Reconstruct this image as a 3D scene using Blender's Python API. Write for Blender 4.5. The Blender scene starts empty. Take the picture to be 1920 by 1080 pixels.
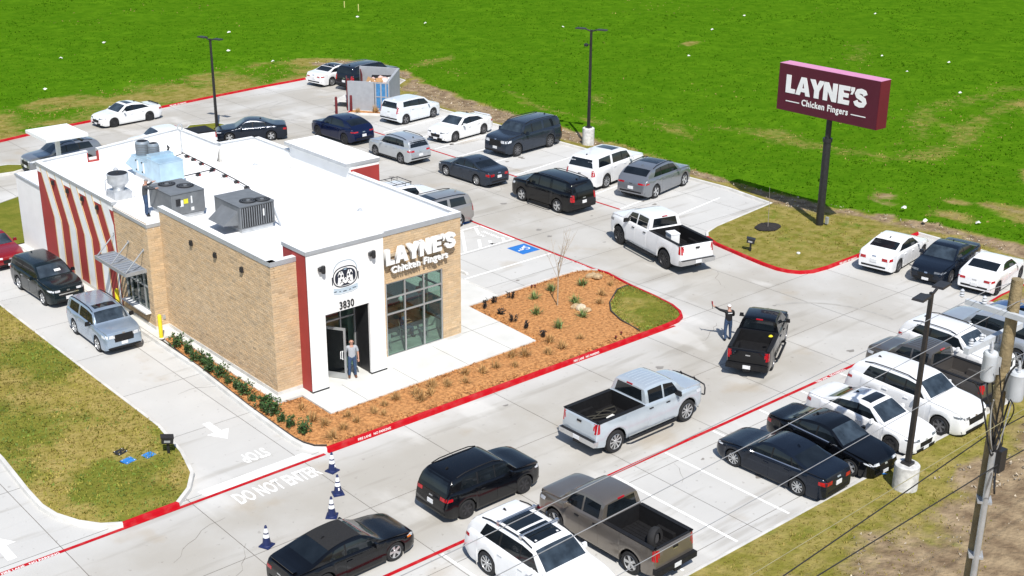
import bpy, bmesh, math, random
import numpy as np
from mathutils import Vector, Matrix
from mathutils.bvhtree import BVHTree
from mathutils.geometry import delaunay_2d_cdt
random.seed(7)
RNG = np.random.default_rng(7)
S = bpy.context.scene
C = S.collection
PI = math.pi
R = math.radians

# ---------------------------------------------------------------- camera, sky, sun, exposure
cam_d = bpy.data.cameras.new('camera')
cam = bpy.data.objects.new('camera', cam_d)
C.objects.link(cam)
cam_d.sensor_width = 36.0
cam_d.lens = 45.0
cam_d.clip_start = 0.5
cam_d.clip_end = 6000.0
_y, _p, _r = R(41.0), R(21.1), R(0.4)
_f = Vector((math.sin(_y) * math.cos(_p), math.cos(_y) * math.cos(_p), -math.sin(_p)))
_rt = Vector((math.cos(_y), -math.sin(_y), 0))
_u = _rt.cross(_f)
_r2 = _rt * math.cos(_r) + _u * math.sin(_r)
_u2 = -_rt * math.sin(_r) + _u * math.cos(_r)
cam.matrix_world = Matrix(((_r2.x, _u2.x, -_f.x, 0), (_r2.y, _u2.y, -_f.y, 0), (_r2.z, _u2.z, -_f.z, 23.1), (0, 0, 0, 1)))
S.camera = cam

SUN_EL = R(53)
SUN_DIR = Vector((-0.50, -0.866, 0)).normalized() * math.cos(SUN_EL) + Vector((0, 0, math.sin(SUN_EL)))
W = bpy.data.worlds.new('World')
S.world = W
W.use_nodes = True
_nt = W.node_tree
_bg = _nt.nodes['Background']
_sky = _nt.nodes.new('ShaderNodeTexSky')
_sky.sky_type = 'NISHITA'
_sky.sun_disc = False
_sky.sun_elevation = SUN_EL
_sky.sun_rotation = math.atan2(SUN_DIR.x, SUN_DIR.y)
_sky.air_density = 1.0
_sky.dust_density = 0.6
_nt.links.new(_sky.outputs[0], _bg.inputs[0])
_bg.inputs[1].default_value = 0.11
sun_d = bpy.data.lights.new('sun', 'SUN')
sun_d.energy = 4.6
sun_d.angle = R(0.53)
sun_d.color = (1.0, 0.955, 0.89)
sun = bpy.data.objects.new('sun', sun_d)
C.objects.link(sun)
sun.location = (0, 0, 60)
sun.rotation_euler = SUN_DIR.to_track_quat('Z', 'Y').to_euler()
S.view_settings.view_transform = 'Standard'
S.view_settings.look = 'None'
S.view_settings.gamma = 1.0
S.view_settings.use_curve_mapping = False
S.view_settings.exposure = 0.30

# ---------------------------------------------------------------- materials
MATS = {}


def pm(name, col, rough=0.6, metal=0.0, var=0.08, scale=3.0, bump=0.0, bscale=30.0, coat=0.0, col2=None, spec=0.5, coord='Object', attr=None, det=4.0, lo=0.35, hi=0.65, emit=None):
    """procedural principled material: noise between two tones, optional fine relief and a per-face tone attribute"""
    if name in MATS:
        return MATS[name]
    m = bpy.data.materials.new(name)
    m.use_nodes = True
    nt = m.node_tree
    b = nt.nodes['Principled BSDF']
    tc = nt.nodes.new('ShaderNodeTexCoord')
    nz = nt.nodes.new('ShaderNodeTexNoise')
    nz.inputs['Scale'].default_value = scale
    nz.inputs['Detail'].default_value = det
    nt.links.new(tc.outputs[coord], nz.inputs['Vector'])
    cr = nt.nodes.new('ShaderNodeValToRGB')
    a = [c * (1 - var) for c in col]
    z = [min(1, c * (1 + var)) for c in (col2 or col)]
    cr.color_ramp.elements[0].color = (*a, 1)
    cr.color_ramp.elements[1].color = (*z, 1)
    cr.color_ramp.elements[0].position = lo
    cr.color_ramp.elements[1].position = hi
    nt.links.new(nz.outputs['Fac'], cr.inputs['Fac'])
    out = cr.outputs['Color']
    if attr:
        at = nt.nodes.new('ShaderNodeAttribute')
        at.attribute_name = attr
        mx = nt.nodes.new('ShaderNodeMix')
        mx.data_type = 'RGBA'
        mx.blend_type = 'MULTIPLY'
        mx.inputs[0].default_value = 1
        nt.links.new(out, mx.inputs[6])
        nt.links.new(at.outputs['Color'], mx.inputs[7])
        out = mx.outputs[2]
    nt.links.new(out, b.inputs['Base Color'])
    b.inputs['Roughness'].default_value = rough
    b.inputs['Metallic'].default_value = metal
    b.inputs['Specular IOR Level'].default_value = spec
    b.inputs['Coat Weight'].default_value = coat
    b.inputs['Coat Roughness'].default_value = 0.04
    if bump:
        n2 = nt.nodes.new('ShaderNodeTexNoise')
        n2.inputs['Scale'].default_value = bscale
        n2.inputs['Detail'].default_value = 3
        nt.links.new(tc.outputs[coord], n2.inputs['Vector'])
        bp = nt.nodes.new('ShaderNodeBump')
        bp.inputs['Strength'].default_value = bump
        bp.inputs['Distance'].default_value = 0.05
        nt.links.new(n2.outputs['Fac'], bp.inputs['Height'])
        nt.links.new(bp.outputs['Normal'], b.inputs['Normal'])
    MATS[name] = m
    return m


def glass_mat(name, tint, refl=0.35):
    m = bpy.data.materials.new(name)
    m.use_nodes = True
    nt = m.node_tree
    for n in list(nt.nodes):
        nt.nodes.remove(n)
    o = nt.nodes.new('ShaderNodeOutputMaterial')
    mix = nt.nodes.new('ShaderNodeMixShader')
    tr = nt.nodes.new('ShaderNodeBsdfTransparent')
    gl = nt.nodes.new('ShaderNodeBsdfGlossy')
    tr.inputs[0].default_value = (*tint, 1)
    gl.inputs[0].default_value = (0.9, 0.95, 0.95, 1)
    gl.inputs['Roughness'].default_value = 0.03
    lw = nt.nodes.new('ShaderNodeLayerWeight')
    lw.inputs[0].default_value = 0.3
    nz = nt.nodes.new('ShaderNodeTexNoise')
    nz.inputs['Scale'].default_value = 1.5
    pw = nt.nodes.new('ShaderNodeMath'); pw.operation = 'POWER'
    pw.inputs[1].default_value = 3.0
    nt.links.new(lw.outputs['Facing'], pw.inputs[0])
    m1 = nt.nodes.new('ShaderNodeMath'); m1.operation = 'MULTIPLY_ADD'
    m1.inputs[1].default_value = 0.04
    m1.inputs[2].default_value = refl
    nt.links.new(nz.outputs['Fac'], m1.inputs[0])
    ad = nt.nodes.new('ShaderNodeMath'); ad.operation = 'MULTIPLY_ADD'
    ad.inputs[1].default_value = 0.6
    nt.links.new(pw.outputs[0], ad.inputs[0])
    nt.links.new(m1.outputs[0], ad.inputs[2])
    nt.links.new(ad.outputs[0], mix.inputs[0])
    nt.links.new(tr.outputs[0], mix.inputs[1])
    nt.links.new(gl.outputs[0], mix.inputs[2])
    nt.links.new(mix.outputs[0], o.inputs[0])
    MATS[name] = m
    return m


# ---------------------------------------------------------------- mesh helpers
class MB:
    """collects vertices and faces, builds ONE mesh object"""

    def __init__(s):
        s.v = []; s.f = []; s.m = []

    def add(s, vs, fs, m=0):
        b = len(s.v)
        s.v += [tuple(v) for v in vs]
        s.f += [tuple(i + b for i in f) for f in fs]
        s.m += [m] * len(fs)
        return s

    def box(s, c, d, rz=0.0, m=0, rx=0.0, ry=0.0, taper=1.0):
        M = Matrix.Rotation(rz, 3, 'Z') @ Matrix.Rotation(ry, 3, 'Y') @ Matrix.Rotation(rx, 3, 'X')
        vs = []
        for z in (-.5, .5):
            t = 1.0 if z < 0 else taper
            for x, y in ((-.5, -.5), (.5, -.5), (.5, .5), (-.5, .5)):
                vs.append(Vector(c) + M @ Vector((x * d[0] * t, y * d[1] * t, z * d[2])))
        return s.add(vs, [(3, 2, 1, 0), (4, 5, 6, 7), (0, 1, 5, 4), (1, 2, 6, 5), (2, 3, 7, 6), (3, 0, 4, 7)], m)

    def prism(s, poly, z0, z1, m=0, bottom=False):
        n = len(poly)
        vs = [(p[0], p[1], z0) for p in poly] + [(p[0], p[1], z1) for p in poly]
        fs = [tuple(range(n, 2 * n))] + [(i, (i + 1) % n, n + (i + 1) % n, n + i) for i in range(n)]
        if bottom:
            fs.append(tuple(range(n - 1, -1, -1)))
        return s.add(vs, fs, m)

    def tube(s, path, r, n=8, m=0, cap=True):
        rs = r if isinstance(r, (list, tuple)) else [r] * len(path)
        P = [Vector(p) for p in path]
        vs = []; fs = []
        for i, p in enumerate(P):
            d = (P[min(i + 1, len(P) - 1)] - P[max(i - 1, 0)]).normalized()
            a = d.orthogonal().normalized() if i == 0 else (a - d * a.dot(d)).normalized()
            b = d.cross(a)
            for k in range(n):
                t = 2 * PI * k / n
                vs.append(p + (a * math.cos(t) + b * math.sin(t)) * rs[i])
        for i in range(len(P) - 1):
            for k in range(n):
                fs.append((i * n + k, i * n + (k + 1) % n, (i + 1) * n + (k + 1) % n, (i + 1) * n + k))
        if cap:
            fs.append(tuple(range(n - 1, -1, -1)))
            fs.append(tuple((len(P) - 1) * n + k for k in range(n)))
        return s.add(vs, fs, m)

    def lathe(s, prof, c=(0, 0, 0), n=20, m=0, axis='Z', cap=True):
        vs = []; fs = []
        for r, z in prof:
            for k in range(n):
                t = 2 * PI * k / n
                x, y = r * math.cos(t), r * math.sin(t)
                v = (x, y, z) if axis == 'Z' else ((x, z, y) if axis == 'Y' else (z, x, y))
                vs.append((v[0] + c[0], v[1] + c[1], v[2] + c[2]))
        for i in range(len(prof) - 1):
            for k in range(n):
                q = (i * n + k, i * n + (k + 1) % n, (i + 1) * n + (k + 1) % n, (i + 1) * n + k)
                fs.append(q if axis != 'Y' else q[::-1])
        if cap:
            fs.append(tuple(range(n - 1, -1, -1)))
            fs.append(tuple((len(prof) - 1) * n + k for k in range(n)))
        return s.add(vs, fs, m)

    def mesh(s, name, mats, smooth=None, loc=None):
        me = bpy.data.meshes.new(name)
        v = s.v if loc is None else [(a[0] - loc[0], a[1] - loc[1], a[2] - loc[2]) for a in s.v]
        me.from_pydata(v, [], s.f)
        for x in (mats if isinstance(mats, (list, tuple)) else [mats]):
            me.materials.append(x)
        if any(s.m):
            me.polygons.foreach_set('material_index', s.m)
        if smooth is not None:
            me.polygons.foreach_set('use_smooth', [True] * len(me.polygons))
            if smooth < 179:
                me.set_sharp_from_angle(angle=R(smooth))
        me.update()
        return me

    def build(s, name, mats, parent=None, smooth=None, loc=None, fixn=True):
        me = s.mesh(name, mats, smooth, loc)
        if fixn:
            bm = bmesh.new(); bm.from_mesh(me)
            bmesh.ops.recalc_face_normals(bm, faces=bm.faces)
            bm.to_mesh(me); bm.free()
        return link(name, me, parent, loc)


def link(name, me, parent=None, loc=None):
    o = bpy.data.objects.new(name, me)
    C.objects.link(o)
    if parent:
        o.parent = parent
    if loc is not None:
        o.location = loc
    return o


def tag(o, label=None, cat=None, group=None, kind=None):
    if label: o['label'] = label
    if cat: o['category'] = cat
    if group: o['group'] = group
    if kind: o['kind'] = kind
    return o


def thing(name, label, cat, loc=(0, 0, 0), rz=0.0, group=None):
    o = bpy.data.objects.new(name, None)
    C.objects.link(o)
    o.empty_display_size = 0.3
    o.location = loc
    o.rotation_euler = (0, 0, rz)
    return tag(o, label, cat, group)


def copy_thing(o, loc, rz, label, group=None, parent=None):
    c = o.copy(); C.objects.link(c)
    if parent is None:
        c.location = loc; c.rotation_euler = (0, 0, rz)
        c['label'] = label
        if group: c['group'] = group
    else:
        c.parent = parent
    for ch in list(o.children):
        copy_thing(ch, None, None, None, None, c)
    return c


def pchip(pts, x):
    xs = [p[0] for p in pts]; ys = [p[1] for p in pts]
    n = len(xs)
    h = [xs[i + 1] - xs[i] for i in range(n - 1)]
    d = [(ys[i + 1] - ys[i]) / h[i] for i in range(n - 1)]
    t = [d[0]] + [0] * (n - 2) + [d[-1]]
    for i in range(1, n - 1):
        if d[i - 1] * d[i] > 0:
            w1, w2 = 2 * h[i] + h[i - 1], h[i] + 2 * h[i - 1]
            t[i] = (w1 + w2) / (w1 / d[i - 1] + w2 / d[i])
    x = min(max(x, xs[0]), xs[-1])
    i = 0
    while i < n - 2 and x > xs[i + 1]:
        i += 1
    s = (x - xs[i]) / h[i]
    return ((1 + 2 * s) * (1 - s) ** 2 * ys[i] + s * (1 - s) ** 2 * h[i] * t[i] + s * s * (3 - 2 * s) * ys[i + 1] + s * s * (s - 1) * h[i] * t[i + 1])


def text_mesh(txt, size, extrude=0.0, bold=0.0, name='lettering', sx=1.0, spacing=1.0):
    cu = bpy.data.curves.new('text', 'FONT')
    cu.body = txt
    cu.size = size
    cu.extrude = extrude
    cu.offset = bold
    cu.resolution_u = 3
    cu.space_character = spacing
    cu.align_x = 'CENTER'
    o = bpy.data.objects.new('text', cu)
    C.objects.link(o)
    dg = bpy.context.evaluated_depsgraph_get()
    me = bpy.data.meshes.new_from_object(o.evaluated_get(dg))
    bpy.data.objects.remove(o)
    bpy.data.curves.remove(cu)
    if sx != 1.0:
        me.transform(Matrix.Diagonal((sx, 1, 1, 1)))
    me.name = name
    return me


def basis(o, x, y, z):
    """matrix with columns x, y, z and origin o"""
    x, y, z = Vector(x), Vector(y), Vector(z)
    return Matrix(((x.x, y.x, z.x, o[0]), (x.y, y.y, z.y, o[1]), (x.z, y.z, z.z, o[2]), (0, 0, 0, 1)))


def in_poly(px, py, poly):
    """numpy point-in-polygon"""
    px = np.asarray(px, float); py = np.asarray(py, float)
    ins = np.zeros(px.shape, bool)
    n = len(poly)
    for i in range(n):
        x0, y0 = poly[i]; x1, y1 = poly[(i + 1) % n]
        if y0 == y1: continue
        c = ((y0 > py) != (y1 > py)) & (px < (x1 - x0) * (py - y0) / (y1 - y0) + x0)
        ins ^= c
    return ins


def dist_line(px, py, line):
    px = np.asarray(px, float); py = np.asarray(py, float)
    best = np.full(px.shape, 1e9)
    for (x0, y0), (x1, y1) in zip(line, line[1:]):
        dx, dy = x1 - x0, y1 - y0
        t = np.clip(((px - x0) * dx + (py - y0) * dy) / max(dx * dx + dy * dy, 1e-9), 0, 1)
        best = np.minimum(best, np.hypot(px - x0 - t * dx, py - y0 - t * dy))
    return best


def vnoise(x, y, seed=0, sc=1.0, octs=3):
    """cheap value noise on numpy arrays, about -1..1"""
    tot = np.zeros(np.shape(x)); amp = 1.0
    for o in range(octs):
        xs, ys = np.asarray(x) * sc, np.asarray(y) * sc
        xi, yi = np.floor(xs).astype(np.int64), np.floor(ys).astype(np.int64)
        fx, fy = xs - xi, ys - yi
        fx = fx * fx * (3 - 2 * fx); fy = fy * fy * (3 - 2 * fy)

        def h(a, b):
            n = (a * 374761393 + b * 668265263 + (seed + o) * 1442695041) & 0x7fffffff
            n = ((n ^ (n >> 13)) * 1274126177) & 0x7fffffff
            return (n & 0xffff) / 32767.5 - 1
        v = (h(xi, yi) * (1 - fx) + h(xi + 1, yi) * fx) * (1 - fy) + (h(xi, yi + 1) * (1 - fx) + h(xi + 1, yi + 1) * fx) * fy
        tot += v * amp; amp *= .5; sc *= 2.03
    return tot / 1.6


def set_face_tone(me, tones):
    """per-face colour multiplier stored as a face-corner colour attribute called tone"""
    a = me.color_attributes.new('tone', 'FLOAT_COLOR', 'CORNER')
    n = np.empty(len(me.polygons), np.int32); me.polygons.foreach_get('loop_total', n)
    t = np.asarray(tones, np.float32)
    t = np.concatenate([t, np.ones((len(t), 1), np.float32)], 1)
    a.data.foreach_set('color', np.repeat(t, n, axis=0).ravel())
# ================================================================ THE GROUND
LOT = [(-30, 22.45), (20, 22.45), (36, 22.43), (46, 22.3), (55.5, 22.25), (55.62, 28.62), (57, 28.75), (62.3, 28.75), (62.3, 36.7), (57, 36.68), (55.2, 36.65), (53.74, 36.62), (52.64, 36.75),
       (52.0, 37.1), (51.66, 37.6), (51.49, 38.25), (51.53, 39.3), (51.78, 41.0), (52.1, 42.96), (52.6, 44.05), (53.15, 44.55), (54.4, 44.95), (60.35, 45.75), (60.85, 49.6), (60.7, 52.5), (60.5, 61.8),
       (60.4, 65), (60.25, 70.6), (60.1, 77.5), (60.35, 84.2), (62.0, 86.6), (64.3, 88.3), (64.8, 95.2), (58.3, 94.35), (56.3, 94.1), (54.2, 93.9), (48.5, 93.05), (43.6, 92.25), (35.5, 91.1), (30.2, 89.75), (10, 84.8), (-30, 75)]
ISL_A = [(13.1, 70), (13.12, 43.8), (12.94, 40.95), (12.91, 39.6), (13.05, 38.7), (13.45, 37.75), (13.95, 37.05), (14.6, 36.62), (16.7, 36.66), (17.5, 37.35), (18.14, 38.3), (18.6, 40.0), (18.92, 42.6), (18.9, 49.8), (18.93, 70)]
ISL_B = [(22.5, 50.2), (22.49, 46.6), (22.2, 41.8), (22.12, 39.3), (22.1, 38.25), (22.16, 37.6), (22.35, 37.05), (22.75, 36.68), (34.6, 36.62), (40.2, 36.65), (41.6, 36.68), (42.35, 36.75), (42.9, 36.98), (43.3, 37.45),
         (43.65, 38.3), (43.86, 39.65), (44.02, 41.5), (44.38, 43.5), (44.28, 44.1), (43.85, 44.6), (43.2, 44.86), (42.2, 44.88), (38.05, 44.72), (38.05, 63.8), (34.5, 68.0), (31.5, 76.4), (27.0, 76.4), (24.4, 75.2), (22.9, 71.5), (22.55, 67.2)]
ISL_C = [(19.5, 82.3), (28.0, 81.2), (29.2, 81.7), (29.3, 82.6), (28.4, 83.4), (19.5, 84.6)]
ISL_D = [(41.6, 82.0), (44.3, 81.9), (45.1, 83.1), (44.6, 85.0), (42.6, 85.6), (41.4, 84.3)]
FIELD_EDGE = [(-30, 92), (20, 98.0), (33.8, 99.3), (39, 100.6), (49.4, 100.8), (58.2, 102.6), (64, 101.8), (67, 96.7), (66.2, 90.6), (64.4, 84), (63.4, 77), (63.3, 67.5), (62.7, 58.8), (62.1, 49.7), (62.6, 44.5), (64.2, 38.6), (64.5, 31.5), (67, 24), (76, 18), (90, 10)]
FIELD_POLY = FIELD_EDGE + [(400, 10), (400, 500), (-30, 500)]


def ground_mask(x, y):
    """dry (tan, dormant), dirt (bare) for world points: where the grass stands and where it does not"""
    x = np.asarray(x, float); y = np.asarray(y, float)
    inf = in_poly(x, y, FIELD_POLY)
    df = dist_line(x, y, FIELD_EDGE)
    dl = dist_line(x, y, LOT + [LOT[0]])
    n = vnoise(x, y, 3, .35, 3); n2 = vnoise(x, y, 9, .09, 3); n3 = vnoise(x, y, 5, 1.3, 2)
    dry = np.where(inf, np.clip(.5 - df / 1.6 + n * .5, 0, 1) * .6, 1.0)
    dirt = np.zeros_like(x)
    right = (x > 55) & (y < 100) & ~inf
    band = np.clip((dl - .55) / .6 + n * .6 + .25, 0, 1) * np.clip(df / .25, 0, 1) * .97
    band = np.where((y > 36) & (y < 46), np.clip(1.35 - df / 1.9 + n * .6, 0, 1), band)
    dirt = np.where(right, np.clip(band + np.clip(.25 - dl / 4, 0, 1) * 0, 0, 1), dirt)
    top = (~inf) & (y > 84) & (x < 62)
    dry = np.where(top, np.clip(.80 - (dl - 1) * .03 + n * .6 + n2 * .5 + n3 * .25, 0, 1), dry)
    dirt = np.where(top, np.clip(n2 * 1.5 + n * .6 - .55 + np.clip((x - 45) / 20, 0, .5), 0, .85), dirt)
    bot = y < 22.5
    dry = np.where(bot, np.clip(.85 + n * .35 + n3 * .2, .62, 1), dry)
    dirt = np.where(bot, np.clip((20.6 - y) / 2.4 + n * .9 + n3 * .45, 0, .90), dirt)
    lawn = (x > 51) & (x < 62) & (y > 36) & (y < 46) & ~inf
    dry = np.where(lawn, np.clip(.72 + n * .45 + n3 * .25, 0, 1), dry)
    for (cx, cy, ax, ay, rot, a, d) in PATCHES:
        ca, sa = math.cos(rot), math.sin(rot)
        u = ((x - cx) * ca + (y - cy) * sa) / ax; w = (-(x - cx) * sa + (y - cy) * ca) / ay
        q = np.clip(1.2 - np.sqrt(u * u + w * w) + n * .7 + n3 * .35, 0, 1)
        dry = np.maximum(dry, q * a * inf); dirt = np.maximum(dirt, q * d * inf)
    for ln, wd, a, d in STREAKS:
        q = np.clip(1.15 - dist_line(x + n * 1.2, y + n2 * 1.5, ln) / wd + n * .6 + n3 * .5, 0, 1)
        dry = np.maximum(dry, q * a * inf); dirt = np.maximum(dirt, q * d * inf)
    dry = np.where(inf, np.clip(dry + np.clip(n2 * .55 - .2, 0, .35), 0, 1), dry)
    return np.clip(dry, 0, 1), np.clip(dirt, 0, 1), inf


STREAKS = [([(68, 66), (72, 60.5), (74.6, 56.7)], 1.0, .42, 0), ([(74.6, 56.7), (73.6, 51.5), (75.0, 47.5), (77, 45.5)], 2.2, .52, .12), ([(77, 45.8), (82, 46.8), (88.3, 47.6), (97, 48.5)], 2.6, .50, .1), ([(80, 49), (90, 52), (102, 52)], 2.0, .45, .05), ([(68.5, 39.5), (70, 36), (73, 33)], 1.4, .85, .5), ([(66.3, 66), (66.8, 74), (68, 80)], .8, .5, .05)]
PATCHES = [(67.3, 42.0, 2.6, 1.3, .4, .9, .75), (69.5, 62, 5, 1.1, 1.2, .5, 0),
           (95, 47, 5, 2, .6, .8, .3), (70, 35.5, 3, 1.5, .9, .8, .5), (66.5, 37, 2.5, 1.2, 1.4, .8, .5), (78, 38, 3.5, 1.3, .5, .8, .3), (72, 72, 4, 1.0, .9, .5, 0), (96, 84, 2.5, .8, .3, .8, .4), (104, 70, 7, 1.6, .6, .5, 0),
           (71, 93, 5, 1.3, .4, .55, .1), (68.5, 86, 3.5, 1.1, 1.2, .5, .1), (86, 60, 9, 1.6, .8, .45, 0)]


def soil_mat(name, lush1, lush2, dry1, dry2, dirt1, dirt2):
    m = bpy.data.materials.new(name); m.use_nodes = True
    nt = m.node_tree; N = nt.nodes; L = nt.links
    b = N['Principled BSDF']; b.inputs['Roughness'].default_value = 1.0; b.inputs['Specular IOR Level'].default_value = .0
    tc = N.new('ShaderNodeTexCoord')

    def noise(sc, det=5):
        n = N.new('ShaderNodeTexNoise'); n.inputs['Scale'].default_value = sc; n.inputs['Detail'].default_value = det
        L.new(tc.outputs['Object'], n.inputs['Vector']); return n.outputs['Fac']

    def ramp(f, c1, c2, a=.35, z=.65):
        r = N.new('ShaderNodeValToRGB'); r.color_ramp.elements[0].color = (*c1, 1); r.color_ramp.elements[1].color = (*c2, 1)
        r.color_ramp.elements[0].position = a; r.color_ramp.elements[1].position = z
        L.new(f, r.inputs['Fac']); return r.outputs['Color']

    def mix(f, a, c):
        x = N.new('ShaderNodeMix'); x.data_type = 'RGBA'; L.new(f, x.inputs[0]); L.new(a, x.inputs[6]); L.new(c, x.inputs[7]); return x.outputs[2]
    at = N.new('ShaderNodeAttribute'); at.attribute_name = 'mask'
    sp = N.new('ShaderNodeSeparateColor'); L.new(at.outputs['Color'], sp.inputs[0])
    fine = noise(2.2, 6)

    def edge(f, k=.55):
        """break up a soft mask with fine noise"""
        a = N.new('ShaderNodeMath'); a.operation = 'MULTIPLY_ADD'; L.new(fine, a.inputs[0]); a.inputs[1].default_value = k; L.new(f, a.inputs[2])
        r = N.new('ShaderNodeMapRange'); r.interpolation_type = 'SMOOTHSTEP'; r.inputs[1].default_value = .5 + k * .5 - .22; r.inputs[2].default_value = .5 + k * .5 + .22
        L.new(a.outputs[0], r.inputs[0]); return r.outputs[0]
    g = mix(edge(noise(.12, 3), .8), ramp(noise(1.1), lush1, lush2), ramp(noise(.7), [c * 1.15 for c in lush2], lush1))
    d = ramp(noise(1.7), dry1, dry2)
    s = ramp(noise(1.4), dirt1, dirt2)
    L.new(mix(edge(sp.outputs[1]), mix(edge(sp.outputs[0]), g, d), s), b.inputs['Base Color'])
    bp = N.new('ShaderNodeBump'); bp.inputs['Strength'].default_value = .9; bp.inputs['Distance'].default_value = .12
    L.new(noise(4.5, 6), bp.inputs['Height']); L.new(bp.outputs['Normal'], b.inputs['Normal'])
    MATS[name] = m
    return m


M_SOIL = soil_mat('field_soil', (.048, .132, .004), (.074, .166, .006), (.17, .16, .030), (.28, .23, .075), (.17, .12, .075), (.33, .25, .155))

# terrain sheet with the lot cut out of it
_pts = []
for gx, gy, st, x0, x1, y0, y1 in ((0, 0, 1.0, 26, 106, 4, 128),):
    X, Y = np.meshgrid(np.arange(x0, x1, st), np.arange(y0, y1, st))
    _pts.append(np.stack([X.ravel(), Y.ravel()], 1) + RNG.uniform(-.35, .35, (X.size, 2)))
X, Y = np.meshgrid(np.arange(-60, 240, 7.0), np.arange(-60, 260, 7.0))
q = np.stack([X.ravel(), Y.ravel()], 1)
q = q[~((q[:, 0] > 24) & (q[:, 0] < 107) & (q[:, 1] > 2) & (q[:, 1] < 129))]
_pts.append(q)
X, Y = np.meshgrid(np.arange(-3000, 3001, 500.0), np.arange(-3000, 3001, 500.0))
q = np.stack([X.ravel(), Y.ravel()], 1)
_pts.append(q[~((np.abs(q[:, 0] - 90) < 190) & (np.abs(q[:, 1] - 100) < 190))])
_pts = np.concatenate(_pts)
KW = .16                                              # kerb width
_lv = [Vector(p) for p in LOT]


def offset_poly(poly, d):
    """offset to the left of the walking direction by d (closed)"""
    n = len(poly); out = []
    for i in range(n):
        a, b, c = Vector(poly[i - 1]), Vector(poly[i]), Vector(poly[(i + 1) % n])
        t1, t2 = (b - a).normalized(), (c - b).normalized()
        n1, n2 = Vector((-t1.y, t1.x)), Vector((-t2.y, t2.x))
        m = (n1 + n2); m = m / max(m.length_squared, .25) * 2
        out.append((b.x + m.x * d, b.y + m.y * d))
    return out


LOT_OUT = offset_poly(LOT, -KW)                      # LOT runs counter-clockwise: minus is outwards
_keep = ~in_poly(_pts[:, 0], _pts[:, 1], LOT_OUT) & (dist_line(_pts[:, 0], _pts[:, 1], LOT_OUT + [LOT_OUT[0]]) > .45)
_pts = _pts[_keep]
_bd = []
for a, b in zip(LOT_OUT, LOT_OUT[1:] + LOT_OUT[:1]):
    k = max(1, int(math.dist(a, b) / 1.2))
    _bd += [(a[0] + (b[0] - a[0]) * i / k, a[1] + (b[1] - a[1]) * i / k) for i in range(k)]
nb = len(_bd)
res = delaunay_2d_cdt([Vector(p) for p in _bd] + [Vector(p) for p in _pts], [(i, (i + 1) % nb) for i in range(nb)], [], 0, 1e-5)
tv = np.array([(v.x, v.y) for v in res[0]]); tf = np.array(res[2])
cen = tv[tf].mean(1)
tf = tf[~in_poly(cen[:, 0], cen[:, 1], LOT_OUT)]
_dl = dist_line(tv[:, 0], tv[:, 1], LOT_OUT + [LOT_OUT[0]])
_dry, _dirt, _inf = ground_mask(tv[:, 0], tv[:, 1])
_k = np.clip(_dl / 2.5, 0, 1)
tz = .13 + _k * (vnoise(tv[:, 0], tv[:, 1], 1, .22, 4) * .16 + vnoise(tv[:, 0], tv[:, 1], 2, .04, 2) * .25) + np.where(_inf, np.clip(_dl - 1, 0, 1) * .12, -.02 * _k)
me = bpy.data.meshes.new('field')
me.from_pydata(np.column_stack([tv, tz]).tolist(), [], tf.tolist())
me.materials.append(M_SOIL)
ca = me.color_attributes.new('mask', 'FLOAT_COLOR', 'POINT')
ca.data.foreach_set('color', np.column_stack([_dry, _dirt, np.zeros_like(_dry), np.ones_like(_dry)]).astype(np.float32).ravel())
me.polygons.foreach_set('use_smooth', [True] * len(me.polygons))
tag(link('field_ground', me), 'green field with tan and bare patches around the parking lot', None, None, 'structure')


# ---------------------------------------------------------------- grass as clumps of blades
def blades(name, x, y, z, h, w, tone, mats, mid, per=4, lean=.55, kind='stuff', label=None, parent=None):
    """one mesh of many blade clumps; arrays of places, heights, widths, tones"""
    n = len(x)
    az = RNG.uniform(0, 2 * PI, (n, per)); ln = RNG.uniform(.1, lean, (n, per)); hh = h[:, None] * RNG.uniform(.6, 1.1, (n, per))
    off = RNG.uniform(-.5, .5, (n, per, 2)) * w[:, None, None] * 1.6
    bx = x[:, None] + off[..., 0]; by = y[:, None] + off[..., 1]
    wx = np.cos(az + PI / 2) * w[:, None] * .5; wy = np.sin(az + PI / 2) * w[:, None] * .5
    tip = np.stack([bx + np.cos(az) * hh * ln * 1.3, by + np.sin(az) * hh * ln * 1.3, np.broadcast_to(z[:, None], bx.shape) + hh], -1)
    a = np.stack([bx + wx, by + wy, np.broadcast_to(z[:, None] - .02, bx.shape)], -1)
    b = np.stack([bx - wx, by - wy, np.broadcast_to(z[:, None] - .02, bx.shape)], -1)
    v = np.stack([a, b, tip], 2).reshape(-1, 3).astype(np.float32)
    nf = n * per
    me = bpy.data.meshes.new(name)
    me.vertices.add(nf * 3); me.vertices.foreach_set('co', v.ravel())
    me.loops.add(nf * 3); me.loops.foreach_set('vertex_index', np.arange(nf * 3, dtype=np.int32))
    me.polygons.add(nf); me.polygons.foreach_set('loop_start', np.arange(nf, dtype=np.int32) * 3)
    try:
        me.polygons.foreach_set('loop_total', np.full(nf, 3, np.int32))
    except Exception:
        pass
    for mm in mats: me.materials.append(mm)
    me.polygons.foreach_set('material_index', np.repeat(mid, per).astype(np.int32))
    me.update(calc_edges=True)
    ca = me.color_attributes.new('tone', 'FLOAT_COLOR', 'CORNER')
    t = np.repeat(tone.astype(np.float32), per * 3)
    ca.data.foreach_set('color', np.column_stack([t, t, t, np.ones_like(t)]).ravel())
    o = link(name, me, parent)
    return tag(o, label, None, None, kind)


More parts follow.
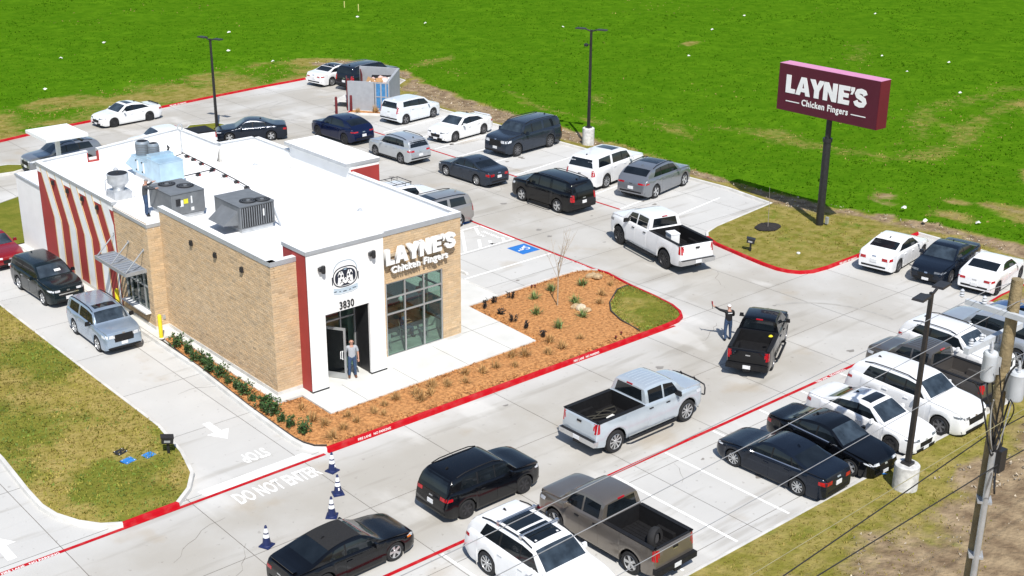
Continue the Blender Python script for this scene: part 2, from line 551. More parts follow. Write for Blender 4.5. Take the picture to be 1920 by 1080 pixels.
G_LUSH = pm('grass_lush', (.058, .158, .004), 1.0, var=.2, scale=.35, spec=.0, attr='tone')
G_DRY = pm('grass_dry', (.30, .24, .075), 1.0, var=.25, scale=.8, spec=.0, attr='tone')
G_LAWN = pm('grass_lawn', (.235, .215, .045), 1.0, var=.25, scale=1.2, spec=.0, attr='tone')
nb_ = 105000
d_ = 30 * np.exp(RNG.uniform(0, 1, nb_) * math.log(165 / 30))
an_ = R(41) + R(23.5) * RNG.uniform(-1, 1, nb_)
gx, gy = np.sin(an_) * d_, np.cos(an_) * d_
ok = ~in_poly(gx, gy, offset_poly(LOT, -.35))
gx, gy, d_ = gx[ok], gy[ok], d_[ok]
dr, di, inf = ground_mask(gx, gy)
ok = (RNG.random(len(gx)) > np.clip(di * 1.25, 0, .84)) & (RNG.random(len(gx)) < .95)
gx, gy, d_, dr, inf = gx[ok], gy[ok], d_[ok], dr[ok], inf[ok]
# height of the ground under each clump
_dl2 = dist_line(gx, gy, LOT_OUT + [LOT_OUT[0]]); _k2 = np.clip(_dl2 / 2.5, 0, 1)
gz = .13 + _k2 * (vnoise(gx, gy, 1, .22, 4) * .16 + vnoise(gx, gy, 2, .04, 2) * .25) + np.where(inf, np.clip(_dl2 - 1, 0, 1) * .12, -.02 * _k2)
hh = np.where(inf, RNG.uniform(.04, .12, len(gx)), RNG.uniform(.05, .12, len(gx))) * (1 - .35 * dr) * (1 + .25 * vnoise(gx, gy, 21, .3, 2))
ww = hh * RNG.uniform(.35, .7, len(gx)) * (1 + d_ / 160)
pick = RNG.random(len(gx)) < dr
mid = np.where(inf, np.where(pick, 1, 0), np.where(RNG.random(len(gx)) < .45, 2, 1))
blades('field_grass', gx, gy, gz, hh, ww, RNG.uniform(.92, 1.10, len(gx)) * (1 + .14 * vnoise(gx, gy, 44, .12, 3)), [G_LUSH, G_DRY, G_LAWN], mid, per=4, label='green field grass with tan dry patches')


# ---------------------------------------------------------------- concrete
def concrete_mat(name, c1, c2, stain):
    m = bpy.data.materials.new(name); m.use_nodes = True
    nt = m.node_tree; N = nt.nodes; L = nt.links
    b = N['Principled BSDF']; b.inputs['Roughness'].default_value = .85; b.inputs['Specular IOR Level'].default_value = .25
    tc = N.new('ShaderNodeTexCoord'); gi = N.new('ShaderNodeNewGeometry')

    def noise(sc, det=4, scale=None):
        n = N.new('ShaderNodeTexNoise'); n.inputs['Scale'].default_value = sc; n.inputs['Detail'].default_value = det
        if scale:
            mp = N.new('ShaderNodeMapping'); mp.inputs['Scale'].default_value = scale; L.new(gi.outputs['Position'], mp.inputs[0]); L.new(mp.outputs[0], n.inputs['Vector'])
        else:
            L.new(gi.outputs['Position'], n.inputs['Vector'])
        return n.outputs['Fac']

    def rng(f, a, z, lo=0.0, hi=1.0):
        r = N.new('ShaderNodeMapRange'); r.interpolation_type = 'SMOOTHSTEP'
        for i, q in enumerate((a, z, lo, hi)): r.inputs[i + 1].default_value = q
        L.new(f, r.inputs[0]); return r.outputs[0]

    def mth(op, a, c):
        x = N.new('ShaderNodeMath'); x.operation = op
        for i, q in ((0, a), (1, c)):
            if isinstance(q, (int, float)): x.inputs[i].default_value = q
            else: L.new(q, x.inputs[i])
        return x.outputs[0]

    def mix(f, a, c, mode='MIX'):
        x = N.new('ShaderNodeMix'); x.data_type = 'RGBA'; x.blend_type = mode
        for i, q in ((0, f), (6, a), (7, c)):
            if isinstance(q, (int, float)): x.inputs[i].default_value = q
            elif isinstance(q, tuple): x.inputs[i].default_value = (*q, 1)
            else: L.new(q, x.inputs[i])
        return x.outputs[2]
    oi = N.new('ShaderNodeObjectInfo')
    base = mix(noise(.55, 6), c1, c2)
    base = mix(rng(oi.outputs['Random'], 0, 1, 0, .16), base, (.62, .6, .57), 'MULTIPLY')
    # wear by traffic: aisles are browner and darker than stalls
    px = N.new('ShaderNodeSeparateXYZ'); L.new(gi.outputs['Position'], px.inputs[0])
    a1 = mth('MULTIPLY', rng(px.outputs[1], 27.6, 30.2), rng(px.outputs[1], 36.9, 34.6))
    a2 = mth('MULTIPLY', mth('MULTIPLY', rng(px.outputs[0], 42.5, 46), rng(px.outputs[0], 53.5, 50.5)), rng(px.outputs[1], 27, 32))
    a3 = mth('MULTIPLY', rng(px.outputs[1], 76, 80), rng(px.outputs[1], 93, 90))
    a1 = mth('MULTIPLY', a1, rng(px.outputs[0], 62, 44, .25, 1))
    tr = mth('MAXIMUM', mth('MAXIMUM', a1, a2), a3)
    w = mth('MULTIPLY', tr, rng(noise(.28, 5), .3, .62, .35, 1))
    base = mix(mth('MULTIPLY', w, .75), base, stain)
    # long streaks left by tyres and blotches of dried dirt
    st = rng(noise(.9, 5, (.16, 1.3, 1)), .56, .68)
    base = mix(mth('MULTIPLY', st, .42), base, tuple(c * .8 for c in stain))
    bl = rng(noise(.35, 6), .6, .72)
    base = mix(mth('MULTIPLY', bl, .38), base, (.36, .29, .20))
    sp = rng(noise(4.2, 4), .655, .72)
    base = mix(mth('MULTIPLY', sp, .35), base, (.18, .16, .14))
    lt = rng(noise(.8, 5, (.5, .22, 1)), .58, .7)
    base = mix(mth('MULTIPLY', lt, .35), base, (.68, .67, .64))
    L.new(base, b.inputs['Base Color'])
    bp = N.new('ShaderNodeBump'); bp.inputs['Strength'].default_value = .25; bp.inputs['Distance'].default_value = .02
    L.new(noise(30, 3), bp.inputs['Height']); L.new(bp.outputs['Normal'], b.inputs['Normal'])
    MATS[name] = m
    return m


M_CONC = concrete_mat('lot_concrete', (.475, .47, .45), (.575, .57, .55), (.35, .325, .28))
M_WALK = pm('walk_concrete', (.60, .60, .57), .85, var=.07, scale=.9, bump=.15, bscale=40)
M_KERB = pm('kerb_concrete', (.58, .57, .54), .85, var=.12, scale=1.5, bump=.2, bscale=30)
M_JOINT = pm('joint_sand', (.15, .135, .115), .95, var=.2, scale=3)
M_RED = pm('red_paint', (.47, .003, .011), .7, spec=.2, var=.10, scale=3.0, bump=.15, bscale=20, lo=.45, hi=.85, col2=(.40, .05, .05), det=8)
M_WHITE = pm('white_paint', (.80, .80, .78), .6, var=.08, scale=4, col2=(.84, .84, .82))
M_BLUE = pm('blue_paint', (.02, .16, .50), .6, var=.1, scale=4)

pave = thing('pavement', 'pale concrete parking lot and drive lanes laid in slabs', None)
pave['kind'] = 'structure'
mb = MB(); mb.add([(x, y, -.014) for x, y in LOT], [tuple(range(len(LOT)))])
mb.build('slab_base', M_JOINT, pave)


def clip_rect(poly, x0, y0, x1, y1):
    for ax, val, sg in ((0, x0, 1), (0, x1, -1), (1, y0, 1), (1, y1, -1)):
        out = []
        for i in range(len(poly)):
            a, b = poly[i - 1], poly[i]
            ia, ib = (a[ax] - val) * sg >= 0, (b[ax] - val) * sg >= 0
            if ia != ib:
                t = (val - a[ax]) / (b[ax] - a[ax])
                out.append((a[0] + t * (b[0] - a[0]), a[1] + t * (b[1] - a[1])))
            if ib: out.append(b)
        poly = out
        if not poly: return []
    return poly


xs_ = [17.1 + 4.572 * k for k in range(-11, 12)]
ys_ = [36.89 + 4.572 * k for k in range(-4, 14)]
_hid = offset_poly(ISL_A, .6), offset_poly(ISL_B, .6)
for x0, x1 in zip(xs_, xs_[1:]):
    for y0, y1 in zip(ys_, ys_[1:]):
        if x1 < 3 or x0 < -8 or (x1 < 19 and y0 > 62): continue
        cx_, cy_ = [x0, x1, x1, x0], [y0, y0, y1, y1]
        if any(in_poly(cx_, cy_, h).all() for h in _hid): continue
        p = clip_rect(LOT, x0 + .011, y0 + .011, x1 - .011, y1 - .011)
        if len(p) < 3: continue
        mb = MB(); mb.add([(x, y, 0) for x, y in p], [tuple(range(len(p)))])
        o = mb.build('slab', M_CONC, pave)
        if o.data.polygons[0].normal.z < 0: o.data.flip_normals()


# ---------------------------------------------------------------- kerbs
def kerb(poly, isred, inward, zt=.15, closed=True, skip=None):
    """a kerb along poly; inward=+1 puts its body on the left of the walking direction"""
    inn = offset_poly(poly, inward * KW); mid = offset_poly(poly, inward * .025)
    n = len(poly)
    runs = []
    for i in range(n if closed else n - 1):
        j = (i + 1) % n
        c = ((poly[i][0] + poly[j][0]) / 2, (poly[i][1] + poly[j][1]) / 2)
        if skip and skip(*c): continue
        r = bool(isred(*c))
        if runs and runs[-1][0] == r and runs[-1][1][-1] == i: runs[-1][1].append(j)
        else: runs.append((r, [i, j]))
    for r, idx in runs:
        vs = []; fs = []
        for k in idx:
            vs += [(*poly[k], -.005), (*mid[k], zt - .012), (*[mid[k][q] * .8 + inn[k][q] * .2 for q in (0, 1)], zt), (*inn[k], zt), (*inn[k], -.02)]
        for a in range(len(idx) - 1):
            for q in range(4):
                fs.append((a * 5 + q, a * 5 + q + 1, a * 5 + 5 + q + 1, a * 5 + 5 + q))
        fs += [tuple(range(5)), tuple((len(idx) - 1) * 5 + q for q in range(4, -1, -1))]
        mb = MB(); mb.add(vs, fs)
        tag(mb.build('red_kerb' if r else 'kerb', M_RED if r else M_KERB, None, 40), 'red painted fire lane kerb' if r else 'plain concrete kerb', None, None, 'structure')


kerb(LOT, lambda x, y: (x > 51 and 36 < y < 44.3 and x < 62) or (x < 59.5 and y > 89) or (x > 55.6 and 28 < y < 29 and x < 62), -1, skip=lambda x, y: x < -5)
kerb(ISL_A, lambda x, y: y < 36.9 and 14.4 < x < 17, 1)
kerb(ISL_B, lambda x, y: (y < 37 and x > 22.6) or (x > 42.5 and y < 44 and x < 45), 1)
kerb(ISL_C, lambda x, y: False, 1)
kerb(ISL_D, lambda x, y: False, 1)


def fill(name, poly, z, mat, label, grid=None):
    if grid is None:
        mb = MB(); mb.add([(x, y, z) for x, y in poly], [tuple(range(len(poly)))])
        o = mb.build(name, mat)
        if o.data.polygons[0].normal.z < 0: o.data.flip_normals()
    else:
        xs = [p[0] for p in poly]; ys = [p[1] for p in poly]
        X, Y = np.meshgrid(np.arange(min(xs), max(xs), grid), np.arange(min(ys), max(ys), grid))
        q = np.stack([X.ravel(), Y.ravel()], 1) + RNG.uniform(-.3, .3, (X.size, 2)) * grid
        q = q[in_poly(q[:, 0], q[:, 1], poly) & (dist_line(q[:, 0], q[:, 1], list(poly) + [poly[0]]) > grid * .4)]
        bd = []
        for a, b in zip(poly, list(poly[1:]) + [poly[0]]):
            k = max(1, int(math.dist(a, b) / (grid * 1.2)))
            bd += [(a[0] + (b[0] - a[0]) * i / k, a[1] + (b[1] - a[1]) * i / k) for i in range(k)]
        res = delaunay_2d_cdt([Vector(p) for p in bd] + [Vector(p) for p in q], [(i, (i + 1) % len(bd)) for i in range(len(bd))], [], 0, 1e-5)
        tv = np.array([(v.x, v.y) for v in res[0]]); tf = np.array(res[2])
        c = tv[tf].mean(1); tf = tf[in_poly(c[:, 0], c[:, 1], poly)]
        k = np.clip(dist_line(tv[:, 0], tv[:, 1], list(poly) + [poly[0]]) / .6, 0, 1)
        zz = z + k * (.05 + vnoise(tv[:, 0], tv[:, 1], 4, .8, 3) * .05)
        me = bpy.data.meshes.new(name); me.from_pydata(np.column_stack([tv, zz]).tolist(), [], tf.tolist())
        ca_ = me.color_attributes.new('mask', 'FLOAT_COLOR', 'POINT')
        dm = np.clip(.56 + .75 * vnoise(tv[:, 0], tv[:, 1], 33, .4, 3) + .3 * vnoise(tv[:, 0], tv[:, 1], 36, 1.4, 2), .15, .9)
        ca_.data.foreach_set('color', np.column_stack([dm, dm * 0, dm * 0, dm * 0 + 1]).astype(np.float32).ravel())
        me.materials.append(mat); me.polygons.foreach_set('use_smooth', [True] * len(me.polygons)); me.update()
        if me.polygons[0].normal.z < 0: me.flip_normals()
        o = link(name, me)
    return tag(o, label, None, None, 'structure')


def rand_in(poly, n, margin=.1):
    xs = [p[0] for p in poly]; ys = [p[1] for p in poly]
    x = RNG.uniform(min(xs), max(xs), n * 3); y = RNG.uniform(min(ys), max(ys), n * 3)
    ok = in_poly(x, y, poly) & (dist_line(x, y, list(poly) + [poly[0]]) > margin)
    return x[ok][:n], y[ok][:n]


M_LAWN = soil_mat('lawn_soil', (.125, .145, .022), (.175, .17, .032), (.245, .205, .05), (.33, .26, .09), (.15, .115, .08), (.25, .2, .14))
M_MULCH = pm('mulch', (.335, .145, .042), .95, var=.30, scale=7, bump=.8, bscale=16, det=6, lo=.28, hi=.62, col2=(.42, .20, .070))


def lawn(name, poly, z, n, label, hmul=1.0):
    inn = offset_poly(poly, KW)
    fill(name, inn, z, M_LAWN, label, .5)
    x, y = rand_in(inn, n, .04)
    zz = np.full(len(x), z) + np.clip(dist_line(x, y, list(inn) + [inn[0]]) / .6, 0, 1) * (.05 + vnoise(x, y, 4, .8, 3) * .05)
    h = RNG.uniform(.03, .085, len(x)) * hmul
    t = RNG.uniform(.65, 1.2, len(x)) * (1 + .3 * vnoise(x, y, 31, .5, 3))
    pr = np.clip(.26 + .6 * vnoise(x, y, 33, .4, 3), 0, 1)
    mid = np.where(RNG.random(len(x)) < pr, 1, np.where(RNG.random(len(x)) < np.clip(.26 - .6 * vnoise(x, y, 33, .4, 3), 0, .75), 2, 0))
    blades('lawn_grass', x, y, zz, h, h * RNG.uniform(.6, 1.2, len(x)), t, [G_LAWN, G_DRY, pm('grass_lawn_green', (.125, .19, .022), .8, var=.2, scale=1.2, attr='tone')], mid, per=3, lean=.9, label='short dormant lawn grass, olive and tan')


lawn('island_lawn', [p if p[1] < 68 else (p[0], 67.0) for p in ISL_A], .13, 17000, 'olive lawn of the long island beside the drive-through lane')
fill('verge_island', offset_poly(ISL_C, KW), .13, M_LAWN, 'small grass island at the end of the rear aisle')
fill('lamp_island', offset_poly(ISL_D, KW), .13, M_LAWN, 'small grass island round the rear lamp post')

# pebbles and clods on the bare strips
px_, py_ = RNG.uniform(30, 66, 26000), RNG.uniform(14, 104, 26000)
_, di_, in_ = ground_mask(px_, py_)
ok = (di_ > .45) & ~in_poly(px_, py_, LOT_OUT) & ~((px_ < 55) & (py_ > 22.3) & (py_ < 88))
px_, py_ = px_[ok], py_[ok]
hp = RNG.uniform(.02, .07, len(px_))
blades('pebbles', px_, py_, np.full(len(px_), .17), hp, hp * 1.8, RNG.uniform(.5, 1.5, len(px_)), [pm('pebble', (.34, .29, .22), .9, var=.3, scale=3, attr='tone')], np.zeros(len(px_), int), per=2, lean=1.6, label='pebbles and clods on the bare soil')

# the building island: mulch bed all over, walks and the little lawn laid on it
isl_in = offset_poly(ISL_B, KW)
BED = [p for p in isl_in if p[1] < 51]
BED = [(22.95, 50.25)] + BED[1:] if BED[0][1] > 50 else BED
BED = [p for p in BED if not (p[0] > 37 and p[1] > 44.95)]
fill('mulch_bed', BED + [(37.9, 44.55), (35.87, 44.45), (35.58, 39.27), (24.5, 39.1), (24.5, 41.2), (23.4, 41.2), (23.45, 50.3)], .085, M_MULCH, 'orange brown mulch bed in front of the restaurant', .35)
WALK = [(23.42, 50.35), (23.4, 41.25), (24.52, 41.25), (24.52, 39.08), (35.58, 39.26), (35.86, 44.46), (37.9, 44.6), (37.9, 63.6), (34.4, 67.6), (22.75, 67.0), (22.7, 50.35)]
mb = MB(); mb.prism(WALK, -.01, .14)
tag(mb.build('sidewalk', M_WALK), 'pale concrete walk around the restaurant', None, None, 'structure')
fill('rear_lawn', [(22.75, 67.2), (34.3, 67.8), (31.4, 76.2), (27.05, 76.2), (24.5, 75.05), (23.05, 71.4)], .12, M_LAWN, 'grass behind the restaurant')
for q in ((26.3, 39.15, 41.0), (28.9, 39.18, 41.0), (31.6, 39.2, 41.7), (34.1, 39.25, 44.4)):
    mb = MB(); mb.box((q[0], (q[1] + q[2]) / 2, .1412), (.018, q[2] - q[1], .004)); mb.build('walk_joint', M_JOINT)['kind'] = 'structure'
mb = MB(); mb.box((34.6, 42.0, .1412), (2.5, .018, .004)); mb.build('walk_joint', M_JOINT)['kind'] = 'structure'
LAWN2 = [(44.02 - .2, 41.5), (42.9, 41.38), (41.4, 40.4), (40.67, 39.59), (40.22, 38.51), (39.95, 37.0), (40.3, 36.85), (41.6, 36.86), (42.3, 36.93), (42.8, 37.12), (43.15, 37.55), (43.5, 38.4), (43.7, 39.65)]
fill('corner_lawn', LAWN2, .125, M_LAWN, 'small fan of lawn in the corner of the mulch bed', .4)
x, y = rand_in(LAWN2, 2600, .05)
h = RNG.uniform(.03, .07, len(x))
blades('lawn_grass', x, y, np.full(len(x), .15), h, h, RNG.uniform(.7, 1.2, len(x)) * (1 + .3 * vnoise(x, y, 12, .8, 2)), [G_LAWN, pm('grass_lawn_green', (.065, .12, .012))], (RNG.random(len(x)) < .35).astype(int), per=3, lean=.9, label='short lawn grass in the corner of the mulch bed')
_edge = [(43.75, 41.45), (42.9, 41.38), (41.4, 40.4), (40.67, 39.59), (40.22, 38.51), (39.95, 37.0)]
mb = MB(); mb.tube([(a, b, .17) for a, b in _edge], .035, 5); mb.build('steel_edging', pm('edging_steel', (.05, .045, .04), .6))['kind'] = 'structure'
mb = MB(); mb.tube([(22.72, 50.0, .15), (22.66, 46.5, .15), (22.38, 41.8, .15), (22.31, 39.3, .15), (22.3, 38.3, .15), (22.36, 37.7, .15), (22.55, 37.2, .15), (22.9, 36.92, .15)], .03, 5); mb.build('steel_edging', MATS['edging_steel'])['kind'] = 'structure'
# loose bark chips
bx, by = rand_in(BED + [(37.9, 44.55), (35.87, 44.45), (35.58, 39.27), (24.5, 39.1), (24.5, 41.2), (23.4, 41.2), (23.45, 50.3)], 9000, .05)
hb = RNG.uniform(.02, .06, len(bx))
blades('bark_chips', bx, by, np.full(len(bx), .115) + vnoise(bx, by, 4, .8, 3) * .04, hb, hb * 1.6, RNG.uniform(.6, 1.25, len(bx)), [pm('bark', (.37, .162, .050), .9, var=.3, scale=5, attr='tone')], np.zeros(len(bx), int), per=2, lean=2.5, label='loose bark chips on the mulch bed')

# ---------------------------------------------------------------- painted markings (thin sheets 4 mm apart)
Z1, Z2, Z3 = .004, .008, .012


def stripe(name, a, b, w, mat, z=Z1, label=None):
    a, b = Vector((a[0], a[1], 0)), Vector((b[0], b[1], 0))
    n = (b - a).normalized().cross(Vector((0, 0, 1))) * w / 2
    mb = MB(); mb.add([(a - n) + Vector((0, 0, z)), (b - n) + Vector((0, 0, z)), (b + n) + Vector((0, 0, z)), (a + n) + Vector((0, 0, z))], [(0, 1, 2, 3)])
    o = mb.build(name, mat, pave)
    if o.data.polygons[0].normal.z < 0: o.data.flip_normals()
    if label: o['label'] = label
    return o


stripe('red_line', (-6, 28.6), (55.75, 28.57), .16, M_RED, Z2, 'red fire lane line along the right hand row')
stripe('red_line', (4, 36.52), (22.6, 36.6), .16, M_RED, Z2, 'red fire lane line across the drive-through exit')
stripe('red_gutter', (22.75, 36.62), (41.9, 36.60), .14, M_RED, Z1); stripe('red_gutter', (14.5, 36.56), (16.9, 36.58), .14, M_RED, Z1)
stripe('red_line', (52.75, 50.9), (52.45, 67), .15, M_RED, Z2); stripe('red_line', (52.45, 67.0), (52.25, 77.5), .15, M_RED, Z2)
stripe('red_line', (44.36, 44.2), (44.6, 62), .16, M_RED, Z2)
for X_ in (19.05, 21.78, 24.42, 27.06, 29.7, 32.45, 35.17, 38.0, 40.72, 43.42, 46.12, 48.82, 51.52, 54.2):
    stripe('stall_line', (X_, 28.45), (X_ + .02, 22.7), .11, M_WHITE)
for Y_ in (75.2, 72.1, 69.1, 66.5, 63.7, 60.6, 57.3, 54.1, 51.1, 47.8):
    stripe('stall_line', (52.7, Y_ - .15), (59.2, Y_ + .85), .12, M_WHITE)
for Y_ in (47.72, 50.78, 53.82, 57.2, 60.2):
    stripe('stall_line', (38.25, Y_ - .05), (44.3, Y_ + .05), .13, M_WHITE, Z2)
stripe('stall_line', (44.3, 50.8), (44.38, 53.85), .13, M_WHITE, Z1)
for a, b in (((43.9, 53.7), (43.35, 52.75)), ((42.9, 53.7), (40.9, 50.9)), ((42.75, 52.0), (41.95, 50.9)), ((43.1, 51.5), (42.75, 50.9)), ((44.0, 51.45), (43.65, 50.9)), ((41.3, 53.7), (39.3, 50.9)), ((39.7, 53.7), (38.3, 51.7))):
    stripe('hatch_line', a, b, .17, M_WHITE, Z1)
for Y_ in (49.25, 55.3):
    mb = MB(); mb.add([(43.0, Y_ - .66, Z1), (44.25, Y_ - .66, Z1), (44.25, Y_ + .66, Z1), (43.0, Y_ + .66, Z1)], [(0, 1, 2, 3)])
    mb.build('blue_square', M_BLUE, pave)
    # wheelchair sign, its head towards the building
    t = lambda a, b: (43.66 - b * 1.0, Y_ + a * 1.0, Z2)
    mb = MB()
    mb.add([t(.07 * math.cos(k * PI / 4) - .08, .07 * math.sin(k * PI / 4) + .42) for k in range(8)], [tuple(range(8))])
    ring = [(.20 * math.cos(k * PI / 10 + 2.2) - .02, .20 * math.sin(k * PI / 10 + 2.2) - .16) for k in range(16)]
    ri = [(.13 * math.cos(k * PI / 10 + 2.2) - .02, .13 * math.sin(k * PI / 10 + 2.2) - .16) for k in range(16)]
    mb.add([t(*p) for p in ring] + [t(*p) for p in ri], [(k, k + 1, 17 + k, 16 + k) for k in range(15)])
    for pl in (((-.12, .32), (-.02, .32), (.02, .0), (-.1, .0)), ((-.1, .06), (-.1, -.02), (.22, -.02), (.18, .06)), ((.15, .04), (.23, .02), (.32, -.32), (.24, -.34)), ((.26, -.27), (.28, -.35), (.4, -.31), (.38, -.24)), ((-.05, .22), (-.05, .15), (.15, .15), (.15, .22))):
        mb.add([t(*p) for p in pl], [(0, 1, 2, 3)])
    mb.build('wheelchair_symbol', M_WHITE, pave)
# stop bar, arrows, words
mb = MB(); mb.add([(17.62, 37.15, Z1), (17.72, 36.68, Z1), (22.25, 36.74, Z1), (22.0, 37.22, Z1)], [(0, 1, 2, 3)]); mb.build('stop_bar', M_WHITE, pave)


def arrow(x, y, rz, s):
    pl = [(-.16, -.9), (.16, -.9), (.16, .1), (.5, .1), (0, .9), (-.5, .1), (-.16, .1)]
    c, q = math.cos(rz), math.sin(rz)
    mb = MB(); mb.add([(x + (a * c - b * q) * s, y + (a * q + b * c) * s, Z1) for a, b in pl], [tuple(range(7))]); mb.build('lane_arrow', M_WHITE, pave)


arrow(20.43, 40.9, PI, .95)
arrow(11.05, 38.0, 0, .95)


def words(txt, x, y, rz, size, stretch, mat=None, z=Z1, sx=1.0, bold=.02, parent=pave, label=None, up=None):
    me = text_mesh(txt, size, 0, bold * size, 'painted_words', sx)
    if up is None:
        me.transform(Matrix.Translation((x, y, z)) @ Matrix.Rotation(rz, 4, 'Z') @ Matrix.Diagonal((1, stretch, 1, 1)))
    else:
        me.transform(up @ Matrix.Diagonal((1, stretch, 1, 1)))
    me.materials.append(mat or M_WHITE)
    o = link('painted_words', me, parent)
    if label: o['label'] = label
    return o


words('DO NOT ENTER', 20.05, 35.42, 0, .5, 2.2, sx=.92, label='white words DO NOT ENTER')
words('STOP', 20.55, 38.55, PI, .52, 1.9, sx=.85, label='white word STOP')
words('PARKING', 43.95, 52.25, PI / 2, .36, 1.0, sx=1.0); words('NO', 43.45, 52.5, PI / 2, .36, 1.0)
FL = 'FIRE LANE   NO PARKING'
for x_, y_, rz_, s_ in ((11.4, 36.46, 0, .15), (28.0, 28.52, 0, .16), (42.9, 28.5, 0, .16)):
    words(FL, x_, y_, rz_, s_ * 1.1, 1.0, z=Z3)
words(FL, 44.33, 46.0, PI / 2, .17, 1.0, z=Z3)
for x_, y_ in ((24.9, 36.652), (36.2, 36.612), (55.55, 36.64)):
    words(FL, x_, y_, 0, .135, 1.0, up=basis((x_, y_ - .004, .02), (1, 0, 0), (0, .16, .99), (0, -.99, .16)))
_d = Vector((54.2 - 43.6, 93.9 - 92.25, 0)).normalized()
words(FL, 45.3, 92.5, 0, .135, 1.0, up=basis((45.3, 92.49, .02), tuple(_d), (0, .16, .99), (_d.y, -_d.x, .16)))
# wheel stops at the two wide stalls
for Y_ in (48.95, 55.4):
    mb = MB(); mb.box((38.75, Y_, .055), (.16, 1.8, .1), taper=.85)
    tag(mb.build('wheel_stop', M_KERB, None, 30, (38.75, Y_, 0)), 'concrete wheel stop in front of the wheelchair stall%s' % (' under the tan SUV' if Y_ > 50 else ' with the open blue symbol'), 'wheel stop', 'wheel stops')
# hairline cracks and drip stains
M_CRACK = pm('crack', (.16, .145, .125), .95, var=.2)
rk = random.Random(5)
for x_, y_, a_, n_ in ((14.9, 33.6, .35, 9), (15.8, 31.6, -.2, 7), (34.2, 33.4, 1.2, 6), (41.5, 34.6, .3, 8), (47.5, 38.0, 1.5, 9), (48.8, 58.0, .4, 8), (27.4, 31.9, 2.6, 7), (31.2, 26.5, .9, 6), (46.9, 70.0, 1.7, 7), (20.8, 44.8, .1, 6)):
    pts = [(x_, y_)]
    for k in range(n_): a_ += rk.uniform(-.5, .5); pts.append((pts[-1][0] + math.cos(a_) * rk.uniform(.2, .45), pts[-1][1] + math.sin(a_) * rk.uniform(.2, .45)))
    mb = MB(); vs = []
    for i, p in enumerate(pts):
        w_ = .012 * (1 - abs(2 * i / len(pts) - 1) * .6); vs += [(p[0], p[1] - w_, Z1), (p[0], p[1] + w_, Z1)]
    mb.add(vs, [(2 * i, 2 * i + 2, 2 * i + 3, 2 * i + 1) for i in range(len(pts) - 1)]); mb.build('crack', M_CRACK, pave)
M_OIL = pm('oil_stain', (.24, .225, .205), .6, var=.15, scale=3)
for k in range(46):
    x_, y_ = rk.choice(((rk.uniform(23, 55), rk.uniform(24, 27.5)), (rk.uniform(54, 58.5), rk.uniform(48, 75)), (rk.uniform(40, 43.5), rk.uniform(45.5, 60)), (rk.uniform(16, 52), rk.uniform(29.5, 35.5)), (rk.uniform(46, 51), rk.uniform(46, 80))))
    s_ = rk.uniform(.05, .16); ph = rk.uniform(0, 6)
    mb = MB(); mb.add([(x_ + s_ * math.cos(t) * (1 + .35 * math.sin(3 * t + ph)) * 1.4, y_ + s_ * math.sin(t) * (1 + .3 * math.cos(2 * t + ph)), Z1) for t in np.linspace(0, 2 * PI, 13)[:-1]], [tuple(range(12))]); mb.build('oil_stain', M_OIL, pave)
# faint tyre arcs on the aisles
M_SKID = pm('tyre_mark', (.36, .345, .315), .8, var=.1, scale=3)
for cx, cy, r, a0, a1, w in ((46.2, 31.2, 4.2, -10, 70, .16), (52.0, 84.0, 4.5, 90, 200, .12), (53.6, 84.0, 4.3, 100, 215, .12), (32.0, 24.2, 3.3, -40, 30, .06)):
    mb = MB(); k = 24
    for rr in (r, r + w): mb.add([(cx + rr * math.cos(R(a0 + (a1 - a0) * i / k)), cy + rr * math.sin(R(a0 + (a1 - a0) * i / k)), Z1) for i in range(k + 1)], [])
    mb.f += [(i, i + 1, k + 2 + i, k + 1 + i) for i in range(k)]; mb.m = [0] * k
    mb.build('tyre_mark', M_SKID, pave)
# ================================================================ THE RESTAURANT
M_MORTAR = pm('mortar', (.45, .34, .215), .9, var=.08, scale=5)
M_BRICK = pm('tan_brick', (.525, .385, .235), .85, var=.07, scale=2.2, bump=.25, bscale=26, attr='tone')
M_STUCCO = pm('white_stucco', (.80, .80, .785), .8, var=.03, scale=1.2, bump=.12, bscale=45)
M_REDP = pm('red_stucco', (.33, .035, .03), .7, var=.06, scale=1.5, bump=.1, bscale=40)
M_CREAM = pm('cream_trim', (.70, .50, .25), .7, var=.05)
M_STRW = pm('pale_stripe', (.76, .77, .77), .7, var=.04, scale=2)
M_ROOF = pm('roof_membrane', (.85, .85, .845), .7, var=.02, scale=.7, col2=(.87, .87, .865))
M_CAP = pm('metal_coping', (.42, .44, .46), .45, metal=.3, var=.06, scale=2)
M_WCAP = pm('white_coping', (.78, .79, .79), .5, var=.03)
M_ALU = pm('aluminium_frame', (.42, .43, .43), .4, metal=.5, var=.05)
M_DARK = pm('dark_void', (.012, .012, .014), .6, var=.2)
M_BLACK = pm('black_metal', (.018, .018, .02), .45, var=.2, scale=8)
M_GALV = pm('galvanised', (.52, .54, .56), .42, metal=.55, var=.12, scale=4, bump=.05)
M_HVAC = pm('grey_enamel', (.145, .155, .165), .5, var=.1, scale=3)
M_MUA = pm('blue_white_metal', (.40, .55, .66), .35, metal=.35, var=.1, scale=2)
G_BLD = glass_mat('window_glass', (.46, .60, .54), .06)

bld = thing('restaurant', 'white and tan brick restaurant with red striped side and flat white roof', 'restaurant', (28.4, 41.8, 0))
BO = Vector((28.4, 41.8, 0))


def bl(p):
    return (p[0] - BO.x, p[1] - BO.y, p[2])


def part(mb, name, mats, smooth=None, parent=None):
    """a part of the restaurant given in world coordinates"""
    mb.v = [bl(v) for v in mb.v]
    return mb.build(name, mats, parent or bld, smooth)


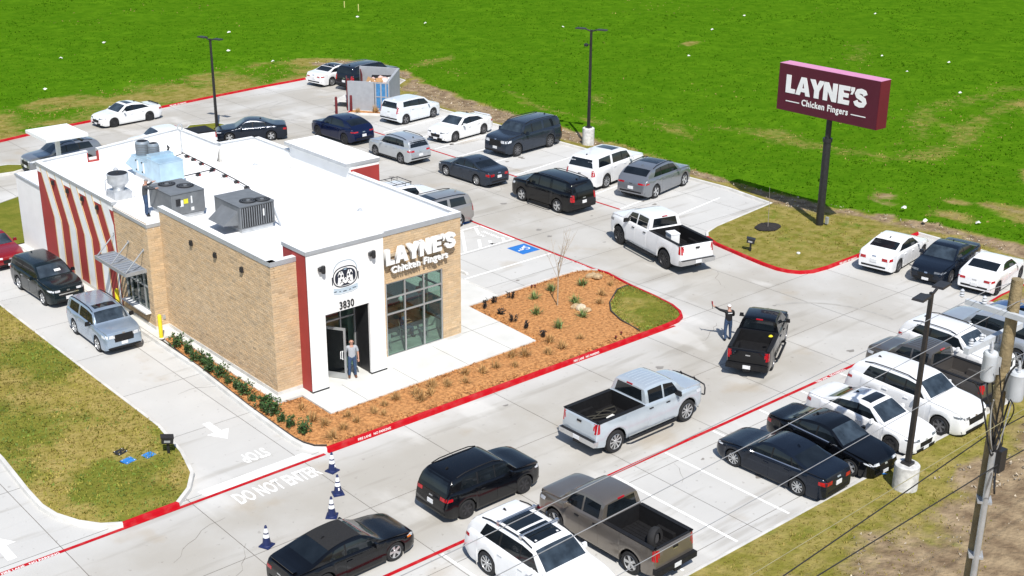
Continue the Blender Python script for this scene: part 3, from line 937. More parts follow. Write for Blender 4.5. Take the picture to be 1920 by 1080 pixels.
def wall_grid(o, u, wid, z0, z1, holes):
    """quads of a wall plane around rectangular holes; returns rectangles (a0,a1,z0,z1)"""
    xs = sorted({0, wid} | {h[0] for h in holes} | {h[1] for h in holes}); zs = sorted({z0, z1} | {h[2] for h in holes} | {h[3] for h in holes})
    return [(a, b, c, d) for a, b in zip(xs, xs[1:]) for c, d in zip(zs, zs[1:]) if not any(h[0] <= a and b <= h[1] and h[2] <= c and d <= h[3] for h in holes)]


def brick_wall(o, u, n, wid, z0, z1, holes=(), bw=.295, bh=.092, j=.011, depth=.012):
    """mortar wall with every brick a raised block, one joined part"""
    o, u, n = Vector(o), Vector(u), Vector(n)
    mb = MB()
    for a, b, c, d in wall_grid(o, u, wid, z0, z1, holes):
        mb.add([o + u * a + Vector((0, 0, c)), o + u * b + Vector((0, 0, c)), o + u * b + Vector((0, 0, d)), o + u * a + Vector((0, 0, d))], [(0, 1, 2, 3)])
    part(mb, 'wall', M_MORTAR)
    mb = MB(); tones = []
    row = 0; z = z0
    while z + bh * .5 < z1:
        zt = min(z + bh, z1)
        x = -(bw + j) * (.5 if row % 2 else 0)
        while x < wid - .02:
            segs = [(max(x, 0), min(x + bw, wid))]
            for h in holes:
                if h[2] < (z + zt) / 2 < h[3]:
                    segs = [s for a, b in segs for s in ((a, min(b, h[0])), (max(a, h[1]), b)) if s[1] - s[0] > .03]
            for a, b in segs:
                if b - a < .03: continue
                dp = depth * random.uniform(.55, 1.25)
                g = .006
                bse = [o + u * a + Vector((0, 0, z)), o + u * b + Vector((0, 0, z)), o + u * b + Vector((0, 0, zt)), o + u * a + Vector((0, 0, zt))]
                top = [o + u * (a + g) + Vector((0, 0, z + g)) + n * dp, o + u * (b - g) + Vector((0, 0, z + g)) + n * dp, o + u * (b - g) + Vector((0, 0, zt - g)) + n * dp, o + u * (a + g) + Vector((0, 0, zt - g)) + n * dp]
                mb.add(bse + top, [(4, 5, 6, 7), (0, 1, 5, 4), (1, 2, 6, 5), (2, 3, 7, 6), (3, 0, 4, 7)])
                t = random.gauss(1, .05) * (1.0 if random.random() > .07 else random.choice((.80, 1.13)))
                w = random.uniform(-.03, .03)
                tones += [(t * (1 + w), t, t * (1 - w * 1.6))] * 5
            x += bw + j
        z += bh + j; row += 1
    mb.v = [bl(v) for v in mb.v]
    me = mb.mesh('brickwork', M_BRICK)
    bm = bmesh.new(); bm.from_mesh(me)
    for f in bm.faces:
        pass
    bm.free()
    set_face_tone(me, tones)
    o2 = link('brickwork', me, bld)
    tag(o2, kind='stuff')
    return o2


XL, XR, XB = 23.75, 33.3, 23.1          # front block left and right wall, window bay wall
YF, YJ, YE = 41.8, 51.3, 63.6           # front wall, jog, rear wall
ZP, ZB, ZR = 5.88, 5.42, 5.0            # front parapet, bay parapet, roof deck
brick_wall((XL, YF, 0), (1, 0, 0), (0, -1, 0), 24.95 - XL, .16, ZP - .2)
brick_wall((28.62, YF, 0), (1, 0, 0), (0, -1, 0), XR - 28.62, .16, 5.86, [(29.22 - 28.62, 32.28 - 28.62, .16, 3.68)])
brick_wall((XL, YJ, 0), (0, -1, 0), (-1, 0, 0), YJ - YF, .16, ZP - .2)
brick_wall((XB, YJ, 0), (1, 0, 0), (0, -1, 0), XL - XB, .16, 5.05)
brick_wall((XB, 56.6, 0), (0, -1, 0), (-1, 0, 0), 56.6 - YJ, .16, 5.24, [(56.6 - 54.12, 56.6 - 51.75, .88, 2.75)])
# right wall, brick round the added windows, and the rest of the shell
brick_wall((XR, YF, 0), (0, 1, 0), (1, 0, 0), 8.3, .16, 5.86, [(.7, 7.7, .6, 2.9)], bw=.6, bh=.195)
mb = MB()
for p in (((XR, 55.6, 0), (XR, 59.2, 0), 5.9), ((XR, 59.2, 0), (31.1, 59.2, 0), 5.9), ((31.1, 59.2, 0), (31.1, YE, 0), 5.9), ((31.1, YE, 0), (XB, YE, 0), 5.2)):
    a, b, h = p
    mb.add([a, b, (b[0], b[1], h), (a[0], a[1], h)], [(0, 1, 2, 3)])
part(mb, 'rear_wall', M_STUCCO)
# plinth along the wall feet
for x0, y0, x1, y1 in ((28.66, YF - .05, XR + .04, YF), (XL - .04, YF - .04, 24.9, YF), (XL - .04, YF, XL, YJ), (XB - .04, YJ - .04, XL - .04, YJ), (XB - .04, YJ, XB, YE)):
    mb = MB(); mb.box(((x0 + x1) / 2, (y0 + y1) / 2, .15), (x1 - x0, y1 - y0, .30)); part(mb, 'plinth', M_KERB)

# roof deck and parapets
mb = MB(); mb.add([(XL + .05, YF + .2, ZR), (XR - .1, YF + .2, ZR), (XR - .1, 59.1, ZR), (31.0, 59.1, ZR), (31.0, YE - .1, ZR), (XB + .1, YE - .1, ZR), (XB + .1, YJ + .1, ZR), (XL + .05, YJ + .1, ZR)], [tuple(range(8))])
part(mb, 'roof', M_ROOF)


for k in range(6):
    mb = MB(); mb.box((28.5 if k < 5 else 27.2, 44.6 + k * 3.1, ZR + .004), (8.8 if k < 5 else 7.0, .09, .008)); part(mb, 'roof_seam', pm('membrane_seam', (.70, .70, .69), .75, var=.06, scale=3))
for x, y in ((31.9, 47.5), (26.2, 61.2), (32.2, 57.5)):
    mb = MB(); mb.lathe([(.16, 0), (.15, .03), (.09, .05), (.09, .10)], (x, y, ZR), 12); part(mb, 'roof_drain', M_GALV)


def parapet(path, z0s, z1s, th=.22, inw=1, cap=M_CAP, lip=.16, wallmat=M_ROOF, capout=.035):
    """a parapet with membrane back, sloped heights allowed, and a metal coping with a front lip"""
    inn = []
    n = len(path)
    mb = MB(); mc = MB()
    for i in range(n - 1):
        a, b = Vector(path[i]), Vector(path[i + 1])
        d = (b - a).normalized(); nn = Vector((-d.y, d.x)) * inw
        A, B = a + nn * th, b + nn * th
        mb.add([(a.x, a.y, z0s), (b.x, b.y, z0s), (b.x, b.y, z1s[i + 1]), (a.x, a.y, z1s[i]), (A.x, A.y, ZR - .05), (B.x, B.y, ZR - .05), (B.x, B.y, z1s[i + 1]), (A.x, A.y, z1s[i])], [(0, 1, 2, 3), (5, 4, 7, 6), (3, 2, 6, 7), (0, 3, 7, 4), (1, 5, 6, 2)])
        o, k = a - nn * capout, b - nn * capout
        e, g = a - d * capout, b + d * capout
        P = lambda q, z: (q.x, q.y, z)
        a0, b0 = a - nn * capout - d * capout * .99, b - nn * capout + d * capout * .99
        A1, B1 = A + nn * .02 - d * capout * .99, B + nn * .02 + d * capout * .99
        za, zb = z1s[i], z1s[i + 1]
        mc.add([P(a0, za - lip), P(b0, zb - lip), P(b0, zb + .03), P(a0, za + .03), P(A1, za - .05), P(B1, zb - .05), P(B1, zb + .03), P(A1, za + .03)], [(0, 1, 2, 3), (5, 4, 7, 6), (0, 3, 7, 4), (1, 5, 6, 2)], 0)
        mc.add([P(a0, za + .031), P(b0, zb + .031), P(B1, zb + .031), P(A1, za + .031)], [(0, 1, 2, 3)], 1)
    part(mb, 'parapet', wallmat)
    part(mc, 'coping', [cap, M_WCAP])


parapet([(XL, YJ + .02), (XL, YF)], ZP - .2, [ZP, ZP], inw=1)
parapet([(XL + .0, YF - .003), (25.2, YF - .003)], ZP - .2, [ZP, ZP], inw=1)
parapet([(28.3, YF - .003), (XR, YF - .003)], 5.8, [6.0, 6.02], inw=1, lip=.2)
parapet([(XR + .003, YF + .03), (XR + .003, 50.1)], 5.8, [6.02, 6.02], inw=1)
parapet([(XR, 55.6), (XR, 59.2)], 5.8, [6.0, 6.0], inw=1)
parapet([(XR, 59.2), (31.1, 59.2)], 5.8, [6.0, 6.0], inw=1)
parapet([(31.1, 59.2), (31.1, YE)], 5.8, [6.0, 5.97], inw=1)
parapet([(31.1, YE), (26.3, YE)], 5.0, [5.97, 5.62], inw=1)
parapet([(25.7, YE), (XB, YE)], 5.0, [5.58, 5.47], inw=1)
parapet([(XB - .04, YE), (XB - .04, 54.7)], 5.0, [5.45, 5.40], inw=1, lip=.13)
parapet([(XB - .004, 54.66), (XB - .004, YJ)], 5.0, [5.18, 5.16], inw=1, lip=.13)
parapet([(XB - .004, YJ - .004), (XL - .04, YJ - .004)], 4.9, [5.16, 5.16], inw=1, lip=.13)
mb = MB(); mb.box((26.0, YE - .1, 5.02), (.64, .26, .05), m=0)
for x in (25.7, 26.3): mb.box((x, YE - .1, 5.28), (.05, .25, .55))
part(mb, 'roof_scupper', M_REDP)

# striped panel on the bay wall
SX = XB - .035
mb = MB(); mb.box(((XB + SX) / 2 + .002, (54.7 + YE) / 2, 2.8), (XB - SX - .004, YE - 54.7, 5.1)); part(mb, 'stripe_backing', M_REDP)


def band(name, offs, mat, dx):
    """chevron bands: slanted above the kink, upright below it (y runs to the rear)"""
    for s0, s1, y_top in offs:
        mb = MB()
        P = lambda s, z: (SX - dx, s, z)
        zt, zk, zb = 5.28, 2.90, .30
        sh = -1.16                                     # slant over the upper half (towards the front going up is positive y)
        pts = []
        for s in (s0, s1):
            pts.append((P(s - sh, zt), P(s, zk), P(s, zb)))
        v = [*pts[0], *pts[1]]
        v = [(p[0], min(max(p[1], 54.72), YE - .02), p[2]) for p in v]
        vb = [(p[0] + dx + .01, p[1], p[2]) for p in v]
        mb.add(v + vb, [(0, 1, 4, 3), (1, 2, 5, 4), (0, 3, 9, 6), (0, 6, 7, 1), (1, 7, 8, 2), (3, 4, 10, 9), (4, 5, 11, 10)])
        part(mb, name, mat)


_ks = [(61.92, 61.20), (60.10, 59.38), (58.28, 57.58), (56.52, 55.86)]
band('pale_stripe', [(a, b, 0) for a, b in _ks], M_STRW, .012)
band('cream_edge', [(a + .10, a, 0) for a, b in _ks] + [(b, b - .10, 0) for a, b in _ks], M_CREAM, .014)
for s0, s1 in ((54.75, 54.72 + .8),):                   # the last, short pale stripe at the panel's front edge
    mb = MB(); v = [(SX - .012, 55.98, 5.28), (SX - .012, 54.9, 3.0), (SX - .012, 54.9, .3), (SX - .012, 55.2, 5.28), (SX - .012, 54.73, 4.3), (SX - .012, 54.73, .3)]
    mb.add(v, [(0, 1, 4, 3), (1, 2, 5, 4)]); part(mb, 'pale_stripe', M_STRW)
    mb = MB(); v = [(SX - .014, 56.08, 5.28), (SX - .014, 55.0, 3.0), (SX - .014, 55.0, .3), (SX - .014, 55.98, 5.28), (SX - .014, 54.9, 3.0), (SX - .014, 54.9, .3)]
    mb.add(v, [(0, 1, 4, 3), (1, 2, 5, 4)]); part(mb, 'cream_edge', M_CREAM)
for y, z, x in [(61.52, 4.83, SX), (59.76, 4.82, SX), (58.01, 4.83, SX), (56.34, 4.8, SX), (48.33, 5.0, XL), (46.23, 5.02, XL), (44.02, 5.0, XL)]:
    mb = MB(); mb.box((x - .06, y, z), (.1, .2, .22), taper=.8); mb.box((x - .115, y, z - .02), (.03, .13, .12)); part(mb, 'wall_light', M_BLACK)

# white annex at the rear left
mb = MB(); mb.box((26.6, 65.3, 2.0), (7.0, 3.3, 4.0)); part(mb, 'annex', M_STUCCO)
mb = MB(); mb.box((26.6, 65.3, 4.05), (7.08, 3.38, .1)); part(mb, 'annex_coping', M_CAP)
mb = MB(); mb.box((26.6, 65.3, 4.107), (6.9, 3.2, .01)); part(mb, 'annex_roof', M_ROOF)

# entrance portal
mb = MB()
x0, x1, y0, y1, zt = 24.92, 28.64, 41.05, 42.75, 6.14
od0, od1, oz = 25.70, 27.86, 3.40
P = lambda x, y, z: (x, y, z)
fr = [((x0, od0), (.15, zt)), ((od0, od1), (oz, zt)), ((od1, x1), (.15, zt))]
for (a, b), (c, d) in fr:
    mb.add([P(a, y0, c), P(b, y0, c), P(b, y0, d), P(a, y0, d)], [(0, 1, 2, 3)])
    mb.add([P(a, y1, c), P(b, y1, c), P(b, y1, d), P(a, y1, d)], [(3, 2, 1, 0)])
mb.add([P(od0, y0, .15), P(od0, y0, oz), P(od0, 42.2, oz), P(od0, 42.2, .15)], [(0, 1, 2, 3)])
mb.add([P(od0, y0, oz), P(od1, y0, oz), P(od1, 42.2, oz), P(od0, 42.2, oz)], [(0, 1, 2, 3)])
mb.add([P(x1, y0, .15), P(x1, y1, .15), P(x1, y1, zt), P(x1, y0, zt)], [(0, 1, 2, 3)])
mb.add([P(od1, y0, .15), P(od1, y0, oz), P(od1, y0 + .12, oz), P(od1, y0 + .12, .15)], [(3, 2, 1, 0)])
part(mb, 'portal', M_STUCCO)
mb = MB(); mb.add([P(x0 - .006, y0 + .02, .15), P(x0 - .006, y1, .15), P(x0 - .006, y1, zt), P(x0 - .006, y0 + .02, zt)], [(3, 2, 1, 0)]); part(mb, 'portal_red_side', M_REDP)
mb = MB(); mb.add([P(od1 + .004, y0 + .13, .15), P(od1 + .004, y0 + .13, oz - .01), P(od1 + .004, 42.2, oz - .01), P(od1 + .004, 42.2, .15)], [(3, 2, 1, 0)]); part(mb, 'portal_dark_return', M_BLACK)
mb = MB(); mb.box(((x0 + x1) / 2, (y0 + y1) / 2, zt + .06), (x1 - x0 + .08, y1 - y0 + .08, .16)); part(mb, 'portal_coping', M_CAP)
mb = MB(); mb.box(((x0 + x1) / 2, (y0 + y1) / 2, zt + .146), (x1 - x0 + .06, y1 - y0 + .06, .012)); part(mb, 'portal_top', M_ROOF)
mb = MB()
for a, b in ((x0 - .01, od0 + .02), (od1 - .02, x1 + .01)): mb.box(((a + b) / 2, y0 + .1, .17), (b - a, .24, .07))
part(mb, 'portal_foot', M_BLACK)

# side tower over the right hand entrance
tx0, tx1, ty0, ty1, tz = 33.15, 34.85, 50.1, 55.6, 6.35
mb = MB(); mb.box(((tx0 + tx1) / 2, (ty0 + ty1) / 2, tz / 2), (tx1 - tx0, ty1 - ty0, tz - .01)); part(mb, 'side_tower', M_STUCCO)
mb = MB(); mb.box(((tx0 + tx1) / 2 + .02, ty0 - .012, 3.1), (tx1 - tx0 - .04, .02, 6.1)); part(mb, 'side_tower_red_face', M_REDP)
mb = MB(); mb.box(((tx0 + tx1) / 2 - .1, (ty0 + ty1) / 2, tz + .06), (tx1 - tx0 + .3, ty1 - ty0 + .1, .16)); part(mb, 'side_tower_coping', M_CAP)
mb = MB(); mb.box(((tx0 + tx1) / 2 - .1, (ty0 + ty1) / 2, tz + .146), (tx1 - tx0 + .28, ty1 - ty0 + .08, .012)); part(mb, 'side_tower_top', M_ROOF)


# windows: frame, mullions and a pane in every opening
def window(o, u, n, cols, rows, depth=.10, fw=.06, name='window'):
    o, u, n = Vector(o), Vector(u), Vector(n)
    mb = MB()
    Z = Vector((0, 0, 1))

    def bar(a0, a1, z0, z1, d=depth):
        c = [o + u * a + Z * z + n * k for k in (-d / 2, d / 2) for a, z in ((a0, z0), (a1, z0), (a1, z1), (a0, z1))]
        mb.add(c, [(3, 2, 1, 0), (4, 5, 6, 7), (0, 1, 5, 4), (1, 2, 6, 5), (2, 3, 7, 6), (3, 0, 4, 7)])
    for i, a in enumerate(cols): bar(a - fw / 2 if 0 < i < len(cols) - 1 else (a if i == 0 else a - fw), a + fw / 2 if 0 < i < len(cols) - 1 else (a + fw if i == 0 else a), rows[0], rows[-1])
    for i, z in enumerate(rows):
        z0 = z if i == 0 else (z - fw if i == len(rows) - 1 else z - fw / 2)
        bar(cols[0] + fw, cols[-1] - fw, z0, z0 + fw, depth * .96)
    f = part(mb, name, M_ALU)
    for a, b in zip(cols, cols[1:]):
        for c, d in zip(rows, rows[1:]):
            mb = MB(); mb.add([o + u * a + Z * c - n * .01, o + u * b + Z * c - n * .01, o + u * b + Z * d - n * .01, o + u * a + Z * d - n * .01], [(0, 1, 2, 3)])
            part(mb, 'pane', G_BLD, None, f)
    return f


window((29.22, YF + .06, 0), (1, 0, 0), (0, -1, 0), (0, 1.02, 2.04, 3.06), (.24, 2.22, 2.95, 3.68))
mb = MB(); mb.box((30.75, YF + .0, .20), (3.3, .22, .09)); part(mb, 'window_sill', M_WCAP)
window((XR - .06, YF + .7, 0), (0, 1, 0), (1, 0, 0), (0, 1.75, 3.5, 5.25, 7.0), (.6, 2.2, 2.9))  # unseen side windows, added to let daylight into the dining room
f_ = window((25.70, 42.2, 0), (1, 0, 0), (0, -1, 0), (0, .55, 1.42, 2.16), (.16, 2.55, 3.40), name='entrance_glazing')
window((XB + .06, 54.12, 0), (0, -1, 0), (-1, 0, 0), (0, .5, 1.2, 1.9, 2.37), (.88, 2.05, 2.75), name='drive_through_window')
mb = MB(); mb.box((XB - .1, (54.12 + 51.75) / 2, .86), (.34, 2.5, .07)); part(mb, 'window_sill', M_WCAP)
mb = MB(); mb.box((XB + .25, 52.9, 1.5), (.3, 2.3, 2.6)); part(mb, 'window_dark_backing', M_DARK)  # near-black block stands for the unlit room behind the panes
# door leaf standing open
dl = thing('entrance_door', None, None, (26.25 - BO.x, 42.08 - BO.y, .16), math.atan2(41.28 - 42.08, 26.77 - 26.25)); dl.parent = bld
mb = MB()
for a, b, c, d in ((0, .09, 0, 2.3), (.86, .95, 0, 2.3), (.09, .86, 0, .26), (.09, .86, 2.19, 2.3)): mb.box(((a + b) / 2, 0, (c + d) / 2), (b - a, .05, d - c))
mb.build('door_frame', M_ALU, dl)
mb = MB(); mb.box((.475, 0, 1.2), (.77, .012, 1.98)); mb.build('pane', glass_mat('door_glass', (.10, .11, .11), .04), dl)
mb = MB(); mb.tube([(.82, -.03, .9), (.82, -.1, .92), (.82, -.1, 1.25), (.82, -.03, 1.27)], .018, 6); mb.tube([(.74, -.03, .92), (.74, -.1, .94), (.74, -.1, 1.23), (.74, -.03, 1.25)], .018, 6)
mb.build('door_handle', M_WCAP, dl)

# inside, seen through the glass
M_INFL = pm('inside_floor', (.42, .44, .40), .4, var=.2, scale=2)
M_INWL = pm('inside_wall', (.62, .66, .60), .8, var=.2, scale=1.5)
mb = MB(); mb.box((28.6, 46.3, .155), (9.2, 8.0, .02)); part(mb, 'inside_floor', M_INFL)
mb = MB()
mb.add([(24, 50, .1), (33.1, 50, .1), (33.1, 50, 3.9), (24, 50, 3.9)], [(0, 1, 2, 3)])
mb.add([(24, 42.3, 3.9), (33.1, 42.3, 3.9), (33.1, 50, 3.9), (24, 50, 3.9)], [(0, 1, 2, 3)])
mb.add([(33.08, 42.0, 2.9), (33.08, 50, 2.9), (33.08, 50, 3.9), (33.08, 42, 3.9)], [(0, 1, 2, 3)])
mb.add([(33.08, 42.0, .1), (33.08, 50, .1), (33.08, 50, .6), (33.08, 42, .6)], [(0, 1, 2, 3)])
mb.add([(24.0, 42.3, .1), (24.0, 50, .1), (24.0, 50, 3.9), (24.0, 42.3, 3.9)], [(0, 1, 2, 3)])
part(mb, 'inside_wall', M_INWL)

# sign letters
M_LET = pm('white_acrylic', (.80, .81, .80), .35, var=.03, coat=.3)
M_RACE = pm('letter_return', (.06, .06, .065), .5, var=.1)


def letters(txt, target_w, target_h, o, u, up, n, depth, mats, parent, bold, sp=1.0, size=1.0, name='letter'):
    """every glyph a part, fitted into a box; o = lower left corner on the face plane"""
    me = text_mesh(txt, size, depth / 2, bold, 'letters', 1.0, sp)
    vs = np.array([v.co for v in me.vertices])
    mn, mx = vs.min(0), vs.max(0)
    sx, sy = target_w / (mx[0] - mn[0]), target_h / (mx[1] - mn[1])
    me.transform(Matrix.Diagonal((sx, sy, 1, 1)) @ Matrix.Translation((-mn[0], -mn[1], 0)))
    bm = bmesh.new(); bm.from_mesh(me); bmesh.ops.remove_doubles(bm, verts=bm.verts, dist=1e-5)
    bm.verts.ensure_lookup_table(); seen = set(); comps = []
    for v in bm.verts:
        if v.index in seen: continue
        st = [v]; seen.add(v.index); comp = []
        while st:
            w = st.pop(); comp.append(w)
            for e in w.link_edges:
                q = e.other_vert(w)
                if q.index not in seen: seen.add(q.index); st.append(q)
        comps.append(comp)
    comps.sort(key=lambda c: min(v.co.x for v in c))
    groups = []
    for c in comps:
        a, b = min(v.co.x for v in c), max(v.co.x for v in c)
        if groups and a < groups[-1][1] - .4 * (b - a): groups[-1][0].extend(c); groups[-1][1] = max(groups[-1][1], b)
        else: groups.append([list(c), b])
    M = basis(o, u, up, n)
    if parent is bld: M = Matrix.Translation(-BO) @ M
    for g, _ in groups:
        ids = {v.index: k for k, v in enumerate(g)}
        vv = [M @ v.co for v in g]; ff = []; mi = []
        for f in bm.faces:
            if f.verts[0].index in ids:
                ff.append(tuple(ids[v.index] for v in f.verts)); mi.append(0 if abs(f.normal.z) > .7 else 1)
        m2 = bpy.data.meshes.new(name); m2.from_pydata([tuple(v) for v in vv], [], ff)
        for q in mats: m2.materials.append(q)
        m2.polygons.foreach_set('material_index', mi); m2.update()
        link(name, m2, parent)
    bm.free(); bpy.data.meshes.remove(me)


LIGHTR = pm('pale_return', (.66, .67, .67), .5, var=.04)
_S = [(.66, .68), (.58, .83), (.38, .875), (.19, .83), (.135, .71), (.20, .595), (.39, .52), (.58, .425), (.635, .29), (.56, .165), (.36, .125), (.16, .175), (.08, .32)]


def _stroke(p, w):
    l, r_ = [], []
    for i, q in enumerate(p):
        d = (Vector(p[min(i + 1, len(p) - 1)]) - Vector(p[max(i - 1, 0)])).normalized()
        l.append((q[0] - d.y * w, q[1] + d.x * w)); r_.append((q[0] + d.y * w, q[1] - d.x * w))
    return l + r_[::-1]


HEAVY = [('L', .66, [[(0, 0), (.62, 0), (.62, .25), (.31, .25), (.31, 1), (0, 1)]]),
         ('A', .90, [[(0, 0), (.30, 0), (.35, .19), (.62, .19), (.67, 0), (.97, 0), (.65, 1), (.32, 1)], [(.415, .40), (.555, .40), (.485, .70)]]),
         ('Y', .90, [[(0, 1), (.33, 1), (.475, .68), (.62, 1), (.95, 1), (.635, .42), (.635, 0), (.315, 0), (.315, .42)]]),
         ('N', .96, [[(0, 0), (.29, 0), (.29, .52), (.57, 0), (.87, 0), (.87, 1), (.58, 1), (.58, .48), (.30, 1), (0, 1)]]),
         ('E', .75, [[(0, 0), (.70, 0), (.70, .24), (.31, .24), (.31, .385), (.64, .385), (.64, .615), (.31, .615), (.31, .76), (.70, .76), (.70, 1), (0, 1)]]),
         ('mark', .25, [[(0, 1), (.23, 1), (.23, .82), (.12, .60), (-.01, .60), (.07, .77), (0, .77)]]),
         ('S', .80, [_stroke(_S, .135)])]


def heavy_word(w, h, o, u, n, depth, mats, parent):
    """LAYNE'S in heavy block capitals, every letter a solid of its own"""
    o, u, n, up = Vector(o), Vector(u), Vector(n), Vector((0, 0, 1))
    tot = sum(g[1] for g in HEAVY) - .06
    x = 0
    off = BO if parent is bld else Vector((0, 0, 0))
    for nm, adv, polys in HEAVY:
        cu = bpy.data.curves.new('glyph', 'CURVE'); cu.dimensions = '2D'; cu.fill_mode = 'BOTH'; cu.extrude = depth / 2
        for pl in polys:
            sp = cu.splines.new('POLY'); sp.points.add(len(pl) - 1); sp.use_cyclic_u = True
            for q, p in zip(sp.points, pl): q.co = ((x + p[0]) * w / tot, p[1] * h, 0, 1)
        ob = bpy.data.objects.new('glyph', cu); C.objects.link(ob)
        me = bpy.data.meshes.new_from_object(ob.evaluated_get(bpy.context.evaluated_depsgraph_get()))
        bpy.data.objects.remove(ob); bpy.data.curves.remove(cu)
        me.name = 'letter'; me.materials.clear()
        for q in mats: me.materials.append(q)
        for p in me.polygons: p.material_index = 0 if abs(p.normal.z) > .7 else 1
        me.transform(Matrix.Translation(-off) @ basis(o, u, up, n))
        link('letter', me, parent)
        x += adv


heavy_word(3.72, .70, (29.08, YF - .22, 4.58), (1, 0, .015), (0, -1, 0), .16, [M_LET, LIGHTR], bld)
letters('Chicken Fingers', 3.02, .40, (29.40, YF - .20, 4.06), (1, 0, .015), (0, 0, 1), (0, -1, 0), .10, [M_LET, LIGHTR], bld, .03, 1.10)
mb = MB(); mb.box((30.9, YF - .06, 4.93), (3.3, .1, .12)); mb.box((30.9, YF - .07, 4.25), (2.9, .08, .06)); part(mb, 'sign_raceway', pm('raceway', (.40, .32, .22), .6))
# house number
letters('3830', .70, .33, (26.39, 41.03, 3.47), (1, 0, 0), (0, 0, 1), (0, -1, 0), .03, [M_BLACK, M_BLACK], bld, .01, 1.05, name='number')
# portal lamps: a plate and a two-way head
for x, z in ((25.6, 5.42), (28.03, 5.52)):
    mb = MB(); mb.box((x, y0 - .03, z), (.16, .06, .2)); mb.lathe([(.075, -.16), (.09, -.1), (.09, .1), (.075, .16)], (x + .02, y0 - .15, z), 10); mb.box((x - .12, y0 - .12, z + .03), (.12, .14, .14)); part(mb, 'portal_lamp', M_BLACK, 40)


# emblem: a space helmet drawn in dark line on the portal
def poly_part(pts, mat, off, name):
    mb = MB(); mb.add([(26.73 + x, y0 - off, 4.82 + z) for x, z in pts], [tuple(range(len(pts)))])
    part(mb, name, mat)


def ell(cx, cz, rx, rz, k=28, a0=0, a1=2 * PI, e=1.0):
    sg = lambda t: math.copysign(abs(t) ** e, t)
    return [(cx + rx * sg(math.cos(a0 + (a1 - a0) * i / k)), cz + rz * sg(math.sin(a0 + (a1 - a0) * i / k))) for i in range(k)]


def ringp(cx, cz, rx, rz, w, mat, off, k=32, e=.8, a0=0, a1=2 * PI, name='emblem_line'):
    o_, i_ = ell(cx, cz, rx, rz, k, a0, a1, e), ell(cx, cz, rx - w, rz - w, k, a0, a1, e)
    full = a1 - a0 > 6.2
    mb = MB(); mb.add([(26.73 + x, y0 - off, 4.82 + z) for x, z in o_ + i_], [(j, (j + 1) % k, k + (j + 1) % k, k + j) for j in range(k if full else k - 1)])
    part(mb, name, mat)


M_INK = pm('emblem_ink', (.012, .016, .03), .6, var=.1)
M_PALE = pm('emblem_pale', (.26, .36, .45), .6, var=.1)
ringp(0, .10, .60, .62, mat=M_PALE, off=.005, a0=R(8), a1=R(172), w=.03)
ringp(0, .02, .60, .45, .045, M_INK, .006)
poly_part(ell(0, -.0, .50, .36, 32, e=.8), M_INK, .007, 'emblem_visor')
for cx, s in ((-.21, 1), (.21, -1)):                    # two pale faces in the visor
    poly_part([(cx + s * x, z) for x, z in ((-.16, -.30), (-.19, -.1), (-.15, .12), (-.08, .26), (.06, .28), (.13, .12), (.15, -.12), (.10, -.28), (-.02, -.33))], M_STUCCO, .010, 'emblem_face')
    for ex, ez, er in ((-.075, .09, .058), (.07, .07, .045)): poly_part(ell(cx + s * ex, ez, er, er * 1.3, 10), M_INK, .013, 'emblem_eye')
    poly_part(ell(cx + s * .03, -.10, .055, .04, 10), M_INK, .013, 'emblem_nose')
    poly_part([(cx + s * (.03 + x), z) for x, z in ((-.10, -.22), (-.012, -.16), (-.012, -.12), (.012, -.12), (.012, -.16), (.09, -.21), (.08, -.235), (0, -.19), (-.09, -.245))], M_INK, .0132, 'emblem_mouth')
    poly_part([(cx + s * x, z) for x, z in ((-.02, .26), (.03, .27), (.02, .16), (-.005, .16))], M_INK, .0134, 'emblem_line')
    poly_part([(cx + s * x, z) for x, z in ((-.16, .10), (-.20, -.16), (-.155, -.20), (-.125, .08))], M_INK, .013, 'emblem_ear')
poly_part(ell(0, -.15, .095, .13, 14), M_STUCCO, .0145, 'emblem_face'); poly_part(ell(0, -.10, .045, .03, 10), M_INK, .0165, 'emblem_nose')
for ex in (-.05, .05): poly_part(ell(ex, -.045, .016, .016, 8), M_INK, .0165, 'emblem_eye')
poly_part([(-.04, -.34), (-.04, -.27), (.04, -.27), (.04, -.34)], M_INK, .0165, 'emblem_gap')
poly_part(ell(0, .335, .14, .055, 14), M_INK, .012, 'emblem_badge'); poly_part(ell(0, .335, .08, .03, 10), M_PALE, .015, 'emblem_badge_mark')
for s in (-1, 1): poly_part([(s * .60, .12), (s * .65, .10), (s * .65, -.22), (s * .60, -.24)], M_INK, .008, 'emblem_ear_cup')
poly_part([(-.58, -.38), (-.3, -.45), (.3, -.45), (.58, -.38), (.6, -.58), (.3, -.66), (-.3, -.66), (-.6, -.58)], pm('emblem_collar', (.44, .53, .60), .6, var=.06), .005, 'emblem_collar')
for x, w, z in ((-.5, .12, -.545), (-.28, .07, -.58), (-.05, .16, -.6), (.2, .08, -.585), (.42, .18, -.55)): poly_part([(x - w / 2, z - .018), (x + w / 2, z - .018), (x + w / 2, z + .018), (x - w / 2, z + .018)], M_INK, .008, 'emblem_line')
poly_part([(-.58, -.615), (-.3, -.69), (.3, -.69), (.58, -.615), (.58, -.635), (.3, -.71), (-.3, -.71), (-.58, -.635)], M_PALE, .007, 'emblem_line')

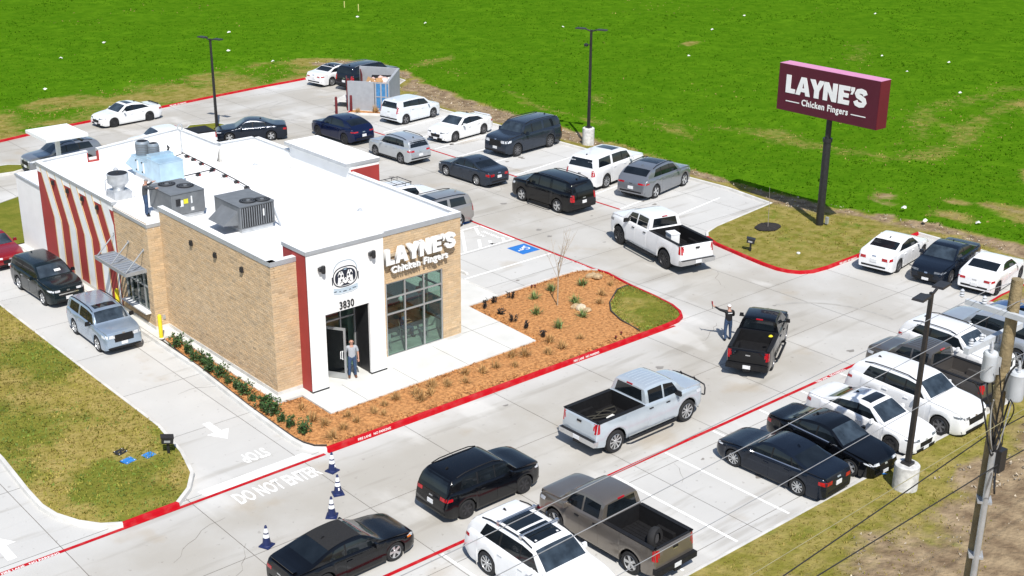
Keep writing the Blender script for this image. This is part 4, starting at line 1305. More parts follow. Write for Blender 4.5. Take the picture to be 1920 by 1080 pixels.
# canopy over the drive-through window
M_CANF = pm('canopy_grey', (.36, .38, .40), .45, metal=.4, var=.08)
can = thing('window_canopy', None, None, bl((22.65, 53.35, 2.9))); can.parent = bld
cx0, cx1, cy0, cy1 = -.56, .44, -1.62, 1.62
mb = MB()
for a in ((cx0, 0, .06, 3.24), (cx1 - .03, 0, .06, 3.24)): mb.box((a[0], 0, 0), (a[2], a[3], .16))
for y in (cy0, 0, cy1): mb.box(((cx0 + cx1) / 2, y, 0), (cx1 - cx0, .05, .159))
mb.build('canopy_frame', M_CANF, can)
lv = MB(); lv.box((0, 0, 0), (.9, .15, .02), rx=R(12)); me_l = lv.mesh('louvre', pm('canopy_louvre', (.26, .30, .36), .45, metal=.3, var=.08))
for k in range(11):
    o = link('louvre', me_l, can, (-.06, cy0 + .17 + k * .29, .03))
for y in (-1.5, 0, 1.5):
    mb = MB(); mb.tube([(cx0 + .08, y, .09), (.42, y, .95)], .028, 8); mb.lathe([(.08, .40), (.08, .445)], (0, y, .95), 10, axis='X'); mb.build('tie_rod', M_CANF, can, 40)

# the yellow guard posts
M_YEL = pm('yellow_paint', (.72, .60, .02), .5, var=.08, scale=5)
for (x, y), lb in (((22.85, 50.35), 'yellow steel bollard by the front corner of the window bay'), ((22.78, 54.6), 'yellow steel bollard under the drive-through window canopy')):
    t = thing('bollard', lb, 'bollard', (x, y, .12), 0, 'yellow bollards')
    mb = MB(); mb.lathe([(.09, 0), (.09, 1.05), (.075, 1.11), (.04, 1.14)], (0, 0, 0), 14); mb.build('post', M_YEL, t, 40)
    mb = MB(); mb.lathe([(.15, 0), (.13, .03)], (0, 0, 0), 14); mb.build('footing', M_KERB, t, 40)
# socket on the jog wall
mb = MB(); mb.box((23.5, YJ - .03, .68), (.12, .05, .2)); part(mb, 'outlet_box', M_GALV)
# ================================================================ VEHICLES
M_TYRE = pm('tyre_rubber', (.014, .014, .015), .85, var=.15, scale=6)
M_RIM = pm('alloy', (.55, .56, .57), .3, metal=.7, var=.06, scale=8)
M_RIMD = pm('dark_alloy', (.05, .05, .055), .35, metal=.6, var=.1, scale=8)
M_RIMG = pm('grey_alloy', (.20, .20, .21), .35, metal=.6, var=.1, scale=8)
M_CGL = pm('car_glass', (.008, .011, .014), .04, var=.3, scale=1.5, spec=.6)
M_CGLB = pm('windshield_glass', (.030, .042, .055), .04, var=.45, scale=2.2, spec=.7)
M_UND = pm('underbody', (.006, .006, .006), .9, var=.2)
M_PLAST = pm('black_plastic', (.010, .010, .011), .6, spec=.3, var=.15, scale=6)
M_CHROME = pm('chrome', (.65, .66, .68), .15, metal=.9, var=.04)
M_TAIL = pm('tail_light', (.38, .006, .012), .2, var=.25, scale=6, coat=.6)
M_HEAD = pm('head_light', (.55, .57, .60), .12, var=.15, scale=8, coat=.8)
M_HEADD = pm('dark_head_light', (.12, .13, .14), .12, var=.4, scale=8, coat=.8)
M_AMBER = pm('amber_lens', (.60, .16, .01), .25, var=.1)
M_PLATE = pm('plate_white', (.68, .69, .70), .5, var=.12, scale=14)
PAINT = {}


def paint(name):
    P = {'white': ((.76, .765, .77), 0, .25), 'pearl': ((.70, .73, .76), .1, .25), 'black': ((.003, .0035, .005), 0, .16), 'navy': ((.006, .012, .045), .25, .2), 'charcoal': ((.026, .036, .054), .35, .22), 'dark_skytint': ((.010, .015, .026), .35, .22),  # last entry: blue of the sky's reflection tinted into near-black paint
         'silver': ((.50, .525, .55), .55, .28), 'ice': ((.52, .58, .63), .4, .25), 'grey': ((.23, .245, .27), .55, .28), 'tan': ((.20, .175, .15), .6, .3), 'bronze': ((.13, .12, .112), .55, .3), 'red': ((.24, .008, .012), .2, .22), 'steelblue': ((.32, .40, .50), .5, .26), 'blue': ((.01, .05, .18), .3, .22), 'darkgreen': ((.010, .018, .022), .3, .2), 'taupe': ((.32, .31, .30), .5, .28)}
    c, me, ro = P[name]
    dk = max(c) < .09
    return pm('paint_' + name, c, ro, metal=me, var=.03, scale=2.0, coat=.35 if dk else .8, spec=.3 if dk else .5)


TYPES = {
    'sedan': dict(L=4.85, W=1.84, H=1.45, wb=2.82, fo=.93, r=.335, cl=.15,
                  top=[(0, .40), (.012, .49), (.05, .555), (.15, .615), (.265, .655), (.34, .80), (.42, .955), (.49, 1.0), (.58, .99), (.68, .93), (.78, .80), (.855, .735), (.93, .725), (.985, .70), (1, .60)],
                  belt=[(0, .38), (.02, .455), (.1, .535), (.27, .62), (.5, .645), (.75, .685), (.88, .69), (.97, .67), (1, .57)], tail=.24,
                  win=[(.325, .515, .425, .515), (.53, .70, .53, .675)], qw=[(.715, .785, .69, .70)], wsh=(.285, .415), rg=(.695, .815), doors=[(.30, .515), (.52, .70)], roof=(.43, .67)),
    'suv': dict(L=4.75, W=1.88, H=1.70, wb=2.75, fo=.92, r=.36, cl=.2,
                top=[(0, .40), (.01, .54), (.035, .60), (.12, .645), (.268, .675), (.33, .81), (.395, .945), (.46, .99), (.6, 1.0), (.8, .985), (.895, .955), (.935, .87), (.97, .68), (.985, .60), (1, .42)],
                belt=[(0, .38), (.015, .48), (.1, .57), (.24, .625), (.5, .645), (.8, .675), (.93, .68), (.97, .62), (1, .40)], tail=.27,
                win=[(.325, .49, .40, .49), (.50, .665, .50, .66)], qw=[(.68, .85, .675, .81)], wsh=(.285, .395), rg=None, doors=[(.30, .49), (.495, .67)], roof=(.42, .86)),
    'fullsuv': dict(L=5.25, W=2.04, H=1.92, wb=3.05, fo=.98, r=.40, cl=.24,
                    top=[(0, .38), (.006, .56), (.02, .625), (.10, .66), (.24, .685), (.29, .82), (.342, .945), (.40, .985), (.6, 1.0), (.85, .985), (.935, .96), (.96, .86), (.982, .66), (.992, .56), (1, .40)],
                    belt=[(0, .36), (.01, .52), (.1, .61), (.22, .645), (.5, .655), (.85, .665), (.95, .66), (.982, .60), (1, .38)], tail=.28,
                    win=[(.295, .45, .35, .45), (.465, .63, .465, .63)], qw=[(.67, .89, .665, .87)], wsh=(.258, .35), rg=None, doors=[(.27, .45), (.447, .64)], roof=(.36, .90)),
    'pickup': dict(L=5.95, W=2.02, H=1.95, wb=3.75, fo=.98, r=.42, cl=.34,
                   top=[(0, .42), (.006, .58), (.02, .645), (.09, .675), (.195, .695), (.24, .82), (.29, .945), (.34, .985), (.45, 1.0), (.53, .99), (.555, .96), (.566, .70), (.575, .685), (.985, .685), (.997, .66), (1, .45)],
                   belt=[(0, .40), (.01, .54), (.09, .625), (.2, .655), (.5, .66), (.57, .675), (.985, .675), (1, .43)], tail=.10,
                   win=[(.25, .385, .30, .385), (.40, .53, .40, .53)], qw=[], wsh=(.215, .30), rg='cab', doors=[(.225, .388), (.394, .545)], roof=(.32, .53), bed=(.572, .985)),
    'hatch': dict(L=4.2, W=1.80, H=1.60, wb=2.6, fo=.82, r=.33, cl=.17,
                  top=[(0, .40), (.012, .52), (.04, .575), (.12, .63), (.22, .665), (.30, .83), (.37, .955), (.44, .99), (.6, 1.0), (.85, .985), (.94, .95), (.965, .82), (.98, .64), (.99, .56), (1, .40)],
                  belt=[(0, .38), (.02, .48), (.1, .57), (.24, .63), (.5, .655), (.8, .70), (.94, .70), (.98, .58), (1, .38)], tail=.27,
                  win=[(.285, .49, .375, .49), (.505, .70, .505, .70)], qw=[(.715, .85, .71, .84)], wsh=(.25, .37), rg=None, doors=[(.26, .49), (.495, .70)], roof=(.40, .90)),
    'coupe': dict(L=4.6, W=1.82, H=1.40, wb=2.7, fo=.92, r=.335, cl=.14,
                  top=[(0, .40), (.012, .49), (.05, .56), (.15, .63), (.28, .68), (.36, .83), (.44, .965), (.51, 1.0), (.60, .985), (.72, .90), (.82, .77), (.88, .72), (.94, .70), (.985, .67), (1, .56)],
                  belt=[(0, .38), (.02, .455), (.1, .54), (.28, .635), (.5, .66), (.75, .69), (.88, .68), (.97, .64), (1, .53)], tail=.25,
                  win=[(.335, .58, .445, .575)], qw=[(.595, .72, .59, .665)], wsh=(.30, .44), rg=(.70, .83), doors=[(.31, .60)], roof=(.45, .68)),
}
TYPES['crossover'] = dict(TYPES['suv'], top=[(0, .40), (.01, .52), (.035, .575), (.12, .635), (.262, .668), (.325, .80), (.395, .945), (.46, .99), (.56, 1.0), (.72, .965), (.84, .88), (.915, .775), (.955, .69), (.985, .62), (1, .42)],
                          qw=[(.665, .80, .66, .73)], rg=(.775, .91), roof=(.42, .74))
TYPES['coupe_suv'] = dict(TYPES['suv'], top=[(0, .40), (.01, .52), (.035, .585), (.12, .635), (.268, .668), (.33, .80), (.40, .945), (.46, .99), (.58, 1.0), (.74, .975), (.84, .92), (.91, .80), (.95, .69), (.985, .61), (1, .42)],
                          qw=[(.68, .82, .675, .765)], rg=(.84, .925), roof=(.42, .80))
TYPES['compact_pickup'] = dict(TYPES['pickup'], L=5.4, W=1.9, H=1.80, wb=3.25, fo=.95, r=.385, cl=.28)


def build_wheel_mesh(key, r, style):
    k = 'tyre_%s' % key
    mb = MB(); w = .115
    mb.lathe([(r * .66, -w * .7), (r * .70, -w), (r * .93, -w), (r, -w * .75), (r, w * .75), (r * .93, w), (r * .70, w), (r * .66, w * .7)], (0, 0, 0), 26, axis='Y')
    ty = mb.mesh(k, M_TYRE, 35)
    mb = MB(); rr = r * .70
    mb.lathe([(rr * .99, .02), (rr, .10), (rr * .94, .112), (rr * .9, .075), (rr * .88, .03)], (0, 0, 0), 26, axis='Y', cap=False)
    mb.lathe([(rr * .9, .028), (.001, .028)], (0, 0, 0), 26, m=1, axis='Y', cap=False)
    n = {'five': 5, 'ten': 10, 'six': 6, 'multi': 9}[style]
    for i in range(n):
        a = 2 * PI * i / n; wd = {'five': .085, 'ten': .035, 'six': .07, 'multi': .042}[style] * r / .335
        c, s = math.cos(a), math.sin(a); p, q = -s, c
        vs = []
        for ra, ww, yy in ((.05, wd * .8, .085), (rr * .93, wd * (1.15 if style != 'ten' else .8), .092)):
            for sg in (-1, 1):
                vs.append((c * ra + p * ww / 2 * sg, yy, s * ra + q * ww / 2 * sg))
                vs.append((c * ra + p * ww / 2 * sg * 1.15, .04, s * ra + q * ww / 2 * sg * 1.15))
        mb.add(vs, [(0, 2, 6, 4), (0, 4, 5, 1), (2, 3, 7, 6)])
    mb.lathe([(.075, .05), (.07, .098), (.03, .104)], (0, 0, 0), 12, axis='Y')
    return ty, mb


WHEELS = {}


def wheel_mesh(r, style, rimmat):
    key = (round(r, 3), style, rimmat.name)
    if key not in WHEELS:
        ty, mb = build_wheel_mesh('%d' % len(WHEELS), r, style)
        WHEELS[key] = (ty, mb.mesh('rim', [rimmat, M_UND], 40))
    return WHEELS[key]


def car(kind, name, label, cat, x, y, head, color, sc=1.0, group=None, **o):
    """a vehicle standing at x, y (middle of its wheelbase); o overrides measures and picks details"""
    T = dict(TYPES[kind]); T.update({k: v for k, v in o.items() if k in T})
    L, W, H, wb, r, cl = T['L'], T['W'], T['H'], T['wb'], T['r'], T['cl']
    lift = o.get('lift', 0)
    root = thing(name, label, cat, (x, y, 0), R(head), group)
    root.scale = (sc, sc, sc)
    pmat = paint(color)
    xf = wb / 2; x0 = xf + T['fo']; x1 = x0 - L              # nose and tail; axles at +-wb/2
    X = lambda f: x0 - f * L
    F = lambda xx: (x0 - xx) / L
    ztop = lambda xx: pchip(T['top'], F(xx)) * H + lift
    zbelt = lambda xx: min(pchip(T['belt'], F(xx)) * H + lift, ztop(xx) - .012)
    Ra = r * (1.13 if cl < .3 else 1.22)

    def zlow(xx):
        f = F(xx); z = cl + lift * .7
        if f < .06: z += (.06 - f) / .06 * .10
        if f > .93: z += (f - .93) / .07 * T['tail'] * .6
        for xa in (xf, -xf):
            d = abs(xx - xa)
            if d < Ra: z = max(z, r + math.sqrt(max(Ra * Ra - d * d, 0)))
        return z

    def plan(xx):
        f = F(xx); w = 1.0
        if f < .28: w -= (.17 if kind not in ('pickup', 'fullsuv', 'compact_pickup') else .09) * ((.28 - f) / .28) ** 3.2
        if f < .02: w -= .035 * (.02 - f) / .02
        if f > .75: w -= (.12 if T['rg'] not in ('cab', None) else .05) * ((f - .75) / .25) ** 3
        if f > .94: w -= .055 * ((f - .94) / .06) ** 2
        if f < .05: w -= .045 * ((.05 - f) / .05) ** 2
        return w * W / 2
    fs = set(np.linspace(0, 1, 52).round(4)) | {p[0] for p in T['top']}
    for xa in (xf, -xf):
        for k in (-1.001, -.98, -.93, -.85, -.72, -.5, -.25, 0, .25, .5, .72, .85, .93, .98, 1.001): fs.add(F(xa + k * Ra))
    fs = sorted(f for f in fs if 0 <= f <= 1)
    st = []
    for f in fs:
        if not st or f - st[-1] > .0015: st.append(f)
    st[-1] = 1.0
    NP = 12
    vs = []
    tum = .36 if kind in ('sedan', 'coupe', 'crossover') else .27

    def section(xx):
        zt, zb, zl, w = ztop(xx), zbelt(xx), zlow(xx), plan(xx)
        zl = min(zl, zb - .05)
        h = zt - zb
        f = F(xx)
        fl = 0
        for xa in (xf, -xf):
            d = abs(xx - xa)
            if d < Ra * 1.2: fl = max(fl, .022 * (1 - (d / (Ra * 1.2)) ** 4))
        wr = w * .93 - tum * h
        q = [(w * .95 + fl * .6, zl), (w * .985 + fl, zl + .12 * (zb - zl)), (w + fl * .9, zl + .45 * (zb - zl)), (w * .995 + fl * .4, zl + .78 * (zb - zl)), (w * .975, zb - .05 * min(1, h * 8)), (w * .945, zb),
             (w * .93 - .02 - tum * h * .06, zb + .06 * h), (w * .93 - tum * h * .55, zb + .50 * h), (wr + .01, zb + .84 * h), (wr - .03 - .04 * min(h, .3), zb + .95 * h), (wr * .55, zb + .992 * h), (0, zt)]
        return q
    secs = [section(X(f)) for f in st]
    n = len(st)
    for i, f in enumerate(st):
        for yy, zz in secs[i]: vs.append((X(f), yy, zz))
        for yy, zz in secs[i][-2::-1]: vs.append((X(f), -yy, zz))
    RN = 2 * NP - 1
    faces = []
    bed = T.get('bed')
    for i in range(n - 1):
        inbed = bed and st[i] >= bed[0] - .001 and st[i + 1] <= bed[1] + .001
        for k in range(RN - 1):
            if inbed and 5 <= k <= RN - 7: continue
            faces.append((i * RN + k, i * RN + k + 1, (i + 1) * RN + k + 1, (i + 1) * RN + k))
    faces.append(tuple(range(RN - 1, -1, -1)))
    faces.append(tuple((n - 1) * RN + k for k in range(RN)))
    mb = MB(); mb.add(vs, faces)
    body = mb.build('body', pmat, root, 32)
    tri = []
    for f in faces:
        for k in range(1, len(f) - 1): tri.append((f[0], f[k], f[k + 1]))
    bvh = BVHTree.FromPolygons([Vector(v) for v in vs], tri)

    def hit(a, b, pr):
        if pr in 'LR':
            s = 1 if pr == 'L' else -1
            org, d = Vector((a, s * 4, b)), Vector((0, -s, 0))
        elif pr == 'F': org, d = Vector((8, a, b)), Vector((-1, 0, 0))
        elif pr == 'B': org, d = Vector((-8, a, b)), Vector((1, 0, 0))
        else: org, d = Vector((a, b, 5)), Vector((0, 0, -1))
        h = bvh.ray_cast(org, d)
        if h[0] is None: h = bvh.find_nearest(Vector((a, (1 if pr == 'L' else -1) * W / 2, b)) if pr in 'LR' else (Vector((x0 if pr == 'F' else x1, a, b)) if pr in 'FB' else Vector((a, b, 1.5))))
        return h[0], d

    def patch(mb, quad, pr, nu=8, nv=4, off=.005, m=0):
        """conform a four-sided outline (two coordinates per corner: bottom a, bottom b, top b, top a) to the body"""
        vs = []; fs = []
        for lay in (0, 1):
            for j in range(nv + 1):
                for i in range(nu + 1):
                    u, v = i / nu, j / nv
                    a = [quad[0][q] * (1 - u) * (1 - v) + quad[1][q] * u * (1 - v) + quad[2][q] * u * v + quad[3][q] * (1 - u) * v for q in (0, 1)]
                    p, d = hit(a[0], a[1], pr)
                    vs.append(p - d * off if lay == 0 else p + d * .012)
        K = (nu + 1) * (nv + 1)
        for j in range(nv):
            for i in range(nu): fs.append((j * (nu + 1) + i, j * (nu + 1) + i + 1, (j + 1) * (nu + 1) + i + 1, (j + 1) * (nu + 1) + i))
        ring = [i for i in range(nu + 1)] + [j * (nu + 1) + nu for j in range(1, nv + 1)] + [nv * (nu + 1) + i for i in range(nu - 1, -1, -1)] + [j * (nu + 1) for j in range(nv - 1, 0, -1)]
        for a, b in zip(ring, ring[1:] + ring[:1]): fs.append((a, b, K + b, K + a))
        return mb.add(vs, fs, m)

    def one(name, quad, pr, mat, nu=8, nv=4, off=.005, parent=None):
        mb = MB(); patch(mb, quad, pr, nu, nv, off)
        return mb.build(name, mat, parent or root, 35)
    # glass
    gside = M_CGL
    for lr in 'LR':
        if not bed:                                        # dark pillars between the side panes
            w_ = T['win'] + T['qw']
            for (a0, a1, b0, b1), (c0, c1, d0, d1) in zip(w_, w_[1:]):
                if kind == 'fullsuv' and (c0, c1, d0, d1) in T['qw']: continue
                f_ = lambda q: zbelt(X(q)) + .80 * (ztop(X(q)) - zbelt(X(q)))
                one('window_pillar', [(X(a1 - .004), zbelt(X(a1)) + .035), (X(c0 + .004), zbelt(X(c0)) + .035), (X(d0 + .004), f_(d0)), (X(b1 - .004), f_(b1))], lr, M_PLAST, 2, 4, .003)
        for a0, a1, b0, b1 in T['win'] + T['qw']:
            zb0, zb1 = zbelt(X(a0)), zbelt(X(a1))
            kz = .80
            t0, t1 = zb0, zb1
            za = max(zbelt(X(b0)) + kz * (ztop(X(b0)) - zbelt(X(b0))), zbelt(X(b0)) + .03)
            zc = max(zbelt(X(b1)) + kz * (ztop(X(b1)) - zbelt(X(b1))), zbelt(X(b1)) + .03)
            one('side_window', [(X(a0), zb0 + .035), (X(a1), zb1 + .035), (X(b1), zc), (X(b0), za)], lr, gside)
    wa, wz = T['wsh']
    wtop = W / 2 * .93 - tum * (ztop(X(wz)) - zbelt(X(wz)))
    one('windshield', [(X(wa), W / 2 * .80), (X(wa), -W / 2 * .80), (X(wz), -wtop + .07), (X(wz), wtop - .07)], 'T', M_CGLB, 10, 6)
    if T['rg'] == 'cab':
        zr, zt_ = .72 * H + lift, .93 * H + lift
        one('rear_window', [(-W * .36, zr), (W * .36, zr), (W * .31, zt_), (-W * .31, zt_)], 'B', M_CGL)
    elif T['rg']:
        g0, g1 = T['rg']
        wt = W / 2 * .93 - tum * (ztop(X(g0)) - zbelt(X(g0)))
        one('rear_window', [(X(g1), W / 2 * .74), (X(g1), -W / 2 * .74), (X(g0), -wt + .08), (X(g0), wt - .08)], 'T', M_CGL, 10, 6)
    else:
        one('rear_window', [(-W * .40, .70 * H), (W * .40, .70 * H), (W * .33, .925 * H), (-W * .33, .925 * H)], 'B', M_CGL)
    # doors with handles
    for lr in 'LR':
        s = 1 if lr == 'L' else -1
        for di, (a, b) in enumerate(T['doors']):
            xa, xb = X(a), X(b)
            zs = cl + lift * .7 + .10
            xe = xb if di == 0 else max(xb, -xf + Ra * .98)
            d = one('door', [(xa, zs), (xe, zs), (xb, zbelt(xb) - .03), (xa, zbelt(xa) - .03)], lr, pmat, 6, 5, .005)
            p, _ = hit(xb + .14, zbelt(xb) - .16, lr)
            hb = MB(); hb.box((p.x, p.y + s * .02, p.z), (.20, .035, .035)); hb.build('door_handle', M_CHROME if o.get('chrome') else (M_PLAST if kind in ('pickup',) else pmat), d)
    # mirrors
    for s in (1, -1):
        xm = X(T['win'][0][0] + .035); zm = zbelt(xm) + .09
        mb = MB(); big = 1.25 if kind in ('pickup', 'fullsuv') else 1
        mb.box((xm, s * (plan(xm) + .09 * big), zm), (.10, .19 * big, .15 * big), taper=.8); mb.box((xm, s * plan(xm) * .96, zm - .06), (.07, .12, .04))
        mb.build('mirror', M_PLAST if o.get('black_mirror') else pmat, root)
    # lights
    hz = o.get('hz', {'sedan': (.43, .50), 'coupe': (.43, .51), 'suv': (.46, .53), 'crossover': (.46, .52), 'coupe_suv': (.46, .52), 'hatch': (.46, .54)}.get(kind, (.47, .565)))
    hy = o.get('hy', .50)
    hm = M_HEADD if o.get('dark_lamps') else M_HEAD
    for s in (1, -1):
        mb = MB()
        w0 = plan(X(.02))
        patch(mb, [(s * w0 * hy, hz[0] * H + lift), (s * w0 * .95, hz[0] * H + .03 + lift), (s * w0 * .95, hz[1] * H + lift), (s * w0 * hy, hz[1] * H - .01 + lift)], 'F', 5, 2, .006)
        patch(mb, [(X(.012), hz[0] * H + .03 + lift), (X(.075), hz[0] * H + .06 + lift), (X(.085), hz[1] * H + lift), (X(.012), hz[1] * H + lift)], 'L' if s > 0 else 'R', 4, 2, .006)
        hl = mb.build('headlight', hm, root, 35)
        if o.get('amber'):
            mb = MB(); patch(mb, [(X(.05), hz[0] * H + .03), (X(.085), hz[0] * H + .05), (X(.085), hz[1] * H - .01), (X(.05), hz[1] * H - .01)], 'L' if s > 0 else 'R', 3, 2, .011); mb.build('amber_lens', M_AMBER, hl)
        mb = MB()
        tz0, tz1, ty0, tw = o.get('tl', {'sedan': (.50, .60, .52, .05), 'coupe': (.49, .57, .55, .05), 'suv': (.53, .60, .58, .06), 'crossover': (.53, .58, .55, .05), 'coupe_suv': (.52, .57, .50, .07), 'hatch': (.55, .80, .80, .03), 'fullsuv': (.44, .64, .80, .025)}.get(kind, (.46, .66, .80, .02)))
        w1 = plan(X(.985))
        patch(mb, [(s * w1 * ty0, tz0 * H + lift), (s * w1 * .955, tz0 * H + lift), (s * w1 * .955, tz1 * H + lift), (s * w1 * ty0, tz1 * H + lift)], 'B', 4, 3, .007)
        patch(mb, [(X(.993), tz0 * H + lift), (X(.993 - tw), tz0 * H + .02 + lift), (X(.993 - tw), tz1 * H + lift), (X(.985), tz1 * H + lift)], 'L' if s > 0 else 'R', 3, 3, .007)
        mb.build('taillight', M_TAIL, root, 35)
    # nose and tail furniture
    gz = o.get('gz', {'sedan': (.26, .40), 'coupe': (.24, .38), 'suv': (.33, .47), 'crossover': (.33, .47), 'coupe_suv': (.33, .49), 'hatch': (.26, .40), 'fullsuv': (.36, .56)}.get(kind, (.40, .58)))
    gy = o.get('gy', .40 if kind in ('sedan', 'coupe', 'hatch') else .47) * W / 2 * 1.1
    g = one('grille', [(-gy * .9, gz[0] * H + lift), (gy * .9, gz[0] * H + lift), (gy, gz[1] * H + lift), (-gy, gz[1] * H + lift)], 'F', M_CHROME if o.get('chrome_grille') else M_PLAST, 8, 3, .006)
    if o.get('chrome'):
        one('grille_bar', [(-gy, (gz[0] + gz[1]) / 2 * H - .02 + lift), (gy, (gz[0] + gz[1]) / 2 * H - .02 + lift), (gy, (gz[0] + gz[1]) / 2 * H + .03 + lift), (-gy, (gz[0] + gz[1]) / 2 * H + .03 + lift)], 'F', M_CHROME, 6, 1, .014, g)
    bz = cl + lift * .7
    one('front_bumper', [(-W * .40, bz + .10), (W * .40, bz + .10), (W * .42, bz + .20), (-W * .42, bz + .20)], 'F', M_CHROME if o.get('chrome_bumper') else M_PLAST, 8, 2, .012)
    rb = M_CHROME if o.get('chrome_bumper') else (pmat if o.get('body_bumper') else M_PLAST)
    if bed:
        mb = MB(); mb.box((x1 - .03, 0, bz + .24), (.24, W * .94, .20)); mb.box((x1 - .02, 0, bz + .345), (.22, W * .90, .012), m=1)
        mb.box((x1 - .10, 0, bz + .10), (.12, .30, .12), m=1)
        mb.build('rear_bumper', [rb, M_PLAST], root)
    else:
        zr0 = zlow(X(.985)) + .03
        one('rear_bumper', [(-W * .42, zr0), (W * .42, zr0), (W * .44, zr0 + .16), (-W * .44, zr0 + .16)], 'B', rb, 8, 2, .012)
    pzr = o.get('pz', (.40 if kind in ('suv', 'crossover', 'coupe_suv', 'hatch', 'fullsuv') else .47 if kind != 'coupe' else .36)) * H + lift
    if bed: pzr = bz + .25
    mb = MB()
    if bed: mb.box((x1 - .155, 0, pzr), (.012, .32, .16))
    else: patch(mb, [(-.16, pzr - .08), (.16, pzr - .08), (.16, pzr + .08), (-.16, pzr + .08)], 'B', 2, 1, .022)
    mb.build('license_plate', M_PLATE, root)
    if o.get('front_plate', True):
        zp = gz[0] * H - .08 + lift
        one('license_plate', [(-.16, zp - .075), (.16, zp - .075), (.16, zp + .075), (-.16, zp + .075)], 'F', M_PLATE, 2, 1, .024)
    # badge
    if o.get('badge', True):
        zb_ = (gz[1]) * H + .03 + lift
        one('badge', [(-.07, zb_ - .03), (.07, zb_ - .03), (.07, zb_ + .03), (-.07, zb_ + .03)], 'F', M_CHROME, 1, 1, .010)
        zb_ = pzr + .22 if not bed else .56 * H + lift
        one('badge', [(-.10, zb_ - .025), (.10, zb_ - .025), (.10, zb_ + .025), (-.10, zb_ + .025)], 'B', M_CHROME if not o.get('dark_badge') else M_PLAST, 1, 1, .010)
    # underbody
    mb = MB(); mb.box(((x0 + x1) / 2, 0, (cl + lift * .7 + r + .25) / 2 + .04), (L * .93, W - .62, r + .25 - cl + .02))
    mb.box((0, 0, cl + lift * .7 + .10), (wb - 2 * Ra - .04, W * .90, .16))
    for xx, k in ((x0 - .26, .8), (x1 + .24, .84)): mb.box((xx, 0, cl + lift * .7 + .28), (.30, W * k, .22))
    mb.build('underbody', M_UND, root)
    # wheels
    rm = {'silver': M_RIM, 'dark': M_RIMD, 'grey': M_RIMG}[o.get('rim', 'silver')]
    ty, rimm = wheel_mesh(r, o.get('spokes', 'five'), rm)
    for xa in (xf, -xf):
        for s in (1, -1):
            wo = link('wheel', ty, root, (xa, s * (W / 2 - .135), r))
            if s < 0: wo.rotation_euler = (0, 0, PI)
            link('rim', rimm, wo)
    # extras
    rf0, rf1 = T['roof']
    if o.get('rails'):
        for s in (1, -1):
            pts = []
            for k in range(7):
                xx = X(rf0 + (rf1 - rf0) * k / 6); hh = ztop(xx) - zbelt(xx)
                pts.append((xx, s * (plan(xx) * .93 - tum * hh - .03), zbelt(xx) + .97 * hh + (.05 if 0 < k < 6 else .0)))
            mb = MB(); mb.tube(pts, .022, 6); mb.build('roof_rail', M_CHROME if o['rails'] == 'chrome' else M_PLAST, root, 60)
    if o.get('sunroof'):
        a, b = o['sunroof']; ws = W * .27
        one('sunroof', [(X(b), ws), (X(b), -ws), (X(a), -ws), (X(a), ws)], 'T', M_CGL, 6, 4, .006)
    if o.get('sunroof2'):
        a, b = o['sunroof2']; ws = W * .27
        one('sunroof', [(X(b), ws), (X(b), -ws), (X(a), -ws), (X(a), ws)], 'T', M_CGL, 6, 4, .006)
    if o.get('black_roof'):
        a, b = rf0 - .01, rf1 + .01; ws = W * .335
        one('roof_skin', [(X(b), ws), (X(b), -ws), (X(a), -ws), (X(a), ws)], 'T', paint('black'), 8, 6, .004)
    if o.get('soft_top'):
        a, b = rf0 - .01, .70; ws = W * .33
        one('soft_top', [(X(b), ws * 1.05), (X(b), -ws * 1.05), (X(a), -ws), (X(a), ws)], 'T', pm('top_fabric', (.012, .012, .013), .95, var=.2, scale=20, bump=.3, bscale=60), 10, 8, .012)
    if o.get('spoiler'):
        xx = X(.955); zz = ztop(xx)
        mb = MB(); mb.box((xx - .03, 0, zz + .055), (.16, W * .72, .025)); mb.box((xx - .02, W * .30, zz + .02), (.08, .03, .07)); mb.box((xx - .02, -W * .30, zz + .02), (.08, .03, .07)); mb.build('spoiler', M_PLAST if o['spoiler'] == 'black' else pmat, root)
    if o.get('fin', kind not in ('pickup', 'compact_pickup')):
        xx = X(rf1 - .03); mb = MB(); mb.box((xx, 0, ztop(xx) + .03), (.16, .04, .07), taper=.4); mb.build('antenna_fin', M_PLAST if o.get('fin_black', color in ('white', 'silver', 'black')) else pmat, root)
    if o.get('roof_ribs'):
        mb = MB()
        for k in range(-3, 4):
            yy = k * W * .09
            for i in range(6):
                pass
            pts = []
            for i in range(7):
                xx = X(rf0 + .01 + (rf1 - rf0 - .03) * i / 6); p, _ = hit(xx, yy, 'T'); pts.append((p.x, p.y, p.z + .002))
            mb.tube(pts, .016, 4)
        mb.build('roof_rib', pmat, root)
    if o.get('rack'):
        mb = MB()
        zz = ztop(X((rf0 + rf1) / 2)) + .16; xa, xb = X(rf0 + .03), X(rf1 - .05); wy = W * .34
        mb.tube([(xa, wy, zz), (xa, -wy, zz), (xb, -wy, zz), (xb, wy, zz), (xa, wy, zz)], .025, 6)
        for k in range(1, 5): xx = xa + (xb - xa) * k / 5; mb.tube([(xx, wy, zz - .02), (xx, -wy, zz - .02)], .018, 5)
        for xx in (xa * .9, xb * .9, 0):
            for s in (1, -1): mb.tube([(xx, s * wy, zz), (xx, s * wy, zz - .18)], .02, 5)
        mb.build('roof_rack', M_BLACK, root)
    if o.get('cross_bars'):
        for f in (rf0 + .10, rf0 + .30):
            xx = X(f); zz = ztop(xx) + .10; wy = W * .36
            mb = MB(); mb.tube([(xx, wy, zz), (xx, -wy, zz)], .028, 8)
            for s in (1, -1): mb.box((xx, s * wy, zz - .05), (.12, .07, .14))
            mb.build('cross_bar', [M_CHROME], root, 50)
